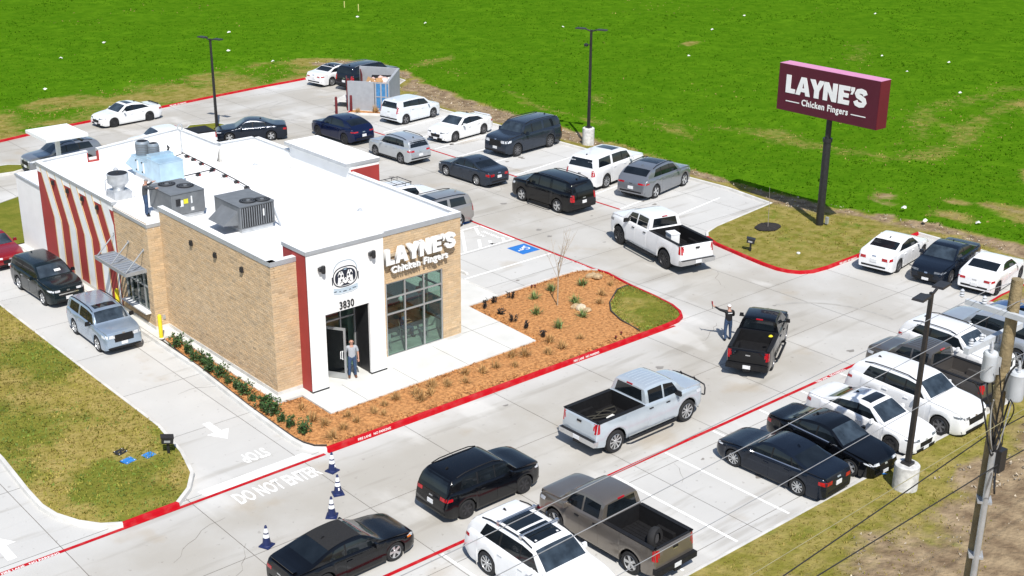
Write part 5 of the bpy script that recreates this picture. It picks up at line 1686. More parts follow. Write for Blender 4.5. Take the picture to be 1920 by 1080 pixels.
    if o.get('step'):
        for s in (1, -1):
            mb = MB(); mb.tube([(xf - Ra - .12, s * (W / 2 - .02), cl + lift * .5 - .02), (xf - Ra - .3, s * (W / 2 + .08), cl + lift * .5 - .02), (-xf + Ra + .3, s * (W / 2 + .08), cl + lift * .5 - .02), (-xf + Ra + .12, s * (W / 2 - .02), cl + lift * .5 - .02)], .05, 8)
            mb.build('side_step', M_CHROME if o['step'] == 'chrome' else M_PLAST, root, 60)
    if o.get('flares'):
        for xa in (xf, -xf):
            for s in (1, -1):
                pts = [(xa + math.cos(t) * Ra * 1.02, s * (plan(xa) + .035), r + math.sin(t) * Ra * 1.02) for t in [PI * k / 12 for k in range(13)]]
                mb = MB(); mb.tube(pts, .045, 6); mb.build('wheel_flare', M_PLAST, root, 60)
    if o.get('trim'):
        for lr in 'LR':
            mb = MB()
            a, b = T['win'][0][0], (T['qw'] or T['win'])[-1][1]
            patch(mb, [(X(a), zbelt(X(a)) + .008), (X(b), zbelt(X(b)) + .008), (X(b), zbelt(X(b)) + .032), (X(a), zbelt(X(a)) + .032)], lr, 12, 1, .010)
            mb.build('window_trim', M_CHROME, root)
    if o.get('cladding'):
        for lr in 'LR':
            one('sill_cladding', [(xf - Ra * 1.02, cl + .01), (-xf + Ra * 1.02, cl + .01), (-xf + Ra * 1.02, cl + .12), (xf - Ra * 1.02, cl + .12)], lr, M_PLAST, 8, 1, .012)
    if o.get('dash'):
        one('dash_paper', [(X(wa + .03), .35), (X(wa + .03), .05), (X(wa + .05), .05), (X(wa + .05), .35)], 'T', M_PLATE, 2, 1, .009)
    if bed:
        b0, b1 = X(bed[0]) - .03, X(bed[1]) + .05
        zf, zr_ = cl + lift + .42, zbelt(X(.8)) + .004
        wi = W / 2 - .20; wo_ = W / 2 * .945
        mb = MB()
        mb.add([(b0, wi, zr_), (b1, wi, zr_), (b1, -wi, zr_), (b0, -wi, zr_), (b0, wi, zf), (b1, wi, zf), (b1, -wi, zf), (b0, -wi, zf)], [(4, 5, 6, 7), (0, 1, 5, 4), (1, 2, 6, 5), (2, 3, 7, 6), (3, 0, 4, 7)])
        for s in (1, -1): mb.box(((-xf), s * (wi - .07), zf + .13), (Ra * 1.7, .16, .26), taper=.9)
        for k in range(-4, 5): mb.box(((b0 + b1) / 2, k * wi / 5, zf + .008), (b0 - b1 - .1, .06, .016))
        mb.build('bed_liner', M_PLAST if not o.get('bed_paint') else pmat, root)
        mb = MB()
        for s in (1, -1): mb.box(((b0 + b1) / 2 - .02, s * (wi + .075), zr_ + .012), (b0 - b1 + .05, .17, .03))
        mb.box((b1 - .03, 0, zr_ + .012), (.08, W * .9, .03)); mb.box((b0 + .035, 0, zr_ + .008), (.06, W * .84, .03))
        mb.build('bed_rail', M_PLAST, root)
        one('tailgate', [(-W * .40, .44 * H + lift), (W * .40, .44 * H + lift), (W * .40, .655 * H + lift), (-W * .40, .655 * H + lift)], 'B', pmat, 4, 3, .008)
        mb = MB(); mb.box((x1 - .012, 0, .60 * H + lift), (.03, .22, .07)); mb.build('tailgate_handle', M_PLAST, root)
        mb = MB(); p_, _ = hit(0, .965 * H + lift, 'B'); mb.box((p_.x - .01, 0, .962 * H + lift), (.04, .30, .05)); mb.build('brake_light', M_TAIL, root)
        if o.get('tonneau'):
            mb = MB(); mb.box(((b0 + b1) / 2, 0, zr_ + .045), (b0 - b1 + .02, W * .86, .04)); mb.build('tonneau_cover', M_PLAST, root)
    if o.get('brush_guard'):
        mb = MB()
        for s in (1, -1):
            mb.tube([(x0 + .06, s * .35, cl + .1), (x0 + .10, s * .36, .66 * H), (x0 + .04, s * .36, .70 * H)], .035, 6)
            mb.tube([(x0 + .10, s * .36, .66 * H), (x0 + .10, s * .85, .62 * H), (x0 + .02, s * .97, .58 * H), (x0 + .02, s * .97, .44 * H), (x0 + .10, s * .85, .40 * H), (x0 + .10, s * .36, .38 * H)], .03, 6)
        mb.tube([(x0 + .10, .36, .66 * H), (x0 + .10, -.36, .66 * H)], .03, 6); mb.tube([(x0 + .10, .36, .44 * H), (x0 + .10, -.36, .44 * H)], .03, 6)
        mb.build('brush_guard', M_BLACK, root, 60)
    return root
# ---------------------------------------------------------------- the vehicles, each where it stands
GS, GU, GP = 'sedans around the restaurant', 'SUVs around the restaurant', 'pickup trucks around the restaurant'
car('sedan', 'sedan', 'black sedan with chrome window trim parked nose to the aisle beside the empty stalls', 'car', 34.5, 24.75, 92, 'dark_skytint', 1.0, GS, trim=True, rim='silver', spokes='multi', fin=True)
car('sedan', 'sedan', 'black sedan with pale headlights between the chrome-trimmed sedan and the white sunroof sedan', 'car', 37.15, 24.35, -90, 'black', 1.0, GS, rim='silver', trim=True)
car('sedan', 'sedan', 'white sedan with black sunroof in the lower row, nose over the verge', 'car', 39.85, 24.45, -90, 'white', 1.02, GS, sunroof=(.45, .54), rim='dark', dark_lamps=True, badge=True)
car('suv', 'suv', 'white three-row SUV behind the black light pole, between white sunroof sedan and dark pickup', 'suv', 42.6, 24.2, -90, 'white', 1.04, GU, L=5.19, W=1.99, H=1.78, wb=3.07, r=.38, rails='black', rim='grey', spokes='six', dark_lamps=True)
car('compact_pickup', 'pickup_truck', 'dark bronze crew cab pickup with ribbed roof in the lower row', 'pickup truck', 45.35, 25.4, 90, 'bronze', 1.02, GP, roof_ribs=True, rim='dark', bed_paint=True)
car('suv', 'suv', 'white crossover with red taillights parked next to the bronze pickup', 'suv', 48.1, 25.8, -90, 'white', 1.02, GU, rails='black', rim='grey', dash=True, dark_lamps=True)
car('fullsuv', 'suv', 'pale silver SUV half hidden by the utility pole', 'suv', 50.85, 25.5, 90, 'silver', 1.0, GU, rim='silver')
car('suv', 'suv', 'blue SUV behind the transformers at the right edge', 'suv', 53.6, 25.2, 90, 'blue', .98, GU)
car('suv', 'suv', 'white SUV with roof cross bars and long glass roof at the bottom edge', 'suv', 23.15, 25.05, -90, 'white', 1.05, GU, L=5.04, W=1.98, H=1.77, wb=2.98, r=.385, cross_bars=True, sunroof=(.44, .58), sunroof2=(.60, .73), rim='silver', spokes='multi', rails='silver', badge=True, dark_lamps=True)
car('pickup', 'pickup_truck', 'taupe quad cab pickup with a spare tyre in its black bed', 'pickup truck', 26.55, 25.45, 91, 'tan', .97, GP, L=5.55, wb=3.57, fo=.92, r=.40, cl=.30, rim='silver', step=None, bed=(.572, .985))
car('coupe', 'convertible', 'black convertible with black fabric top driving at the bottom edge', 'convertible', 19.05, 29.95, 1, 'black', .99, None, soft_top=True, amber=True, L=4.75, wb=2.72, spoiler='body')
car('suv', 'suv', 'black SUV with red taillights driving behind the navy cones', 'suv', 25.1, 30.5, 0, 'black', .93, GU, L=4.70, W=1.97, H=1.78, wb=2.80, r=.375, rim='dark', spokes='six', rails='black')
car('pickup', 'pickup_truck', 'silver lifted crew cab pickup with brush guard and ribbed roof', 'pickup truck', 33.0, 30.65, 0, 'ice', 1.0, GP, L=5.95, wb=3.98, H=2.0, r=.455, lift=.10, roof_ribs=True, brush_guard=True, step='silver', rim='silver', spokes='multi', chrome_bumper=True, black_mirror=True)
car('compact_pickup', 'pickup_truck', 'black pickup beside the waving man', 'pickup truck', 42.5, 32.15, 28.5, 'black', 1.0, GP, rim='grey', step='silver', black_mirror=True)
car('pickup', 'pickup_truck', 'white lifted crew cab pickup with big black tyres and a box in its bed', 'pickup truck', 48.75, 44.15, 77, 'white', 1.1, GP, L=6.25, wb=3.98, H=2.0, r=.47, lift=.12, flares=False, rim='dark', spokes='ten', chrome_bumper=True, black_mirror=True, step='black', dark_lamps=True)
car('fullsuv', 'suv', 'black full-size SUV with silver running boards in the far aisle', 'suv', 50.4, 54.4, 91, 'black', 1.05, GU, L=5.13, wb=2.95, rim='silver', step='silver', rails='black')
car('sedan', 'sedan', 'dark blue grey sedan driving behind the black full-size SUV in the far aisle', 'car', 50.15, 61.7, 92, 'charcoal', 1.05, GS, trim=True, rim='silver', spokes='multi')
car('suv', 'suv', 'silver grey crossover with a roof spoiler in the far aisle', 'suv', 49.5, 68.8, 92.5, 'silver', 1.03, GU, L=4.6, W=1.845, H=1.68, wb=2.66, rails='black', rim='grey', cladding=True)
car('crossover', 'suv', 'navy blue sloping-back crossover leading the far aisle', 'suv', 49.5, 75.6, 93, 'navy', 1.09, GU, L=4.75, W=1.92, H=1.62, wb=2.89, rim='dark', spokes='ten')
car('sedan', 'sedan', 'dark charcoal sedan turning beside the left light pole behind the roof', 'car', 44.35, 79.65, 152, 'dark_skytint', 1.03, GS, trim=True, rim='silver')
car('sedan', 'sedan', 'white sport sedan with black wheels driving along the rear red kerb', 'car', 39.7, 89.85, 185, 'white', 1.04, GS, sunroof=(.46, .55), rim='dark', spokes='ten', spoiler='black', dark_lamps=True)
car('pickup', 'pickup_truck', 'white pickup with black bed cover behind the flat roof', 'pickup truck', 38.2, 79.6, 175, 'white', .98, GP, tonneau=True, rim='silver', dark_lamps=True)
car('suv', 'suv', 'grey SUV with roof rails under the white order canopy', 'suv', 31.0, 80.9, 181, 'grey', 1.04, GU, L=4.85, rails='black', sunroof=(.46, .62), sunroof2=(.64, .78))
car('sedan', 'sedan', 'red car at the left edge, last in the drive-through queue', 'car', 21.1, 66.1, -88, 'red', 1.0, GS)
car('suv', 'suv', 'black SUV with chrome grille bar waiting second at the drive-through window', 'suv', 21.35, 59.3, -88.5, 'darkgreen', 1.02, GU, chrome=True, rim='silver', dash=True)
car('fullsuv', 'suv', 'silver boxy SUV first at the drive-through window', 'suv', 21.05, 52.25, -91, 'steelblue', .92, GU, L=4.79, W=2.0, H=1.84, wb=2.75, r=.40, sunroof=(.40, .50), rim='silver', black_mirror=True, rails='silver', chrome_bumper=False, body_bumper=True)
car('hatch', 'hatchback', 'silver white boxy hatchback with dark glass beside the dumpster enclosure', 'hatchback', 56.75, 77.15, 8.5, 'pearl', 1.13, None, rim='grey', tl=(.50, .80, .86, .02))
car('sedan', 'sedan', 'white sedan with rear spoiler between the boxy hatchback and dark full-size SUV', 'car', 56.4, 70.75, 189, 'white', 1.13, GS, L=4.63, W=1.78, H=1.44, wb=2.70, rim='grey', spokes='ten', spoiler='body', dark_lamps=True)
car('fullsuv', 'suv', 'dark blue grey full-size SUV parked facing the far aisle', 'suv', 57.45, 65.1, 187, 'charcoal', 1.12, GU, rim='grey', spokes='multi', rails='black', front_plate=True)
car('fullsuv', 'suv', 'white full-size SUV with blue glass roof panel in the far stalls', 'suv', 56.75, 56.0, 11, 'white', 1.12, GU, L=5.35, wb=3.07, sunroof=(.42, .56), rim='silver', spokes='multi', tl=(.46, .64, .84, .02), dark_lamps=True)
car('coupe_suv', 'suv', 'grey luxury SUV with blue tinted glass roof, nearest of the far stalls', 'suv', 57.5, 52.5, 11.5, 'grey', 1.15, GU, L=4.94, W=1.98, H=1.71, wb=2.95, r=.38, sunroof=(.40, .56), sunroof2=(.57, .66), rim='silver', rails='silver')
car('sedan', 'sedan', 'white sedan with black roof behind the dumpster enclosure', 'car', 60.0, 92.0, 10, 'white', 1.1, GS, black_roof=True, rim='silver', spokes='multi', tl=(.52, .58, .50, .06), dark_lamps=True)
car('fullsuv', 'suv', 'black full-size SUV with bright roof rails next to the dumpster enclosure', 'suv', 61.2, 89.0, 10, 'dark_skytint', 1.08, GU, rails='chrome')
car('fullsuv', 'suv', 'white SUV with black roof rack behind the flat roof', 'suv', 42.1, 58.6, 0, 'white', .98, GU, rack=True, dark_lamps=True)
car('fullsuv', 'suv', 'tan silver SUV in the wheelchair stall beside the restaurant', 'suv', 41.75, 55.35, 180, 'taupe', .97, GU, rails='black', sunroof=(.38, .52))
car('sedan', 'sedan', 'white sedan with its tail to the aisle, beside the sign lawn', 'car', 57.5, 35.15, 9, 'white', 1.1, GS, L=4.63, W=1.78, H=1.44, wb=2.70, rim='grey', spokes='ten', dark_lamps=True)
car('sedan', 'sedan', 'black sedan facing out between two white cars by the dirt strip', 'car', 58.1, 32.5, 189, 'dark_skytint', 1.1, GS, L=4.63, W=1.78, H=1.44, wb=2.70, rim='grey', spokes='ten', dark_lamps=True)
car('coupe', 'hatchback', 'white sporty hatchback with split rear glass at the right edge', 'hatchback', 58.45, 30.1, 8, 'white', 1.1, None, L=4.25, W=1.80, H=1.40, wb=2.65, rim='dark', spokes='ten', fin=False, pz=.36, dark_lamps=True)
# ================================================================ ROOF EQUIPMENT
ZRF = ZR + .012


def fan_grille(mb, x, y, z, r, m=1):
    mb.lathe([(r, 0), (r, .03)], (x, y, z), 20, m=m)
    for k in range(1, 4): 
        pts = [(x + r * k / 4 * math.cos(t), y + r * k / 4 * math.sin(t), z + .04) for t in np.linspace(0, 2 * PI, 17)]
        mb.tube(pts, .008, 4, m=2, cap=False)
    mb.box((x, y, z + .035), (.16, .16, .03), m=2)


def rooftop_unit(name, label, x, y, lx, ly, h, fans, hood, grp, louv):
    t = thing(name, label, 'air conditioner', (x, y, ZRF), 0, grp)
    mb = MB(); mb.box((0, 0, .10), (lx * .92, ly * .94, .20)); mb.build('curb', M_GALV, t)
    mb = MB(); mb.box((0, 0, .2 + (h - .2) / 2), (lx, ly, h - .2)); mb.box((0, 0, h + .012), (lx + .05, ly + .05, .025)); mb.build('cabinet', M_HVAC, t)
    for fx, fy, r in fans:
        mb = MB(); fan_grille(mb, fx, fy, h + .026, r); mb.build('fan', [M_HVAC, M_DARK, M_HVAC], t)
    s = louv
    # condenser face: upright fins
    for k in range(14 if louv else 0):
        mb = MB(); mb.box((-lx / 2 + .12 + k * (lx - .24) / 13, -ly / 2 - .012, .2 + (h - .2) / 2), (.03, .024, (h - .2) * .86)); mb.build('fin', pm('fin_grey', (.20, .215, .23), .5, var=.1), t)
    if louv:
        mb = MB(); mb.box((0, -ly / 2 - .004, .2 + (h - .2) / 2), (lx - .14, .01, (h - .2) * .9)); mb.build('coil', M_DARK, t)
    else:
        for k in (-.28, .28):
            mb = MB(); mb.box((k * lx * .85, -ly / 2 - .008, .2 + (h - .2) / 2), (lx * .44, .016, (h - .2) * .92)); mb.build('access_panel', M_HVAC, t)
    if hood:
        hx = -lx / 2
        mb = MB(); mb.add([(hx, -ly * .42, h * .82), (hx, ly * .2, h * .82), (hx - .75, ly * .2, h * .38), (hx - .75, -ly * .42, h * .38), (hx, -ly * .42, h * .30), (hx, ly * .2, h * .30)], [(0, 1, 2, 3), (0, 3, 4), (1, 5, 2)])
        mb.build('intake_hood', M_HVAC, t)
        mb = MB(); mb.add([(hx - .70, ly * .19, h * .385), (hx - .70, -ly * .41, h * .385), (hx - .01, -ly * .41, h * .31), (hx - .01, ly * .19, h * .31)], [(0, 1, 2, 3)]); mb.build('intake_filter', M_DARK, t)
    return t


GR = 'grey rooftop air conditioners'
u1 = rooftop_unit('rooftop_unit', 'grey rooftop air conditioner the workman is leaning on, with a yellow label', 25.3, 52.6, 1.65, 2.2, 1.2, [(-.15, .62, .40), (.38, -.15, .40)], False, GR, 0)
for (yy, zz, w, h_, m) in ((.15, .75, .16, .30, M_PLATE), (-.2, .82, .22, .22, pm('yellow_label', (.65, .60, .03), .5)), (-.68, .85, .07, .34, M_PLATE), (-.72, .42, .14, .16, M_PLATE)):
    mb = MB(); mb.box((-.55 + .6 * (.5 - yy), -1.1 - .03, zz), (w, .012, h_)); mb.build('label_plate', m, u1)
mb = MB(); mb.box((-.5, -1.12, .82), (.22, .05, .32)); mb.build('breaker_box', M_BLACK, u1)
u2 = rooftop_unit('rooftop_unit', 'grey rooftop air conditioner with a slanting intake hood, nearest the entrance', 26.78, 49.05, 1.72, 2.25, 1.22, [(-.1, -.55, .40), (.48, -.75, .36)], True, GR, 1)
mb = MB(); mb.box((.9, -.7, .95), (.14, .3, .4)); mb.tube([(.92, -.9, .9), (1.0, -1.0, .5), (1.1, -1.15, .05)], .05, 6); mb.build('disconnect_switch', M_GALV, u2)
mb = MB(); mb.box((.3, -1.14, .8), (.07, .02, .32)); mb.build('label_plate', M_PLATE, u2)

t = thing('make_up_air_unit', 'pale blue metal make-up air unit with two condensers on top', 'air handler', (27.0, 58.2, ZRF))
mb = MB(); mb.box((0, 0, .12), (1.0, 2.6, .24)); mb.build('curb', M_GALV, t)
mb = MB(); mb.box((0, .55, .65), (1.15, 1.75, .82)); mb.box((0, .55, 1.07), (1.2, 1.8, .03)); mb.build('cabinet', M_MUA, t)
mb = MB(); mb.box((.05, -1.0, .74), (1.25, 1.35, 1.0)); mb.box((.05, -1.0, 1.255), (1.3, 1.4, .03)); mb.box((.05, -.55, 1.36), (1.2, .5, .18)); mb.build('blower_section', M_MUA, t)
mb = MB(); mb.add([(-.57, 1.42, 1.05), (.57, 1.42, 1.05), (.57, 2.25, .45), (-.57, 2.25, .45), (-.57, 1.42, .3), (.57, 1.42, .3)], [(0, 1, 2, 3), (0, 3, 4), (1, 5, 2), (2, 3, 4, 5)]); mb.build('intake_hood', M_MUA, t)
for yy in (.1, .75): 
    mb = MB(); mb.box((-.59, yy, .65), (.03, .10, .5)); mb.build('access_panel', M_WCAP, t)
    for zz in (.42, .9):
        mb = MB(); mb.box((-.60, yy + .16, zz), (.04, .06, .06)); mb.build('latch', M_BLACK, t)
for cx_, cy_, w in ((-.12, 1.0, .36), (.1, .25, .27)):
    c = MB()
    c.lathe([(w * .95, 0), (w, .06), (w, .62), (w * .9, .68), (w * .85, .70)], (cx_, cy_, 1.09), 14)
    o = c.build('condenser', pm('condenser_grey', (.20, .24, .28), .5, var=.1), t, 30)
    for k in range(6):
        mb = MB(); mb.lathe([(w + .012, 0), (w + .012, .035)], (cx_, cy_, 1.19 + k * .085), 14); mb.build('louvre', M_HVAC, o, 30)
    mb = MB(); mb.lathe([(w * .72, 0), (w * .72, .012)], (cx_, cy_, 1.79), 14); mb.build('fan_guard', M_DARK, o)
mb = MB(); mb.box((.42, .4, 1.33), (.28, .5, .5)); mb.build('control_box', M_WCAP, t)

t = thing('exhaust_fan', 'shiny round upblast exhaust fan behind the striped wall', 'exhaust fan', (24.25, 56.5, ZRF))
mb = MB(); mb.box((0, 0, .2), (.9, .9, .4), taper=.92); mb.build('curb', M_GALV, t)
mb = MB(); mb.lathe([(.28, .4), (.30, .55), (.46, .72), (.50, .78), (.50, 1.18), (.47, 1.20)], (0, 0, 0), 24); mb.build('housing', M_GALV, t, 40)
mb = MB(); mb.lathe([(.46, 1.2), (.44, 1.22), (.08, 1.235), (.06, 1.28)], (0, 0, 0), 24, m=0); mb.build('opening', M_DARK, t, 40)
mb = MB(); mb.tube([(-.5, .05, 1.0), (-.62, .05, .9), (-.62, .05, .1)], .025, 6); mb.tube([(.42, -.42, .3), (.5, -.5, .28), (.5, -.5, 0)], .02, 6); mb.build('drain_pipe', M_GALV, t, 60)

t = thing('vent_pipe', 'thin white vent pipe with a loop on the roof', 'vent pipe', (30.4, 62.1, ZRF))
mb = MB(); mb.lathe([(.09, 0), (.06, .12)], (0, 0, 0), 10); mb.tube([(0, 0, 0), (0, 0, 1.15)], .05, 8); mb.build('pipe', M_GALV, t, 60)
mb = MB(); mb.tube([(.13 * math.cos(a), 0, 1.35 + .2 * math.sin(a)) for a in np.linspace(0, 2 * PI, 15)], .035, 6); mb.build('loop', M_GALV, t, 60)
t = thing('skylight_curb', 'low round white roof hatch between the gas pipes', 'roof hatch', (29.3, 56.4, ZRF))
mb = MB(); mb.lathe([(.34, 0), (.34, .02), (.27, .04), (.32, .26), (.30, .30)], (0, 0, 0), 18); mb.build('rim', M_WCAP, t, 40)
mb = MB(); mb.lathe([(.29, .27), (.02, .275)], (0, 0, 0), 18); mb.build('cover', M_GALV, t, 40)
t = thing('gas_pipe', 'thin black gas pipe run across the white roof on small blocks', 'gas pipe', (30.0, 58, ZRF))
w = lambda x, y, z=.14: (x - 30.0, y - 58, z)
mb = MB(); mb.tube([w(30.15, 61.6), w(30.1, 60.5), w(29.95, 57.6), w(29.75, 55.0), w(29.6, 53.6), w(27.6, 52.4)], .03, 6); mb.tube([w(29.9, 57.6), w(28.0, 57.4), w(27.75, 57.4, .5)], .03, 6); mb.tube([w(30.1, 61.4), w(29.3, 61.0), w(29.2, 61.3)], .03, 6)
mb.tube([w(29.7, 62.2, .1), w(29.6, 62.1, .5), w(29.5, 61.7, .5), w(29.3, 61.9, .1)], .05, 6)
mb.build('pipe', M_BLACK, t, 60)
for x, y in ((30.12, 61.0), (30.08, 60.2), (30.0, 59.2), (29.95, 57.9), (29.7, 57.5), (28.9, 57.45), (29.82, 56.4), (29.74, 55.1), (29.62, 53.9), (29.45, 53.45)):
    mb = MB(); mb.box(w(x, y, .06), (.22, .16, .12)); o = mb.build('support_block', M_BLACK, t)
    mb = MB(); mb.box(w(x + .06, y - .06, .05), (.08, .08, .09)); mb.build('red_end', M_REDP, o)

# ================================================================ SIGN, LAMPS, POLES
SG = (59.3, 41.3, .15)
t = thing('pole_sign', 'tall maroon box sign with white lettering on a black pole', 'sign', SG)
mb = MB(); mb.lathe([(.22, -.2), (.22, 5.0), (.16, 5.04), (.16, 6.3)], (0, 0, 0), 18); mb.build('pole', M_BLACK, t, 40)
mb = MB(); mb.lathe([(.27, 4.85), (.27, 5.06)], (0, 0, 0), 18); mb.build('collar', M_BLACK, t, 40)
mb = MB(); mb.box((.2, -.35, .25), (.12, .16, .4)); mb.build('junction_box', M_GALV, t)
M_MAR = pm('maroon_face', (.075, .002, .014), .5, var=.06, scale=1)
M_MAR2 = pm('maroon_case', (.11, .004, .014), .5, var=.06, scale=1)
M_TOPLIT = pm('maroon_top_lit', (.60, .24, .40), .45, var=.05, scale=1)  # bright light on the maroon top painted in as pink
x0_, x1_, y0_, y1_, z0_, z1_ = -.48, .44, -3.34, 3.34, 6.22, 8.86
mb = MB(); mb.box(((x0_ + x1_) / 2, 0, (z0_ + z1_) / 2), (x1_ - x0_, y1_ - y0_, z1_ - z0_)); mb.build('cabinet', M_MAR2, t)
mb = MB(); mb.box(((x0_ + x1_) / 2, 0, z1_ + .006), (x1_ - x0_ + .01, y1_ - y0_ + .01, .012)); mb.build('top_panel', M_TOPLIT, t)
mb = MB(); mb.box((x0_ - .012, 0, (z0_ + z1_) / 2), (.024, y1_ - y0_ - .02, z1_ - z0_ - .02)); mb.build('sign_face', M_MAR, t)
heavy_word(5.35, 1.02, (x0_ - .034, 2.78, 7.27), (0, -1, 0), (-1, 0, 0), .02, [M_LET, M_LET], t)
letters('Chicken Fingers', 3.1, .48, (x0_ - .03, 1.62, 6.58), (0, -1, 0), (0, 0, 1), (-1, 0, 0), .016, [M_LET, M_LET], t, .024, 1.12)
for a, b in ((2.72, 1.78), (-1.68, -2.62)):
    mb = MB(); mb.box((x0_ - .03, (a + b) / 2, 6.80), (.012, abs(a - b), .05)); mb.build('rule', M_LET, t)

M_BRZ = pm('dark_bronze_metal', (.022, .020, .020), .45, var=.15, scale=8)


def light_pole(label, x, y, h, base_h, base_r, ang, z=.12, lean=(0, 0), cam_=False, grp='parking lot light poles'):
    t = thing('light_pole', label, 'light pole', (x, y, z), 0, grp)
    if base_h:
        mb = MB(); mb.lathe([(base_r, -.15), (base_r, base_h - .03), (base_r - .03, base_h)], (0, 0, 0), 24); mb.build('concrete_base', pm('pole_concrete', (.55, .545, .53), .85, var=.18, scale=5, bump=.15), t, 40)
    mb = MB(); mb.box((0, 0, base_h + .05), (.34, .34, .10)); mb.build('base_cover', M_BRZ, t)
    top = (lean[0], lean[1], h)
    mb = MB()
    q = []
    for zz, s in ((base_h + .1, .085), (h, .06)):
        k = (zz - base_h) / (h - base_h)
        for a in range(4): q.append((lean[0] * k + s * (1, -1, -1, 1)[a], lean[1] * k + s * (1, 1, -1, -1)[a], zz))
    mb.add(q, [(0, 1, 5, 4), (1, 2, 6, 5), (2, 3, 7, 6), (3, 0, 4, 7), (4, 5, 6, 7)]); mb.build('pole', M_BRZ, t)
    c, s = math.cos(ang), math.sin(ang)
    for sg in (1, -1):
        mb = MB(); mb.tube([(top[0], top[1], h - .12), (top[0] + c * sg * .18, top[1] + s * sg * .18, h - .06), (top[0] + c * sg * .42, top[1] + s * sg * .42, h + .02)], .05, 8); a_ = mb.build('arm', M_BRZ, t, 50)
        mb = MB(); mb.box((top[0] + c * sg * .78, top[1] + s * sg * .78, h + .04), (.72, .42, .07), rz=ang, taper=.9); a2 = mb.build('lamp_head', M_BRZ, t)
        mb = MB(); mb.box((top[0] + c * sg * .80, top[1] + s * sg * .80, h + .0), (.5, .3, .012), rz=ang); mb.build('lens', M_PLATE, a2)
    if cam_:
        mb = MB(); mb.tube([(0, 0, h - 1.05), (-.3, .1, h - 1.0)], .03, 6); mb.lathe([(.14, 0), (.16, .12), (.05, .2)], (-.34, .12, h - 1.1), 12); mb.build('camera', M_BLACK, t, 40)
    return t


light_pole('slim dark light pole on the grass island behind the roof', 43.6, 83.1, 6.6, 0, 0, R(-75), .12)
light_pole('dark light pole on a concrete drum beside the far stalls', 61.7, 62.9, 8.0, 1.15, .42, R(-65), .12, cam_=True)
light_pole('black twin-head light pole on a white concrete drum in the lower right verge', 36.85, 21.0, 7.45, .98, .44, R(8), .12, lean=(.12, .02))

# order canopy behind the building
t = thing('order_canopy', 'flat white canopy on one post behind the restaurant', 'canopy', (29.9, 78.2, 0))
mb = MB(); mb.box((0, 0, 3.0), (2.7, 3.3, .2)); mb.build('roof', M_WCAP, t)
mb = MB(); mb.box((0, .1, 1.46), (.24, .24, 2.9)); mb.build('post', M_WCAP, t)
mb = MB(); mb.box((1.0, 1.0, 2.75), (.35, .12, .14)); mb.tube([(.9, 1.0, 2.9), (.9, 1.0, 2.8)], .03, 6); mb.build('speaker', M_BLACK, t)
t = thing('clearance_bar', 'dark clearance bar hanging under the edge of the white order canopy', 'clearance bar', (31.05, 77.7, 2.55))
mb = MB(); mb.tube([(0, .55, 0), (0, -.55, 0)], .07, 10); mb.build('bar', M_BLACK, t, 60)
for y_ in (.4, -.4):
    mb = MB(); mb.tube([(0, y_, 0), (0, y_, .36)], .012, 5); mb.build('chain', M_GALV, t)

# wooden utility pole with its transformers and lines
UX, UY = 20.8, 10.2
M_WOOD = pm('pole_wood', (.22, .17, .09), .9, var=.3, scale=3, bump=.5, bscale=18)
M_UGREY = pm('transformer_grey', (.50, .53, .56), .5, var=.08, scale=4)
M_INS = pm('porcelain', (.45, .47, .50), .3, var=.1)
M_CABLE = pm('cable_black', (.012, .012, .013), .7, var=.1)
M_WIRE = pm('bare_wire', (.48, .49, .49), .4, metal=.6, var=.1)
M_WIREY = pm('aged_wire', (.34, .31, .17), .5, metal=.3, var=.1)
t = thing('utility_pole', 'wooden utility pole with grey transformers and a metal riser', 'utility pole', (UX, UY, -.1))
mb = MB(); mb.tube([(0, 0, 0), (0, 0, 15.2)], [.17, .105], 14); mb.build('pole', M_WOOD, t, 60)
for ang, zz, rr in ((R(150), 13.25, .13), (R(265), 12.95, .155), (R(60), 13.3, .13)):
    c, s = math.cos(ang) * .30, math.sin(ang) * .30
    mb = MB(); mb.lathe([(rr * .9, 0), (rr, .04), (rr, .48), (rr * 1.06, .51), (rr * .9, .56), (rr * .3, .60)], (c, s, zz), 18); tr = mb.build('transformer', M_UGREY, t, 40)
    for q in (-1, 1):
        mb = MB(); mb.lathe([(.02, 0), (.038, .03), (.024, .05), (.038, .08), (.02, .11), (.03, .13), (.01, .18)], (c + q * .07, s + q * .04, zz + .56), 8); mb.build('bushing', M_INS, tr, 60)
    mb = MB(); mb.box((c * .55, s * .55, zz + .28), (.2, .10, .34), rz=ang); mb.build('bracket', M_GALV, tr)
mb = MB(); mb.box((-.12, -.1, 14.55), (.09, 1.9, .10)); mb.build('crossarm', M_UGREY, t)
mb = MB(); mb.box((.05, .3, 13.95), (1.9, .10, .12)); mb.build('crossarm', M_UGREY, t)
for p in ((-.12, -1.1, 14.6), (-.12, -.5, 14.6), (-.12, .5, 14.6), (-.12, .95, 14.6), (-.75, .3, 14.0), (-.4, .3, 14.0), (.75, .3, 14.0)):
    mb = MB(); mb.lathe([(.02, 0), (.05, .03), (.03, .05), (.05, .08), (.03, .10), (.042, .13), (.015, .16)], p, 9); mb.build('insulator', M_INS, t, 60)
mb = MB(); mb.tube([(-.22, -.16, 0), (-.22, -.16, 11.9)], .06, 10); mb.build('riser_conduit', M_GALV, t, 60)
for zz in (2, 5, 8.2, 9.6, 10.8):
    mb = MB(); mb.box((-.13, -.09, zz), (.30, .26, .05), rz=.6); mb.build('conduit_strap', M_GALV, t)
rr_ = random.Random(4)
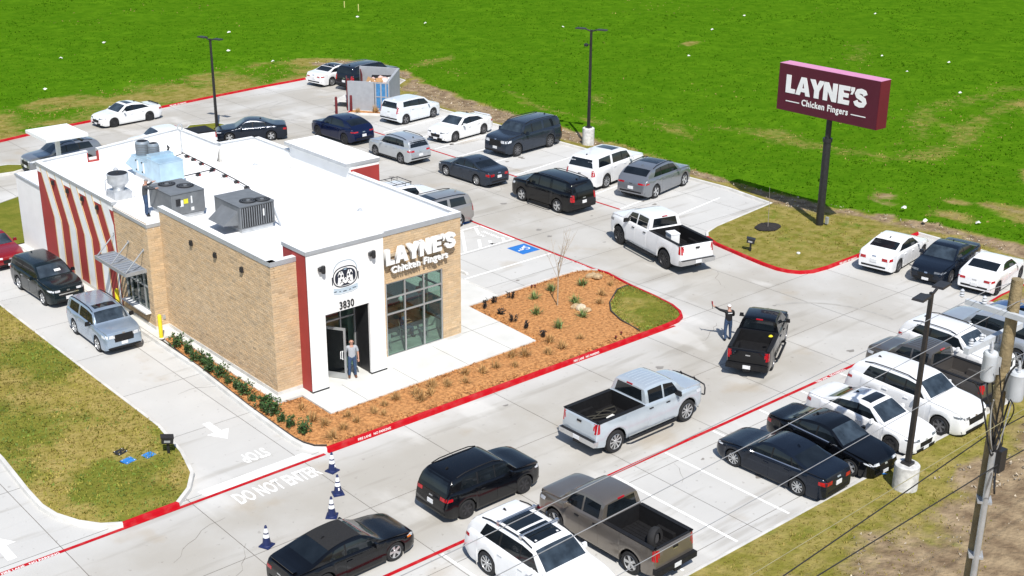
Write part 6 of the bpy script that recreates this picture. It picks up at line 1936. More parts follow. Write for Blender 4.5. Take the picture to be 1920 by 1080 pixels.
for k in range(9):
    a = Vector((-.22 + rr_.uniform(-.05, .05), -.16, 11.9)); b = Vector((rr_.uniform(-.6, .6), rr_.uniform(-.5, .4), 13.0 + rr_.uniform(-.2, 1.2)))
    m1 = a + Vector((rr_.uniform(-.6, .5), rr_.uniform(-.5, .3), rr_.uniform(-.4, .5))); m2 = b + Vector((rr_.uniform(-.5, .4), rr_.uniform(-.3, .3), rr_.uniform(-.5, .1)))
    pts = [((1 - u) ** 3) * a + 3 * u * (1 - u) ** 2 * m1 + 3 * u * u * (1 - u) * m2 + u ** 3 * b for u in np.linspace(0, 1, 14)]
    mb = MB(); mb.tube(pts, rr_.choice((.014, .018, .012)), 5); mb.build('jumper_wire', rr_.choice((M_CABLE, M_WIRE, M_CABLE)), t, 70)
mb = MB(); mb.box((-.1, -.22, 11.7), (.22, .2, .45)); mb.tube([(-.3, -.3, 11.6), (-.45, -.4, 11.3), (-.3, -.35, 11.1), (-.2, -.25, 11.4)], .02, 5); mb.build('splice_box', M_BLACK, t)


def line(label, pts, r, mat, sag, cat='power line'):
    out = []
    for a, b in zip(pts, pts[1:]):
        a, b = Vector(a), Vector(b); n = 22
        for i in range(n + (1 if b == Vector(pts[-1]) else 0)):
            u = i / n; p = a.lerp(b, u); p.z -= sag * 4 * u * (1 - u); out.append(p)
    mb = MB(); mb.tube(out, r, 5)
    tag(mb.build('overhead_line', mat, None, 70, tuple(pts[0])), label, cat, 'overhead lines on the utility pole')


line('bare wire from the utility pole over the white SUVs, topmost of the wires', [(46, 9.9, 14.6), (UX - .12, UY + .5, 14.75), (-16, 10.9, 14.15)], .0065, M_WIRE, .25)
line('bare wire crossing the black sedans, between topmost wire and lower wire', [(46, 9.5, 14.5), (UX - .12, UY - .1, 14.72), (-16, 10.15, 14.1)], .0065, M_WIRE, .32)
line('bare wire crossing the chrome-trimmed sedan and the taupe pickup tail', [(46, 9.8, 13.4), (UX - .7, UY + .05, 13.5), (-16, 10.2, 13.2)], .0065, M_WIRE, .3)
line('yellowed thin wire running over the grass verge', [(46, 10.4, 12.6), (UX - .18, UY - .35, 12.55), (-16, 9.3, 12.45)], .0065, M_WIREY, .1)
line('black twisted cable over the dirt, upper of the two black lines', [(46, 10.2, 11.9), (UX - .2, UY + .05, 12.0), (-16, 8.2, 12.0)], .012, M_CABLE, .12)
line('black cable passing in front of the pole, lowest of the lines', [(46, 9.8, 11.5), (UX - .1, UY - .28, 11.55), (-16, 9.8, 11.7)], .012, M_CABLE, .1)

# ================================================================ CONES, BOXES, LIDS
M_CONE = pm('navy_cone', (.008, .018, .085), .5, var=.1, scale=5)
M_CONEW = pm('reflective_white', (.80, .81, .82), .4, var=.04)


def cone_thing(label, x, y, rz):
    t = thing('traffic_cone', label, 'traffic cone', (x, y, 0), rz, 'navy traffic cones with white collars')
    mb = MB(); mb.box((0, 0, .022), (.40, .40, .044), taper=.96); mb.build('base', M_CONE, t)
    R_ = lambda z: .15 - (z - .05) / .72 * .115
    mb = MB(); mb.lathe([(R_(.05) + .02, .044)] + [(R_(z), z) for z in (.06, .3, .42, .55, .76)] + [(.02, .775)], (0, 0, 0), 16); mb.build('body', M_CONE, t, 40)
    for a, b in ((.34, .47), (.52, .68)):
        mb = MB(); mb.lathe([(R_(a) + .006, a), (R_(b) + .006, b)], (0, 0, 0), 16, cap=False); mb.build('collar', M_CONEW, t, 40)
    mb = MB(); mb.add([(.146, -.02, .20), (.146, .03, .20), (.127, .03, .30), (.127, -.02, .30)], [(0, 1, 2, 3)]); mb.build('mark', M_CONEW, t)
    return t


cone_thing('navy cone nearest the mulch bed corner', 22.1, 35.35, -1.3)
cone_thing('navy cone second from the mulch bed corner', 21.35, 33.85, -1.9)
cone_thing('navy cone third from the mulch bed, nearest the black convertible', 20.35, 32.72, 2.4)
cone_thing('navy cone standing alone beside the convertible tail, leftmost cone', 17.7, 32.55, 2.0)


def box_post(label, x, y, rz, h=.85):
    t = thing('speaker_post', label, 'post box', (x, y, .12), rz, 'black boxes on posts')
    mb = MB(); mb.box((0, 0, h * .3), (.10, .10, h * .6)); mb.build('post', M_BLACK, t)
    mb = MB(); mb.box((0, 0, h * .72), (.42, .28, .24), ry=.15); mb.box((0, 0, h * .72 + .13), (.48, .33, .04), ry=.15); mb.build('box', M_BLACK, t)
    mb = MB(); mb.box((-.02, -.146, h * .70), (.22, .015, .08), ry=.15); mb.build('face_plate', M_GALV, t)
    return t


box_post('black box on a short post at the tip of the long lawn island', 18.05, 40.15, -.4)
box_post('black box on a short post in the sign lawn by the red kerb', 52.55, 40.85, -1.0)
M_LID = pm('blue_lid', (.03, .20, .55), .45, var=.15, scale=6)
for lb, x, y, m in (('blue square valve lid, left one of the two by the black post', 16.65, 40.55, M_LID), ('blue square valve lid nearer the kerb and the black post', 17.4, 40.45, M_LID), ('black round-cornered meter lid behind the blue valve lid', 16.72, 41.35, M_BLACK)):
    t = thing('valve_lid', lb, 'utility lid', (x, y, .16), .2, 'utility lids in the lawn')
    mb = MB(); mb.box((0, 0, .02), (.44, .40, .05), taper=.94); mb.build('lid', m, t)
    mb = MB()
    for a in (-1, 1):
        for b in (-1, 1): mb.lathe([(.02, 0), (.015, .012)], (a * .16, b * .15, .045), 8)
    mb.build('bolt', M_PLATE, t)
    mb = MB(); mb.box((0, 0, -.01), (.52, .48, .04)); mb.build('collar', M_BLACK, t)
tag(MB().lathe([(.10, 0), (.10, .06), (.07, .08)], (54.2, 38.9, .15), 12).build('cleanout_cap', M_PLATE, None, 40, (54.2, 38.9, .15)), 'small white pipe cap in the sign lawn', 'pipe cap')
# bare planting pit in the sign lawn, with its thin stake
t = thing('planting_pit', 'dark planting hole with a thin stake in the sign lawn', 'planting pit', (56.5, 42.8, .14))
mb = MB(); mb.lathe([(.70, .05), (.55, .10), (.1, .06)], (0, 0, 0), 20); mb.v = [(a * 1.25 + .05 * math.sin(5 * b), b * .95 + .06 * math.sin(7 * a), c) for a, b, c in mb.v]; mb.build('soil', pm('wet_soil', (.020, .016, .013), .95, var=.3, scale=8, bump=.8, bscale=20), t, 60)
mb = MB(); mb.tube([(0, 0, 0), (.02, .05, 1.5), (.0, .1, 2.4)], [.018, .012, .006], 6); mb.build('stem', pm('twig', (.33, .29, .25), .8, var=.2), t, 60)

# ================================================================ DUMPSTER ENCLOSURE
M_DKRED = pm('dark_red_paint', (.11, .006, .008), .55, var=.12, scale=4)
M_CMU = pm('grey_panel', (.33, .345, .37), .75, var=.06, scale=3, bump=.1)
EA, EB, EC = Vector((54.64, 82.4)), Vector((56.55, 79.75)), Vector((60.1, 83.25))
ED = EA + (EC - EB)
t = thing('dumpster_enclosure', 'grey walled dumpster enclosure with a blue gate at its corner', 'enclosure', (57.4, 82.3, 0))
O2 = Vector((57.4, 82.3))


def wallseg(a, b, h0, h1, th, name, mat, z=0.0):
    a, b = Vector(a) - O2, Vector(b) - O2
    d = (b - a).normalized(); n = Vector((-d.y, d.x)) * th / 2
    mb = MB(); q = [a + n, b + n, b - n, a - n]
    mb.add([(p.x, p.y, z) for p in q] + [(q[0].x, q[0].y, h0), (q[1].x, q[1].y, h1), (q[2].x, q[2].y, h1), (q[3].x, q[3].y, h0)], [(0, 1, 5, 4), (1, 2, 6, 5), (2, 3, 7, 6), (3, 0, 4, 7), (4, 5, 6, 7)])
    return mb.build(name, mat, t)


E1 = EA + (EB - EA) * .66
wallseg(EA, E1, 2.35, 2.35, .2, 'front_wall', M_CMU)
wallseg(EB, EC, 2.45, 2.5, .2, 'side_wall', M_CMU)
wallseg(EC, ED, 2.5, 2.5, .2, 'back_wall', M_CMU)
wallseg(EA, EA + (ED - EA) * .03, 2.5, 2.5, .24, 'gate_post', M_DKRED)
for k, (a, b) in enumerate(((EA, EA + (ED - EA) * .48), (ED, ED - (ED - EA) * .45))):
    dv = (b - a); nb2 = Vector((-dv.y, dv.x)).normalized()
    wallseg(a + nb2 * .02, a + dv * .9 + nb2 * .55, 2.3, 2.3, .08, 'red_gate', M_DKRED, .15)
g1, g2 = E1 + (EB - E1) * .05, EB
fr_ = wallseg(g1, g2, 2.32, 2.32, .06, 'blue_gate', pm('blue_gate_mesh', (.05, .20, .42), .5, var=.15, scale=6), .12)
for z_ in (.12, 1.2, 2.26): wallseg(g1 - (g2 - g1) * .02, g2, z_ + .08, z_ + .08, .10, 'gate_rail', M_CMU, z_)
for f_ in (0, .42, .80): wallseg(g1 + (g2 - g1) * f_, g1 + (g2 - g1) * (f_ + .10), 2.32, 2.32, .11, 'gate_stile', M_CMU, .1)
mb = MB(); mb.box((-.6, .9, .45), (4.4, 2.8, .02), rz=R(-55)); mb.build('slab_inside', M_KERB, t)
d_ang = math.atan2((EC - EB).y, (EC - EB).x)
tb = thing('dumpster', 'grey steel dumpster heaped with cardboard and bags inside the enclosure', 'dumpster', (57.35, 81.9, .0), d_ang)
mb = MB(); mb.box((0, 0, .95), (3.4, 1.9, 1.4), taper=1.03); mb.build('bin', pm('bin_grey', (.10, .11, .12), .6, var=.15), tb)
mb = MB(); mb.box((1.25, 0, 1.95), (.9, 1.9, .05), ry=R(-28)); mb.build('lid', M_PLAST, tb); 
cart = [pm('cardboard', (.42, .25, .12), .8, var=.12, scale=6), pm('pink_bag', (.60, .42, .38), .5, var=.1, scale=6), pm('white_bag', (.68, .66, .64), .4, var=.1, scale=6, bump=.4, bscale=12)]
rr_ = random.Random(11)
for k in range(15):
    px_, py_ = rr_.uniform(-1.35, 1.1), rr_.uniform(-.75, .75)
    if k % 3 == 0:
        o = MB().box((0, 0, 0), (rr_.uniform(.5, .9), rr_.uniform(.4, .7), rr_.uniform(.08, .4)), rz=rr_.uniform(0, 3), rx=rr_.uniform(-.5, .5), ry=rr_.uniform(-.5, .5)).build('cardboard_box', cart[0])
    else:
        mb = MB(); mb.lathe([(.05, -.22), (.25, -.15), (.32, .02), (.22, .18), (.05, .26)], (0, 0, 0), 9); mb.v = [(a * rr_.uniform(.85, 1.2), b * rr_.uniform(.85, 1.2), c * rr_.uniform(.85, 1.2)) for a, b, c in mb.v]
        o = mb.build('trash_bag', cart[1 + k % 2], None, 60)
    c_, s_ = math.cos(d_ang), math.sin(d_ang)
    o.location = (57.35 + px_ * c_ - py_ * s_, 81.9 + px_ * s_ + py_ * c_, 1.95 + rr_.uniform(-.1, .22))
    tag(o, 'flattened cardboard on the heap in the dumpster' if k % 3 == 0 else ('pinkish bag on the heap in the dumpster' if k % 2 == 0 else 'white bag on the heap in the dumpster'), 'cardboard box' if k % 3 == 0 else 'trash bag', 'cardboard in the dumpster' if k % 3 == 0 else ('pink trash bags in the dumpster' if k % 2 == 0 else 'white trash bags in the dumpster'))
for (x, y), lb in (((53.25, 82.0), 'dark red bollard standing alone left of the dumpster enclosure'), ((54.45, 81.75), 'dark red bollard touching the corner of the dumpster enclosure')):
    b_ = thing('bollard', lb, 'bollard', (x, y, 0), 0, 'dark red bollards')
    mb = MB(); mb.lathe([(.10, 0), (.10, 1.3), (.06, 1.36)], (0, 0, 0), 12); mb.build('post', M_DKRED, b_, 40)
    mb = MB(); mb.lathe([(.17, 0), (.15, .02)], (0, 0, 0), 12); mb.build('footing', M_KERB, b_, 40)
EB_ = [(53.75, 81.4), (55.9, 78.95), (56.45, 79.55), (54.7, 82.2)]
kerb(EB_, lambda x, y: x < 54.6, 1)
fill('enclosure_bed', offset_poly(EB_, KW), .12, M_MULCH, 'small mulch bed by the dumpster enclosure')
# ================================================================ PLANTS
M_LEAF = pm('shrub_leaf', (.042, .092, .022), .6, var=.35, scale=6, attr='tone')
M_LEAFP = pm('plum_leaf', (.022, .018, .016), .6, var=.3, scale=6, attr='tone')
M_YUCCA = pm('yucca_leaf', (.16, .23, .07), .6, var=.3, scale=6, attr='tone')
M_STRAW = pm('straw_leaf', (.42, .25, .095), .8, var=.3, scale=6, attr='tone')
M_STEM = pm('plant_stem', (.10, .065, .035), .85, var=.2)


def leaf_mesh(name, n, rad, ht, lw, ll, mat, seed, spiky=False, zc=.5):
    rg = np.random.default_rng(seed)
    if spiky:
        az = rg.uniform(0, 2 * PI, n); el = rg.uniform(.35, 1.45, n); L_ = rg.uniform(.65, 1.1, n) * ht
        d = np.stack([np.cos(az) * np.cos(el), np.sin(az) * np.cos(el), np.sin(el)], -1)
        s = np.stack([-np.sin(az), np.cos(az), np.zeros(n)], -1) * lw / 2
        b = np.stack([rg.normal(0, rad * .2, n), rg.normal(0, rad * .2, n), np.zeros(n)], -1)
        mid_ = b + d * L_[:, None] * .55
        tip = b + d * L_[:, None]; tip[:, 2] -= (1.5 - el) * L_ * .18
        v = np.stack([b - s, b + s, mid_ + s * .9, mid_ - s * .9, tip], 1).reshape(-1, 3)
        f = []
        for i in range(n): f += [(5 * i, 5 * i + 1, 5 * i + 2, 5 * i + 3), (5 * i + 3, 5 * i + 2, 5 * i + 4)]
        per = 2
    else:
        # leaves in sprays along upright shoots
        ns = max(5, n // 22); v = []; f = []
        for k in range(ns):
            a = rg.uniform(0, 2 * PI); tl = rg.uniform(.1, .55); hh = ht * rg.uniform(.6, 1.05)
            base = np.array([rg.normal(0, rad * .25), rg.normal(0, rad * .25), 0.0]); dr = np.array([math.cos(a) * tl * rad / ht * 1.6, math.sin(a) * tl * rad / ht * 1.6, 1.0])
            for i in range(n // ns):
                u = rg.uniform(.18, 1.0); p = base + dr * hh * u
                az = rg.uniform(0, 2 * PI); el = rg.uniform(-.1, 1.0); L_ = ll * rg.uniform(.7, 1.3)
                d = np.array([math.cos(az) * math.cos(el), math.sin(az) * math.cos(el), math.sin(el)]); s = np.cross(d, rg.normal(0, 1, 3)); s /= max(np.linalg.norm(s), 1e-6); s *= lw / 2 * rg.uniform(.7, 1.2)
                j = len(v); v += [p, p + d * L_ * .5 + s, p + d * L_, p + d * L_ * .5 - s]; f.append((j, j + 1, j + 2, j + 3))
        v = np.array(v); per = 1
    me = bpy.data.meshes.new(name); me.from_pydata(v.tolist(), [], f); me.materials.append(mat); me.update()
    tn = np.repeat(rg.uniform(.6, 1.35, len(f) // per), per)
    set_face_tone(me, np.stack([tn, tn, tn], 1))
    return me


def stem_mesh(name, rad, ht, n, seed):
    rg = random.Random(seed); mb = MB()
    for k in range(n):
        a = rg.uniform(0, 6.28); tl = rg.uniform(.1, .6)
        mb.tube([(0, 0, -.03), (math.cos(a) * rad * tl * .4, math.sin(a) * rad * tl * .4, ht * .5), (math.cos(a) * rad * tl, math.sin(a) * rad * tl, ht * .85)], [.014, .010, .005], 4)
    return mb.mesh(name, M_STEM, 60)


HM = [(leaf_mesh('foliage', 420, .34, .58 + .06 * k, .06, .11, M_LEAF, k + 1), stem_mesh('stem', .30, .55, 6, k)) for k in range(3)]
NTH = ['first', 'second', 'third', 'fourth', 'fifth', 'sixth', 'seventh', 'eighth', 'ninth', 'tenth', 'eleventh', 'twelfth', 'thirteenth', 'fourteenth', 'fifteenth']
HEDGE = [(22.89, 48.98), (22.94, 47.99), (22.81, 47.07), (22.95, 46.48), (22.78, 45.71), (22.85, 44.9), (22.8, 44.16), (22.77, 43.44), (22.75, 42.75), (22.7, 42.1), (22.62, 41.0), (22.66, 40.45), (22.62, 39.75), (22.62, 39.1), (22.75, 38.3)]
for i, (x, y) in enumerate(HEDGE):
    sc = (1.1, .95, .8, 1.0, 1.05, .95, .7, .8, .95, .65, 1.2, 1.05, .7, .8, .9)[i]
    t = thing('shrub', 'dark green shrub, %s from the yellow bollard along the tan side wall' % NTH[i], 'shrub', (x, y, .1), random.uniform(0, 6), 'dark green shrubs along the side wall')
    t.scale = (sc, sc, sc)
    lm, sm = HM[i % 3]
    link('foliage', lm, t); link('stem', sm, t)
YM = [leaf_mesh('leaves', 60, .3, .55, .035, .5, M_YUCCA, 20 + k, True) for k in range(2)]
ylab = ['green spiky plant nearest the top edge of the mulch bed', 'green spiky plant nearest the red landscape light', 'green spiky plant beside the far boulders', 'green spiky plant behind the tan boulders', 'green spiky plant in front of the tan boulders', 'green spiky plant amid the plum shrubs, left of the sapling', 'green spiky plant nearest the walk corner']
ylab = ['green spiky plant up by the parking kerb, left of the sapling', 'green spiky plant nearest the parked wheelchair stall edge', 'green spiky plant nearest the far rocks at the bed tip', 'green spiky plant just behind the tan rock cluster', 'green spiky plant just below the tan rock cluster', 'green spiky plant between plum shrubs and sapling', 'green spiky plant nearest the inner walk corner']
for i, (x, y) in enumerate([(40.28, 43.37), (38.9, 43.09), (42.0, 42.94), (40.06, 41.43), (39.1, 39.89), (37.69, 41.57), (37.38, 39.69)]):
    t = thing('yucca', ylab[i], 'plant', (x, y, .12), i * 1.1, 'green spiky plants in the mulch bed')
    link('leaves', YM[i % 2], t)
    mb = MB(); mb.lathe([(.06, -.02), (.05, .08)], (0, 0, 0), 6); mb.build('crown_base', M_STEM, t)
PMH = [leaf_mesh('foliage', 150, .24, .42, .05, .09, M_LEAFP, 40 + k) for k in range(2)]
plab = ['dark plum shrub at the upper row end beside the parking stall kerb', 'dark plum shrub near the bed tip next to the walk, upper side', 'dark plum shrub at the very tip of the bed', 'dark plum shrub along the walk edge, first below the bed tip', 'dark plum shrub along the walk edge, second below the bed tip', 'dark plum shrub along the walk edge, third below the bed tip', 'dark plum shrub at the walk corner, lowest of its row']
for i, (x, y) in enumerate([(38.1, 43.9), (37.05, 43.95), (36.3, 43.75), (36.3, 42.55), (36.25, 41.57), (36.2, 40.6), (36.1, 39.35)]):
    t = thing('shrub', plab[i], 'shrub', (x, y, .12), i * .9, 'dark plum shrubs along the walk')
    link('foliage', PMH[i % 2], t); link('stem', HM[0][1], t).scale = (.5, .5, .5)
SM = [leaf_mesh('leaves', 80, .25, .42, .022, .4, M_STRAW, 60 + k, True) for k in range(3)]
dry = [(43.12, 42.06), (41.74, 41.3), (40.9, 40.6), (37.22, 38.1), (35.9, 37.91), (34.99, 37.83), (23.81, 40.16), (23.6, 39.01), (23.74, 38.38), (24.13, 37.63), (24.88, 37.82), (23.4, 37.3), (30.34, 37.78), (29.58, 37.98), (27.95, 37.71), (28.56, 37.9), (29.67, 38.22), (28.98, 38.37), (28.13, 38.3), (25.82, 38.05), (26.51, 38.29), (31.55, 38.16), (32.33, 38.21), (33.02, 37.77), (35.94, 38.73), (27.23, 38.46), (24.86, 38.4), (34.1, 38.3), (33.6, 38.6), (30.9, 38.5), (26.0, 37.6)]
ORD = ['%d%s' % (k, 'st' if k in (1, 21, 31) else 'nd' if k in (2, 22, 32) else 'rd' if k in (3, 23, 33) else 'th') for k in range(1, 40)]
for i, (x, y) in enumerate(dry):
    lb_ = 'dry straw tuft in the bed, ' + ('%s along the red kerb from the drive-through corner' % ORD[sorted(q for q in dry if q[1] < 40.2 and q[0] < 38).index((x, y))] if (y < 40.2 and x < 38) else ('beside the boulders', 'nearest the corner lawn edge', 'between the rock cluster and the corner lawn')[i % 3])
    t = thing('grass_tuft', lb_, 'grass tuft', (x, y, .11), i * 1.7, 'dry straw tufts in the mulch bed')
    s = .8 + .5 * ((i * 37) % 10) / 10; t.scale = (s, s, s)
    link('leaves', SM[i % 3], t)
for i, (x, y, s, lb) in enumerate([(54.45, 80.9, .9, 'dry tuft in the small bed left of the dumpster enclosure wall'), (55.6, 80.2, 1.2, 'taller dry tuft in front of the dumpster enclosure wall')]):
    t = thing('grass_tuft', lb, 'grass tuft', (x, y, .13), i, 'dry tufts by the dumpster enclosure'); t.scale = (s * 1.3,) * 3
    link('leaves', SM[i], t)
M_ROCK = pm('tan_rock', (.42, .30, .17), .85, var=.25, scale=5, bump=.5, bscale=9)
M_ROCKW = pm('pale_rock', (.56, .47, .34), .85, var=.2, scale=5, bump=.5, bscale=9)
for i, (x, y, s, lb) in enumerate([(39.68, 41.0, .26, 'tan boulder at the back of the rock cluster in mid bed'), (39.75, 40.62, .30, 'pale boulder in the middle of the rock cluster'), (39.7, 40.25, .24, 'tan boulder at the front of the rock cluster'), (43.05, 43.46, .26, 'brown boulder left of three at the bed tip'), (43.3, 43.12, .30, 'brown boulder nearest the lane at the bed tip'), (43.38, 43.55, .22, 'small brown boulder at the back of the bed tip group')]):
    bm = bmesh.new(); bmesh.ops.create_icosphere(bm, subdivisions=2, radius=1)
    rg = random.Random(i + 5)
    ax = [Vector((rg.uniform(-1, 1), rg.uniform(-1, 1), rg.uniform(-1, 1))).normalized() for _ in range(7)]
    for v in bm.verts:
        k = min(1.0, *[1 - max(0, v.co.dot(a) - .62) * .9 for a in ax])
        v.co = Vector((v.co.x * s * 1.15, v.co.y * s * .9, v.co.z * s * .65)) * k
    me = bpy.data.meshes.new('rock'); bm.to_mesh(me); bm.free(); me.materials.append(M_ROCKW if i == 1 else M_ROCK)
    tag(link('rock', me, None, (x, y, .12 + s * .35)), lb, 'rock', 'boulders in the mulch bed')
for x, y, lb in ((39.82, 44.3, 'red landscape spot at the parking edge of the bed'), (39.95, 44.2, 'red landscape spot beside the first, nearer the lane'), (38.99, 37.24, 'red spot at the kerb by the corner lawn'), (38.45, 37.05, 'small dark red spot at the kerb')):
    t = thing('landscape_light', lb, 'garden light', (x, y, .1), 0, 'small red lights in the bed')
    mb = MB(); mb.lathe([(.015, 0), (.015, .12)], (0, 0, 0), 6); mb.build('stake', M_BLACK, t)
    mb = MB(); mb.lathe([(.035, .1), (.05, .13), (.05, .18), (.03, .20)], (0, 0, 0), 10); mb.build('head', M_DKRED, t, 40)

# thin bare sapling
t = thing('sapling', 'thin leafless sapling in the mulch bed', 'tree', (39.2, 41.75, .1))
M_BARK = pm('sapling_bark', (.38, .30, .21), .85, var=.2)
mb = MB(); mb.tube([(0, 0, -.05), (.03, .02, .8), (.06, .05, 1.6), (.10, .12, 2.2)], [.035, .03, .026, .022], 7); mb.build('trunk', M_BARK, t, 60)
rr_ = random.Random(3)
for k in range(9):
    a = rr_.uniform(0, 6.28); z0b = rr_.uniform(1.2, 2.1); ln = rr_.uniform(1.2, 2.4); sp = rr_.uniform(.2, .5)
    p0 = Vector((.08, .08, z0b)); p1 = p0 + Vector((math.cos(a) * sp * ln * .5, math.sin(a) * sp * ln * .5, ln * .5)); p2 = p0 + Vector((math.cos(a) * sp * ln, math.sin(a) * sp * ln, ln))
    mb = MB(); mb.tube([p0, p1, p2], [.011, .008, .003], 5)
    for j in range(3):
        u = rr_.uniform(.3, .9); q = p0.lerp(p2, u); aa = rr_.uniform(0, 6.28); mb.tube([q, q + Vector((math.cos(aa) * .25, math.sin(aa) * .25, .35))], [.006, .003], 4)
    mb.build('branch', M_BARK, t, 60)

# litter blown over the field, stakes
M_LIT = pm('paper_litter', (.66, .66, .62), .7, var=.1)
rr_ = random.Random(21)
for i, (x, y) in enumerate(sorted([(45.2, 115.0), (51.5, 119.8), (58.8, 108.7), (59.4, 101.6), (82.7, 109.5), (79.4, 117.3), (113.2, 91.3), (103.6, 87.7), (92.5, 98.6), (107.2, 62.3), (100.4, 62.3), (96.3, 54.6), (105, 68), (90.8, 79.5), (63.8, 117.5), (38.9, 103.1), (125.9, 83), (65.2, 39.6), (64.0, 37.4), (66.0, 35.2)], key=lambda q: math.atan2(q[0], q[1]))):
    mb = MB(); k = 7; mb.add([(.22 * math.cos(6.283 * j / k) * rr_.uniform(.5, 1.2), .15 * math.sin(6.283 * j / k) * rr_.uniform(.5, 1.2), rr_.uniform(.02, .15)) for j in range(k)] + [(0, 0, .2)], [(j, (j + 1) % k, k) for j in range(k)])
    o = mb.build('paper_scrap', M_LIT, None, None); o.location = (x, y, .28)
    tag(o, 'scrap of white litter in the green field, %s from the left' % ORD[i], 'litter', 'white litter in the field')
for x, y, lb in ((82.0, 123.7, 'yellow survey stake, taller of the two far out in the field'), (82.0, 120.9, 'shorter yellow survey stake far out in the field')):
    mb = MB(); mb.box((0, 0, .4), (.08, .08, .9)); o = mb.build('survey_stake', pm('stake_paint', (.62, .58, .20), .7)); o.location = (x, y, .2); tag(o, lb, 'stake', 'survey stakes')
mb = MB(); mb.lathe([(.03, -.09), (.035, .05), (.015, .08), (.015, .12)], (0, 0, 0), 8); o = mb.build('plastic_bottle', M_LID); o.location = (37.05, 22.0, .2); o.rotation_euler = (1.5, 0, .5); tag(o, 'small blue bottle on the verge left of the light pole drum', 'bottle')

# things lying in pickup beds
t = thing('storage_box', 'white box lying in the white pickup bed', 'box', (48.2, 42.6, 1.15), R(70))
mb = MB(); mb.box((0, 0, .25), (.6, .5, .5)); mb.build('box', M_WCAP, t)
mb = MB(); mb.box((0, 0, .52), (.64, .54, .06)); mb.build('lid', M_CONEW, t)
t = thing('spare_tyre', 'spare tyre standing in the taupe pickup bed', 'tyre', (26.75, 23.7, .86), .3)
mb = MB(); mb.lathe([(.2, -.11), (.34, -.12), (.38, -.06), (.38, .06), (.34, .12), (.2, .11)], (0, 0, 0), 20, cap=False); tr_ = mb.build('tyre', M_TYRE, t, 40); tr_.rotation_euler = (1.45, .1, 0)
mb = MB(); mb.lathe([(.22, -.05), (.2, .05)], (0, 0, 0), 14); w_ = mb.build('rim', M_RIMG, t); w_.rotation_euler = (1.45, .1, 0)
mb = MB(); mb.lathe([(.06, 0), (.09, .04), (.05, .09)], (0, 0, 0), 7); mb.v = [(a * 1.3, b, c) for a, b, c in mb.v]; o = mb.build('yellow_bag', M_YEL, None, 60); o.location = (41.55, 30.85, 1.42); tag(o, 'small yellow bag on the black pickup tailgate corner', 'bag')
mb = MB(); mb.add([(0, 0, 0), (.5, .08, 0), (.45, .22, .04), (.05, .16, .04)], [(0, 1, 2, 3)]); mb.box((.25, .1, .02), (.3, .06, .03), rz=.4); o = mb.build('white_rag', M_LIT); o.location = (31.3, 30.4, .98); tag(o, 'white rag lying in the silver pickup bed', 'rag')
mb = MB(); mb.tube([(.5 * math.sin(i * .9) * (1 + .1 * i), .25 * math.cos(i * 1.3), .03) for i in range(14)], .025, 5); o = mb.build('rope', pm('rope', (.035, .033, .025), .9), None, 70); o.location = (31.4, 30.9, .96); tag(o, 'loose rope in the silver pickup bed', 'rope')

# ================================================================ PEOPLE
M_SKIN = pm('skin', (.46, .25, .18), .55, var=.08, scale=9)
M_JEAN = pm('denim', (.030, .060, .125), .85, var=.25, scale=12)


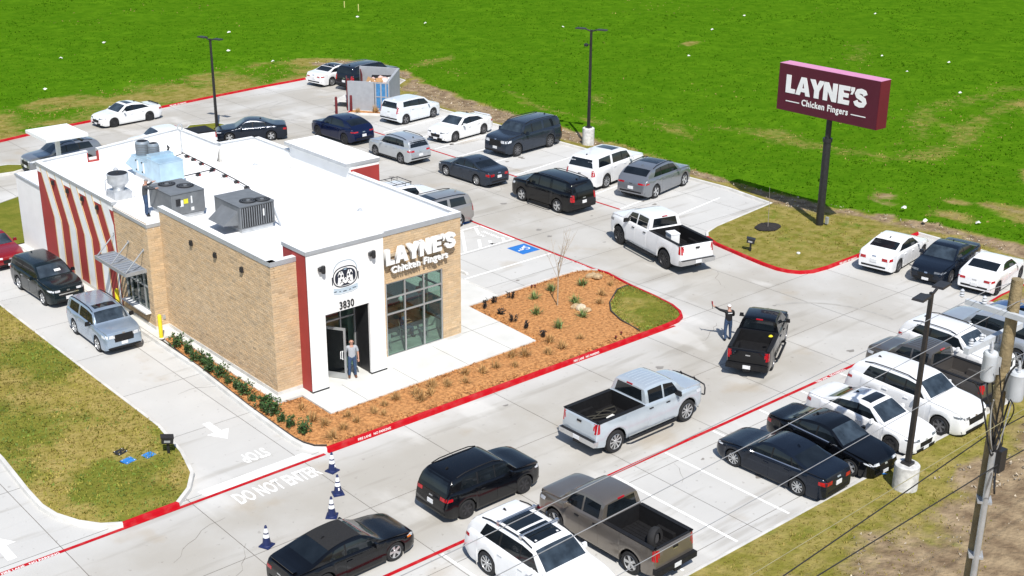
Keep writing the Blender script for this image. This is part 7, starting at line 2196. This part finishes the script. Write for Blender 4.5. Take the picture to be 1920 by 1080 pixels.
def person(label, loc, rz, J, rad, zones, height=1.75):
    """one continuous skinned body from joints; clothes are shells over parts of it"""
    names = list(J)
    E = [('pelvis', 'waist'), ('waist', 'chest'), ('chest', 'neck'), ('neck', 'head0'), ('head0', 'head1'), ('head1', 'head2')]
    for s in 'lr':
        E += [('chest', s + 'sh'), (s + 'sh', s + 'el'), (s + 'el', s + 'wr'), (s + 'wr', s + 'palm'), ('pelvis', s + 'hip'), (s + 'hip', s + 'kn'), (s + 'kn', s + 'an'), (s + 'an', s + 'toe')]
    me = bpy.data.meshes.new('person')
    idx = {k: i for i, k in enumerate(names)}
    vs = [Vector(J[k]) for k in names]
    es = [(idx[a], idx[b]) for a, b in E]
    rs = [rad[k.lstrip('lr') if k[0] in 'lr' and k[1:] in rad else k] for k in names]
    # five fingers rooted in each palm
    for s in 'lr':
        p, w = Vector(J[s + 'palm']), Vector(J[s + 'wr'])
        d = (p - w).normalized(); side = d.cross(Vector((.3, 1, .2))).normalized(); fw = d.cross(side)
        for k in range(5):
            o_ = (k - 1.5) * .019 if k < 4 else 0
            base = p + side * o_ if k < 4 else w.lerp(p, .55) + side * -.04
            ln = (.062, .072, .068, .052, .05)[k]
            dd = d if k < 4 else (d * .6 - side * .8).normalized()
            i0 = len(vs)
            vs += [base + dd * ln * .5, base + dd * ln + fw * .012 * (1 + (k < 4))]
            rs += [(.0095, .0095), (.0075, .0075)]
            es += [(idx[s + 'palm'], i0), (i0, i0 + 1)]
    me.from_pydata([tuple(v) for v in vs], es, [])
    o = bpy.data.objects.new('tmp', me); C.objects.link(o)
    mod = o.modifiers.new('skin', 'SKIN'); mod.use_smooth_shade = True
    sk = me.skin_vertices[0].data
    for i, r_ in enumerate(rs): sk[i].radius = r_ if isinstance(r_, tuple) else (r_, r_)
    sk[idx['pelvis']].use_root = True
    sub = o.modifiers.new('sub', 'SUBSURF'); sub.levels = 2; sub.render_levels = 2
    dg = bpy.context.evaluated_depsgraph_get()
    m2 = bpy.data.meshes.new_from_object(o.evaluated_get(dg))
    bpy.data.objects.remove(o)
    m2.name = 'person'
    m2.materials.clear(); m2.materials.append(M_SKIN)
    root = link('person', m2, None, loc); root.rotation_euler = (0, 0, rz)
    tag(root, label, 'person')
    bm = bmesh.new(); bm.from_mesh(m2); bm.normal_update()
    seg = [(Vector(J[a]), Vector(J[b]), a, b) for a, b in E]

    def near(p):
        best = (9, None, 0)
        for A, B, a, b in seg:
            t = max(0, min(1, (p - A).dot(B - A) / max((B - A).length_squared, 1e-9))); d_ = (p - A.lerp(B, t)).length
            if d_ < best[0]: best = (d_, (a, b), t)
        return best[1], best[2]
    keep = {}
    for f in bm.faces:
        sg, t = near(f.calc_center_median())
        z = zones(sg, t)
        if z: keep.setdefault(z, []).append(f)
    for (nm, mt, off), fl in keep.items():
        ids = {}; v2 = []; f2 = []
        for f in fl:
            q = []
            for v in f.verts:
                if v.index not in ids: ids[v.index] = len(v2); v2.append(v.co + v.normal * off)
                q.append(ids[v.index])
            f2.append(q)
        mm = bpy.data.meshes.new(nm); mm.from_pydata([tuple(v) for v in v2], [], f2); mm.materials.append(MATS[mt]); mm.polygons.foreach_set('use_smooth', [True] * len(f2)); mm.update()
        link(nm, mm, root)
    bm.free()
    # face: eyes, brows, nose, mouth, ears
    h1, h2, hd = Vector(J['head1']), Vector(J['head2']), Vector(J['head0'])
    up = (h2 - hd).normalized(); fwd = Vector(J.get('_fwd', (0, -1, 0))); fwd = (fwd - up * fwd.dot(up)).normalized(); sd = fwd.cross(up)
    mb = MB(); c = h1 + fwd * .098
    mb.add([c - up * .03 + sd * .016, c - up * .03 - sd * .016, c - up * .03 + fwd * .026, c + up * .018], [(0, 2, 3), (2, 1, 3), (0, 1, 2)]); mb.build('nose', M_SKIN, root)
    for s in (1, -1):
        mb = MB(); mb.lathe([(.012, -.004), (.012, .004)], tuple(c + sd * .032 * s + up * .02 - fwd * .006), 8, axis='Y'); mb.build('eye', M_DARK, root)
        mb = MB(); mb.box(tuple(h1 + sd * .085 * s - up * .005), (.018, .035, .055)); mb.build('ear', M_SKIN, root)
    mb = MB(); mb.box(tuple(c - up * .052 - fwd * .012), (.045, .008, .010)); mb.build('mouth', pm('lips', (.30, .10, .08), .5), root)
    return root


RAD = dict(pelvis=(.15, .115), waist=(.145, .11), chest=(.165, .12), neck=.055, head0=.075, head1=(.085, .10), head2=(.07, .085), sh=.062, el=.044, wr=.031, palm=(.038, .022), hip=.092, kn=.060, an=.042, toe=.040)
pm('grey_polo', (.34, .36, .39), .85, var=.08, scale=8)
pm('black_cloth', (.010, .010, .012), .85, var=.2, scale=10)
pm('brown_shoe', (.12, .045, .02), .5, var=.1)
pm('dark_cloth', (.045, .05, .058), .85, var=.15, scale=10)
pm('white_cap', (.78, .78, .78), .7, var=.03)
pm('blue_shirt', (.10, .22, .48), .85, var=.1, scale=8)
pm('grey_hair', (.20, .19, .18), .8, var=.15)
pm('dark_hair', (.015, .012, .010), .7, var=.2)


def std(**k):
    J = dict(pelvis=(0, 0, .95), waist=(0, .005, 1.10), chest=(0, .01, 1.33), neck=(0, .01, 1.49), head0=(0, -.005, 1.565), head1=(0, -.012, 1.64), head2=(0, -.004, 1.715),
             lsh=(.19, .01, 1.41), lel=(.26, .03, 1.13), lwr=(.27, -.03, .88), lpalm=(.27, -.05, .79), rsh=(-.19, .01, 1.41), rel=(-.26, .03, 1.13), rwr=(-.27, -.03, .88), rpalm=(-.27, -.05, .79),
             lhip=(.10, 0, .90), lkn=(.12, -.02, .50), lan=(.13, .02, .085), ltoe=(.15, -.13, .04), rhip=(-.10, 0, .90), rkn=(-.12, -.02, .50), ran=(-.13, .02, .085), rtoe=(-.15, -.13, .04))
    J.update(k); return J


def dress(shirt, sleeve, trousers='denim', shoes='brown_shoe', hair=None, hairname='hair'):
    def z(sg, t):
        a, b = sg
        if a in ('pelvis', 'waist', 'chest') and b in ('waist', 'chest', 'lsh', 'rsh') or (a == 'chest' and b == 'neck' and t < .5): return ('shirt', shirt, .014)
        if a[1:] == 'sh': return ('shirt', shirt, .014) if t < sleeve else None
        if a[1:] == 'el': return ('shirt', shirt, .012) if sleeve > 1 and t < .92 else None
        if a[1:] == 'hip' or (a == 'pelvis' and b[1:] == 'hip') or (a[1:] == 'kn' and t < .92): return ('trousers', trousers, .014)
        if a[1:] == 'an' or (a[1:] == 'kn' and t >= .92): return ('shoe', shoes, .012)
        if hair and a == 'head1' and t > .25: return (hairname, hair, .012)
        return None
    return z


person('bald man in a grey shirt and jeans standing at the open entrance door', (27.05, 41.3, .145), R(-28), std(), RAD, dress('grey_polo', .75))
person('man in a black sweater and white cap waving one arm beside the black pickup', (42.5, 33.95, .0), R(150),
       std(lsh=(.19, .01, 1.42), lel=(.44, -.04, 1.50), lwr=(.66, -.10, 1.64), lpalm=(.73, -.12, 1.69), rel=(-.27, -.10, 1.15), rwr=(-.22, -.33, 1.10), rpalm=(-.20, -.41, 1.12), lkn=(.13, .03, .50), lan=(.15, .16, .10), ltoe=(.16, .02, .04)), RAD, dress('black_cloth', 1.5, 'denim', 'black_cloth', 'white_cap', 'cap'))
m_ = bpy.data.objects['person.001']
mb = MB(); mb.box((0, .150, 1.36), (.20, .012, .035)); mb.build('shirt_print', M_CONEW, m_)
t = thing('red_flag', 'small red and black flag held up by the waving man', 'flag', (41.86, 34.4, 1.66), R(150))
mb = MB(); mb.tube([(0, 0, -.1), (0, 0, .22)], .012, 6); mb.build('stick', M_BLACK, t)
mb = MB(); mb.box((.0, -.06, .16), (.02, .16, .14), rx=.3); mb.build('cloth', pm('flag_red', (.5, .06, .08), .7, var=.2), t)
person('workman in dark shirt and jeans reaching up at the grey rooftop unit', (23.95, 53.0, ZRF), R(75),
       std(lel=(.20, -.22, 1.40), lwr=(.16, -.42, 1.52), lpalm=(.15, -.50, 1.55), rel=(-.22, -.24, 1.30), rwr=(-.18, -.45, 1.30), rpalm=(-.17, -.53, 1.30), chest=(0, -.04, 1.33), neck=(0, -.06, 1.49), head0=(0, -.08, 1.56), head1=(0, -.09, 1.635), head2=(0, -.085, 1.71), lsh=(.19, -.05, 1.42), rsh=(-.19, -.05, 1.41)), RAD, dress('dark_cloth', 1.5, 'denim', 'black_cloth', 'grey_hair', 'hair'))
t = thing('tool_bag', 'jumble of tools and a bag at the workman feet on the roof', 'tool bag', (24.55, 51.9, ZRF), .4)
mb = MB(); mb.box((0, 0, .16), (.45, .28, .32), taper=.8); mb.build('bag', M_PLAST, t)
mb = MB(); mb.tube([(-.15, 0, .3), (-.1, 0, .45), (.1, 0, .45), (.15, 0, .3)], .02, 6); mb.build('handle', M_PLAST, t)
t = thing('coiled_hose', 'coil of grey hose beside the rooftop tool bag', 'hose', (24.25, 51.75, ZRF), 0)
mb = MB(); mb.tube([(.22 * math.cos(a), .22 * math.sin(a), .04 + .012 * a) for a in np.linspace(0, 18, 60)], .025, 5); mb.build('coil', M_RIMG, t, 70)

# people and furniture behind the big window
t = thing('person', None, None)
bpy.data.objects.remove(t)
SIT = dict(pelvis=(0, 0, .52), waist=(0, .01, .67), chest=(0, 0, .90), neck=(0, -.01, 1.06), head0=(0, -.03, 1.135), head1=(0, -.035, 1.21), head2=(0, -.03, 1.285), lsh=(.19, 0, .98), rsh=(-.19, 0, .98), lel=(.24, -.08, .73), rel=(-.24, -.08, .73), lwr=(.16, -.30, .76), rwr=(-.16, -.30, .76), lpalm=(.14, -.38, .77), rpalm=(-.14, -.38, .77), lhip=(.10, -.03, .50), rhip=(-.10, -.03, .50), lkn=(.13, -.44, .50), rkn=(-.13, -.44, .50), lan=(.13, -.42, .09), ran=(-.13, -.42, .09), ltoe=(.14, -.57, .04), rtoe=(-.14, -.57, .04))
person('person in a blue shirt sitting at a table behind the window', (31.15, 43.35, .165), R(70), SIT, RAD, dress('blue_shirt', .8, 'denim', 'black_cloth', 'dark_hair'))
person('person in dark clothes sitting deep inside, left part of the window', (29.3, 44.2, .165), R(-120), SIT, RAD, dress('black_cloth', .8, 'denim', 'black_cloth', 'dark_hair'))


def chair(label, x, y, rz):
    t = thing('chair', label, 'chair', (x, y, .165), rz, 'metal cafe chairs behind the window')
    mb = MB(); mb.box((0, 0, .45), (.38, .36, .03)); mb.build('seat', M_GALV, t)
    mb = MB(); mb.box((0, .19, .68), (.34, .02, .34), rx=-.12); mb.build('backrest', M_GALV, t)
    for a in (-1, 1):
        for b in (-1, 1):
            mb = MB(); mb.tube([(a * .15, b * .14, .44), (a * .21, b * .20, 0)], .015, 6); mb.build('leg', M_GALV, t)


chair('metal chair in the lower left pane of the big window', 29.75, 42.65, R(160)); chair('metal chair in the lower right pane of the big window', 31.85, 42.75, R(-100)); chair('metal chair under the person in blue', 31.2, 43.4, R(70)); chair('metal chair under the person in dark clothes', 29.25, 44.25, R(-120))
for x, y, lb in ((30.35, 43.55, 'dark cafe table in front of the person in blue'), (29.9, 43.9, 'dark cafe table beside the person in dark clothes')):
    t = thing('cafe_table', lb, 'table', (x, y, .165), 0, 'cafe tables')
    mb = MB(); mb.box((0, 0, .74), (.65, .65, .04)); mb.build('table_top', pm('table_wood', (.10, .045, .03), .4, var=.2, scale=5), t)
    mb = MB(); mb.lathe([(.22, 0), (.04, .04), (.035, .72)], (0, 0, 0), 10); mb.build('pedestal', M_BLACK, t, 40)
M_BALW = pm('white_balloon', (.72, .76, .78), .25, var=.03, coat=.4)
M_BALR = pm('maroon_balloon', (.28, .03, .04), .25, var=.05, coat=.4)
for x, y, z, m, lb in ((29.55, 42.6, 2.35, M_BALW, 'white balloon in the left column of the big window'), (29.9, 42.75, 2.50, M_BALR, 'maroon balloon in the left column of the big window'), (30.55, 42.55, 2.45, M_BALW, 'white balloon in the middle column of the big window'), (30.9, 42.7, 2.6, M_BALR, 'maroon balloon in the middle column of the big window'), (31.55, 42.6, 2.60, M_BALR, 'maroon balloon in the right column of the big window'), (31.85, 42.75, 2.72, M_BALW, 'white balloon in the right column of the big window'), (26.9, 42.75, 1.9, M_BALW, 'white balloon inside the entrance, lower'), (26.75, 42.85, 2.25, M_BALW, 'white balloon inside the entrance, upper'), (25.95, 42.9, 2.9, M_BALW, 'white balloon in the transom over the door')):
    t = thing('balloon', lb, 'balloon', (x, y, z), 0, 'balloons behind the glass')
    mb = MB(); mb.lathe([(.01, -.19), (.08, -.13), (.14, -.03), (.15, .05), (.11, .14), (.03, .175)], (0, 0, 0), 14); mb.build('skin', m, t, 70)
    mb = MB(); mb.tube([(0, 0, -.19), (.02, .01, -1.0)], .004, 4); mb.build('string', M_PLATE, t)
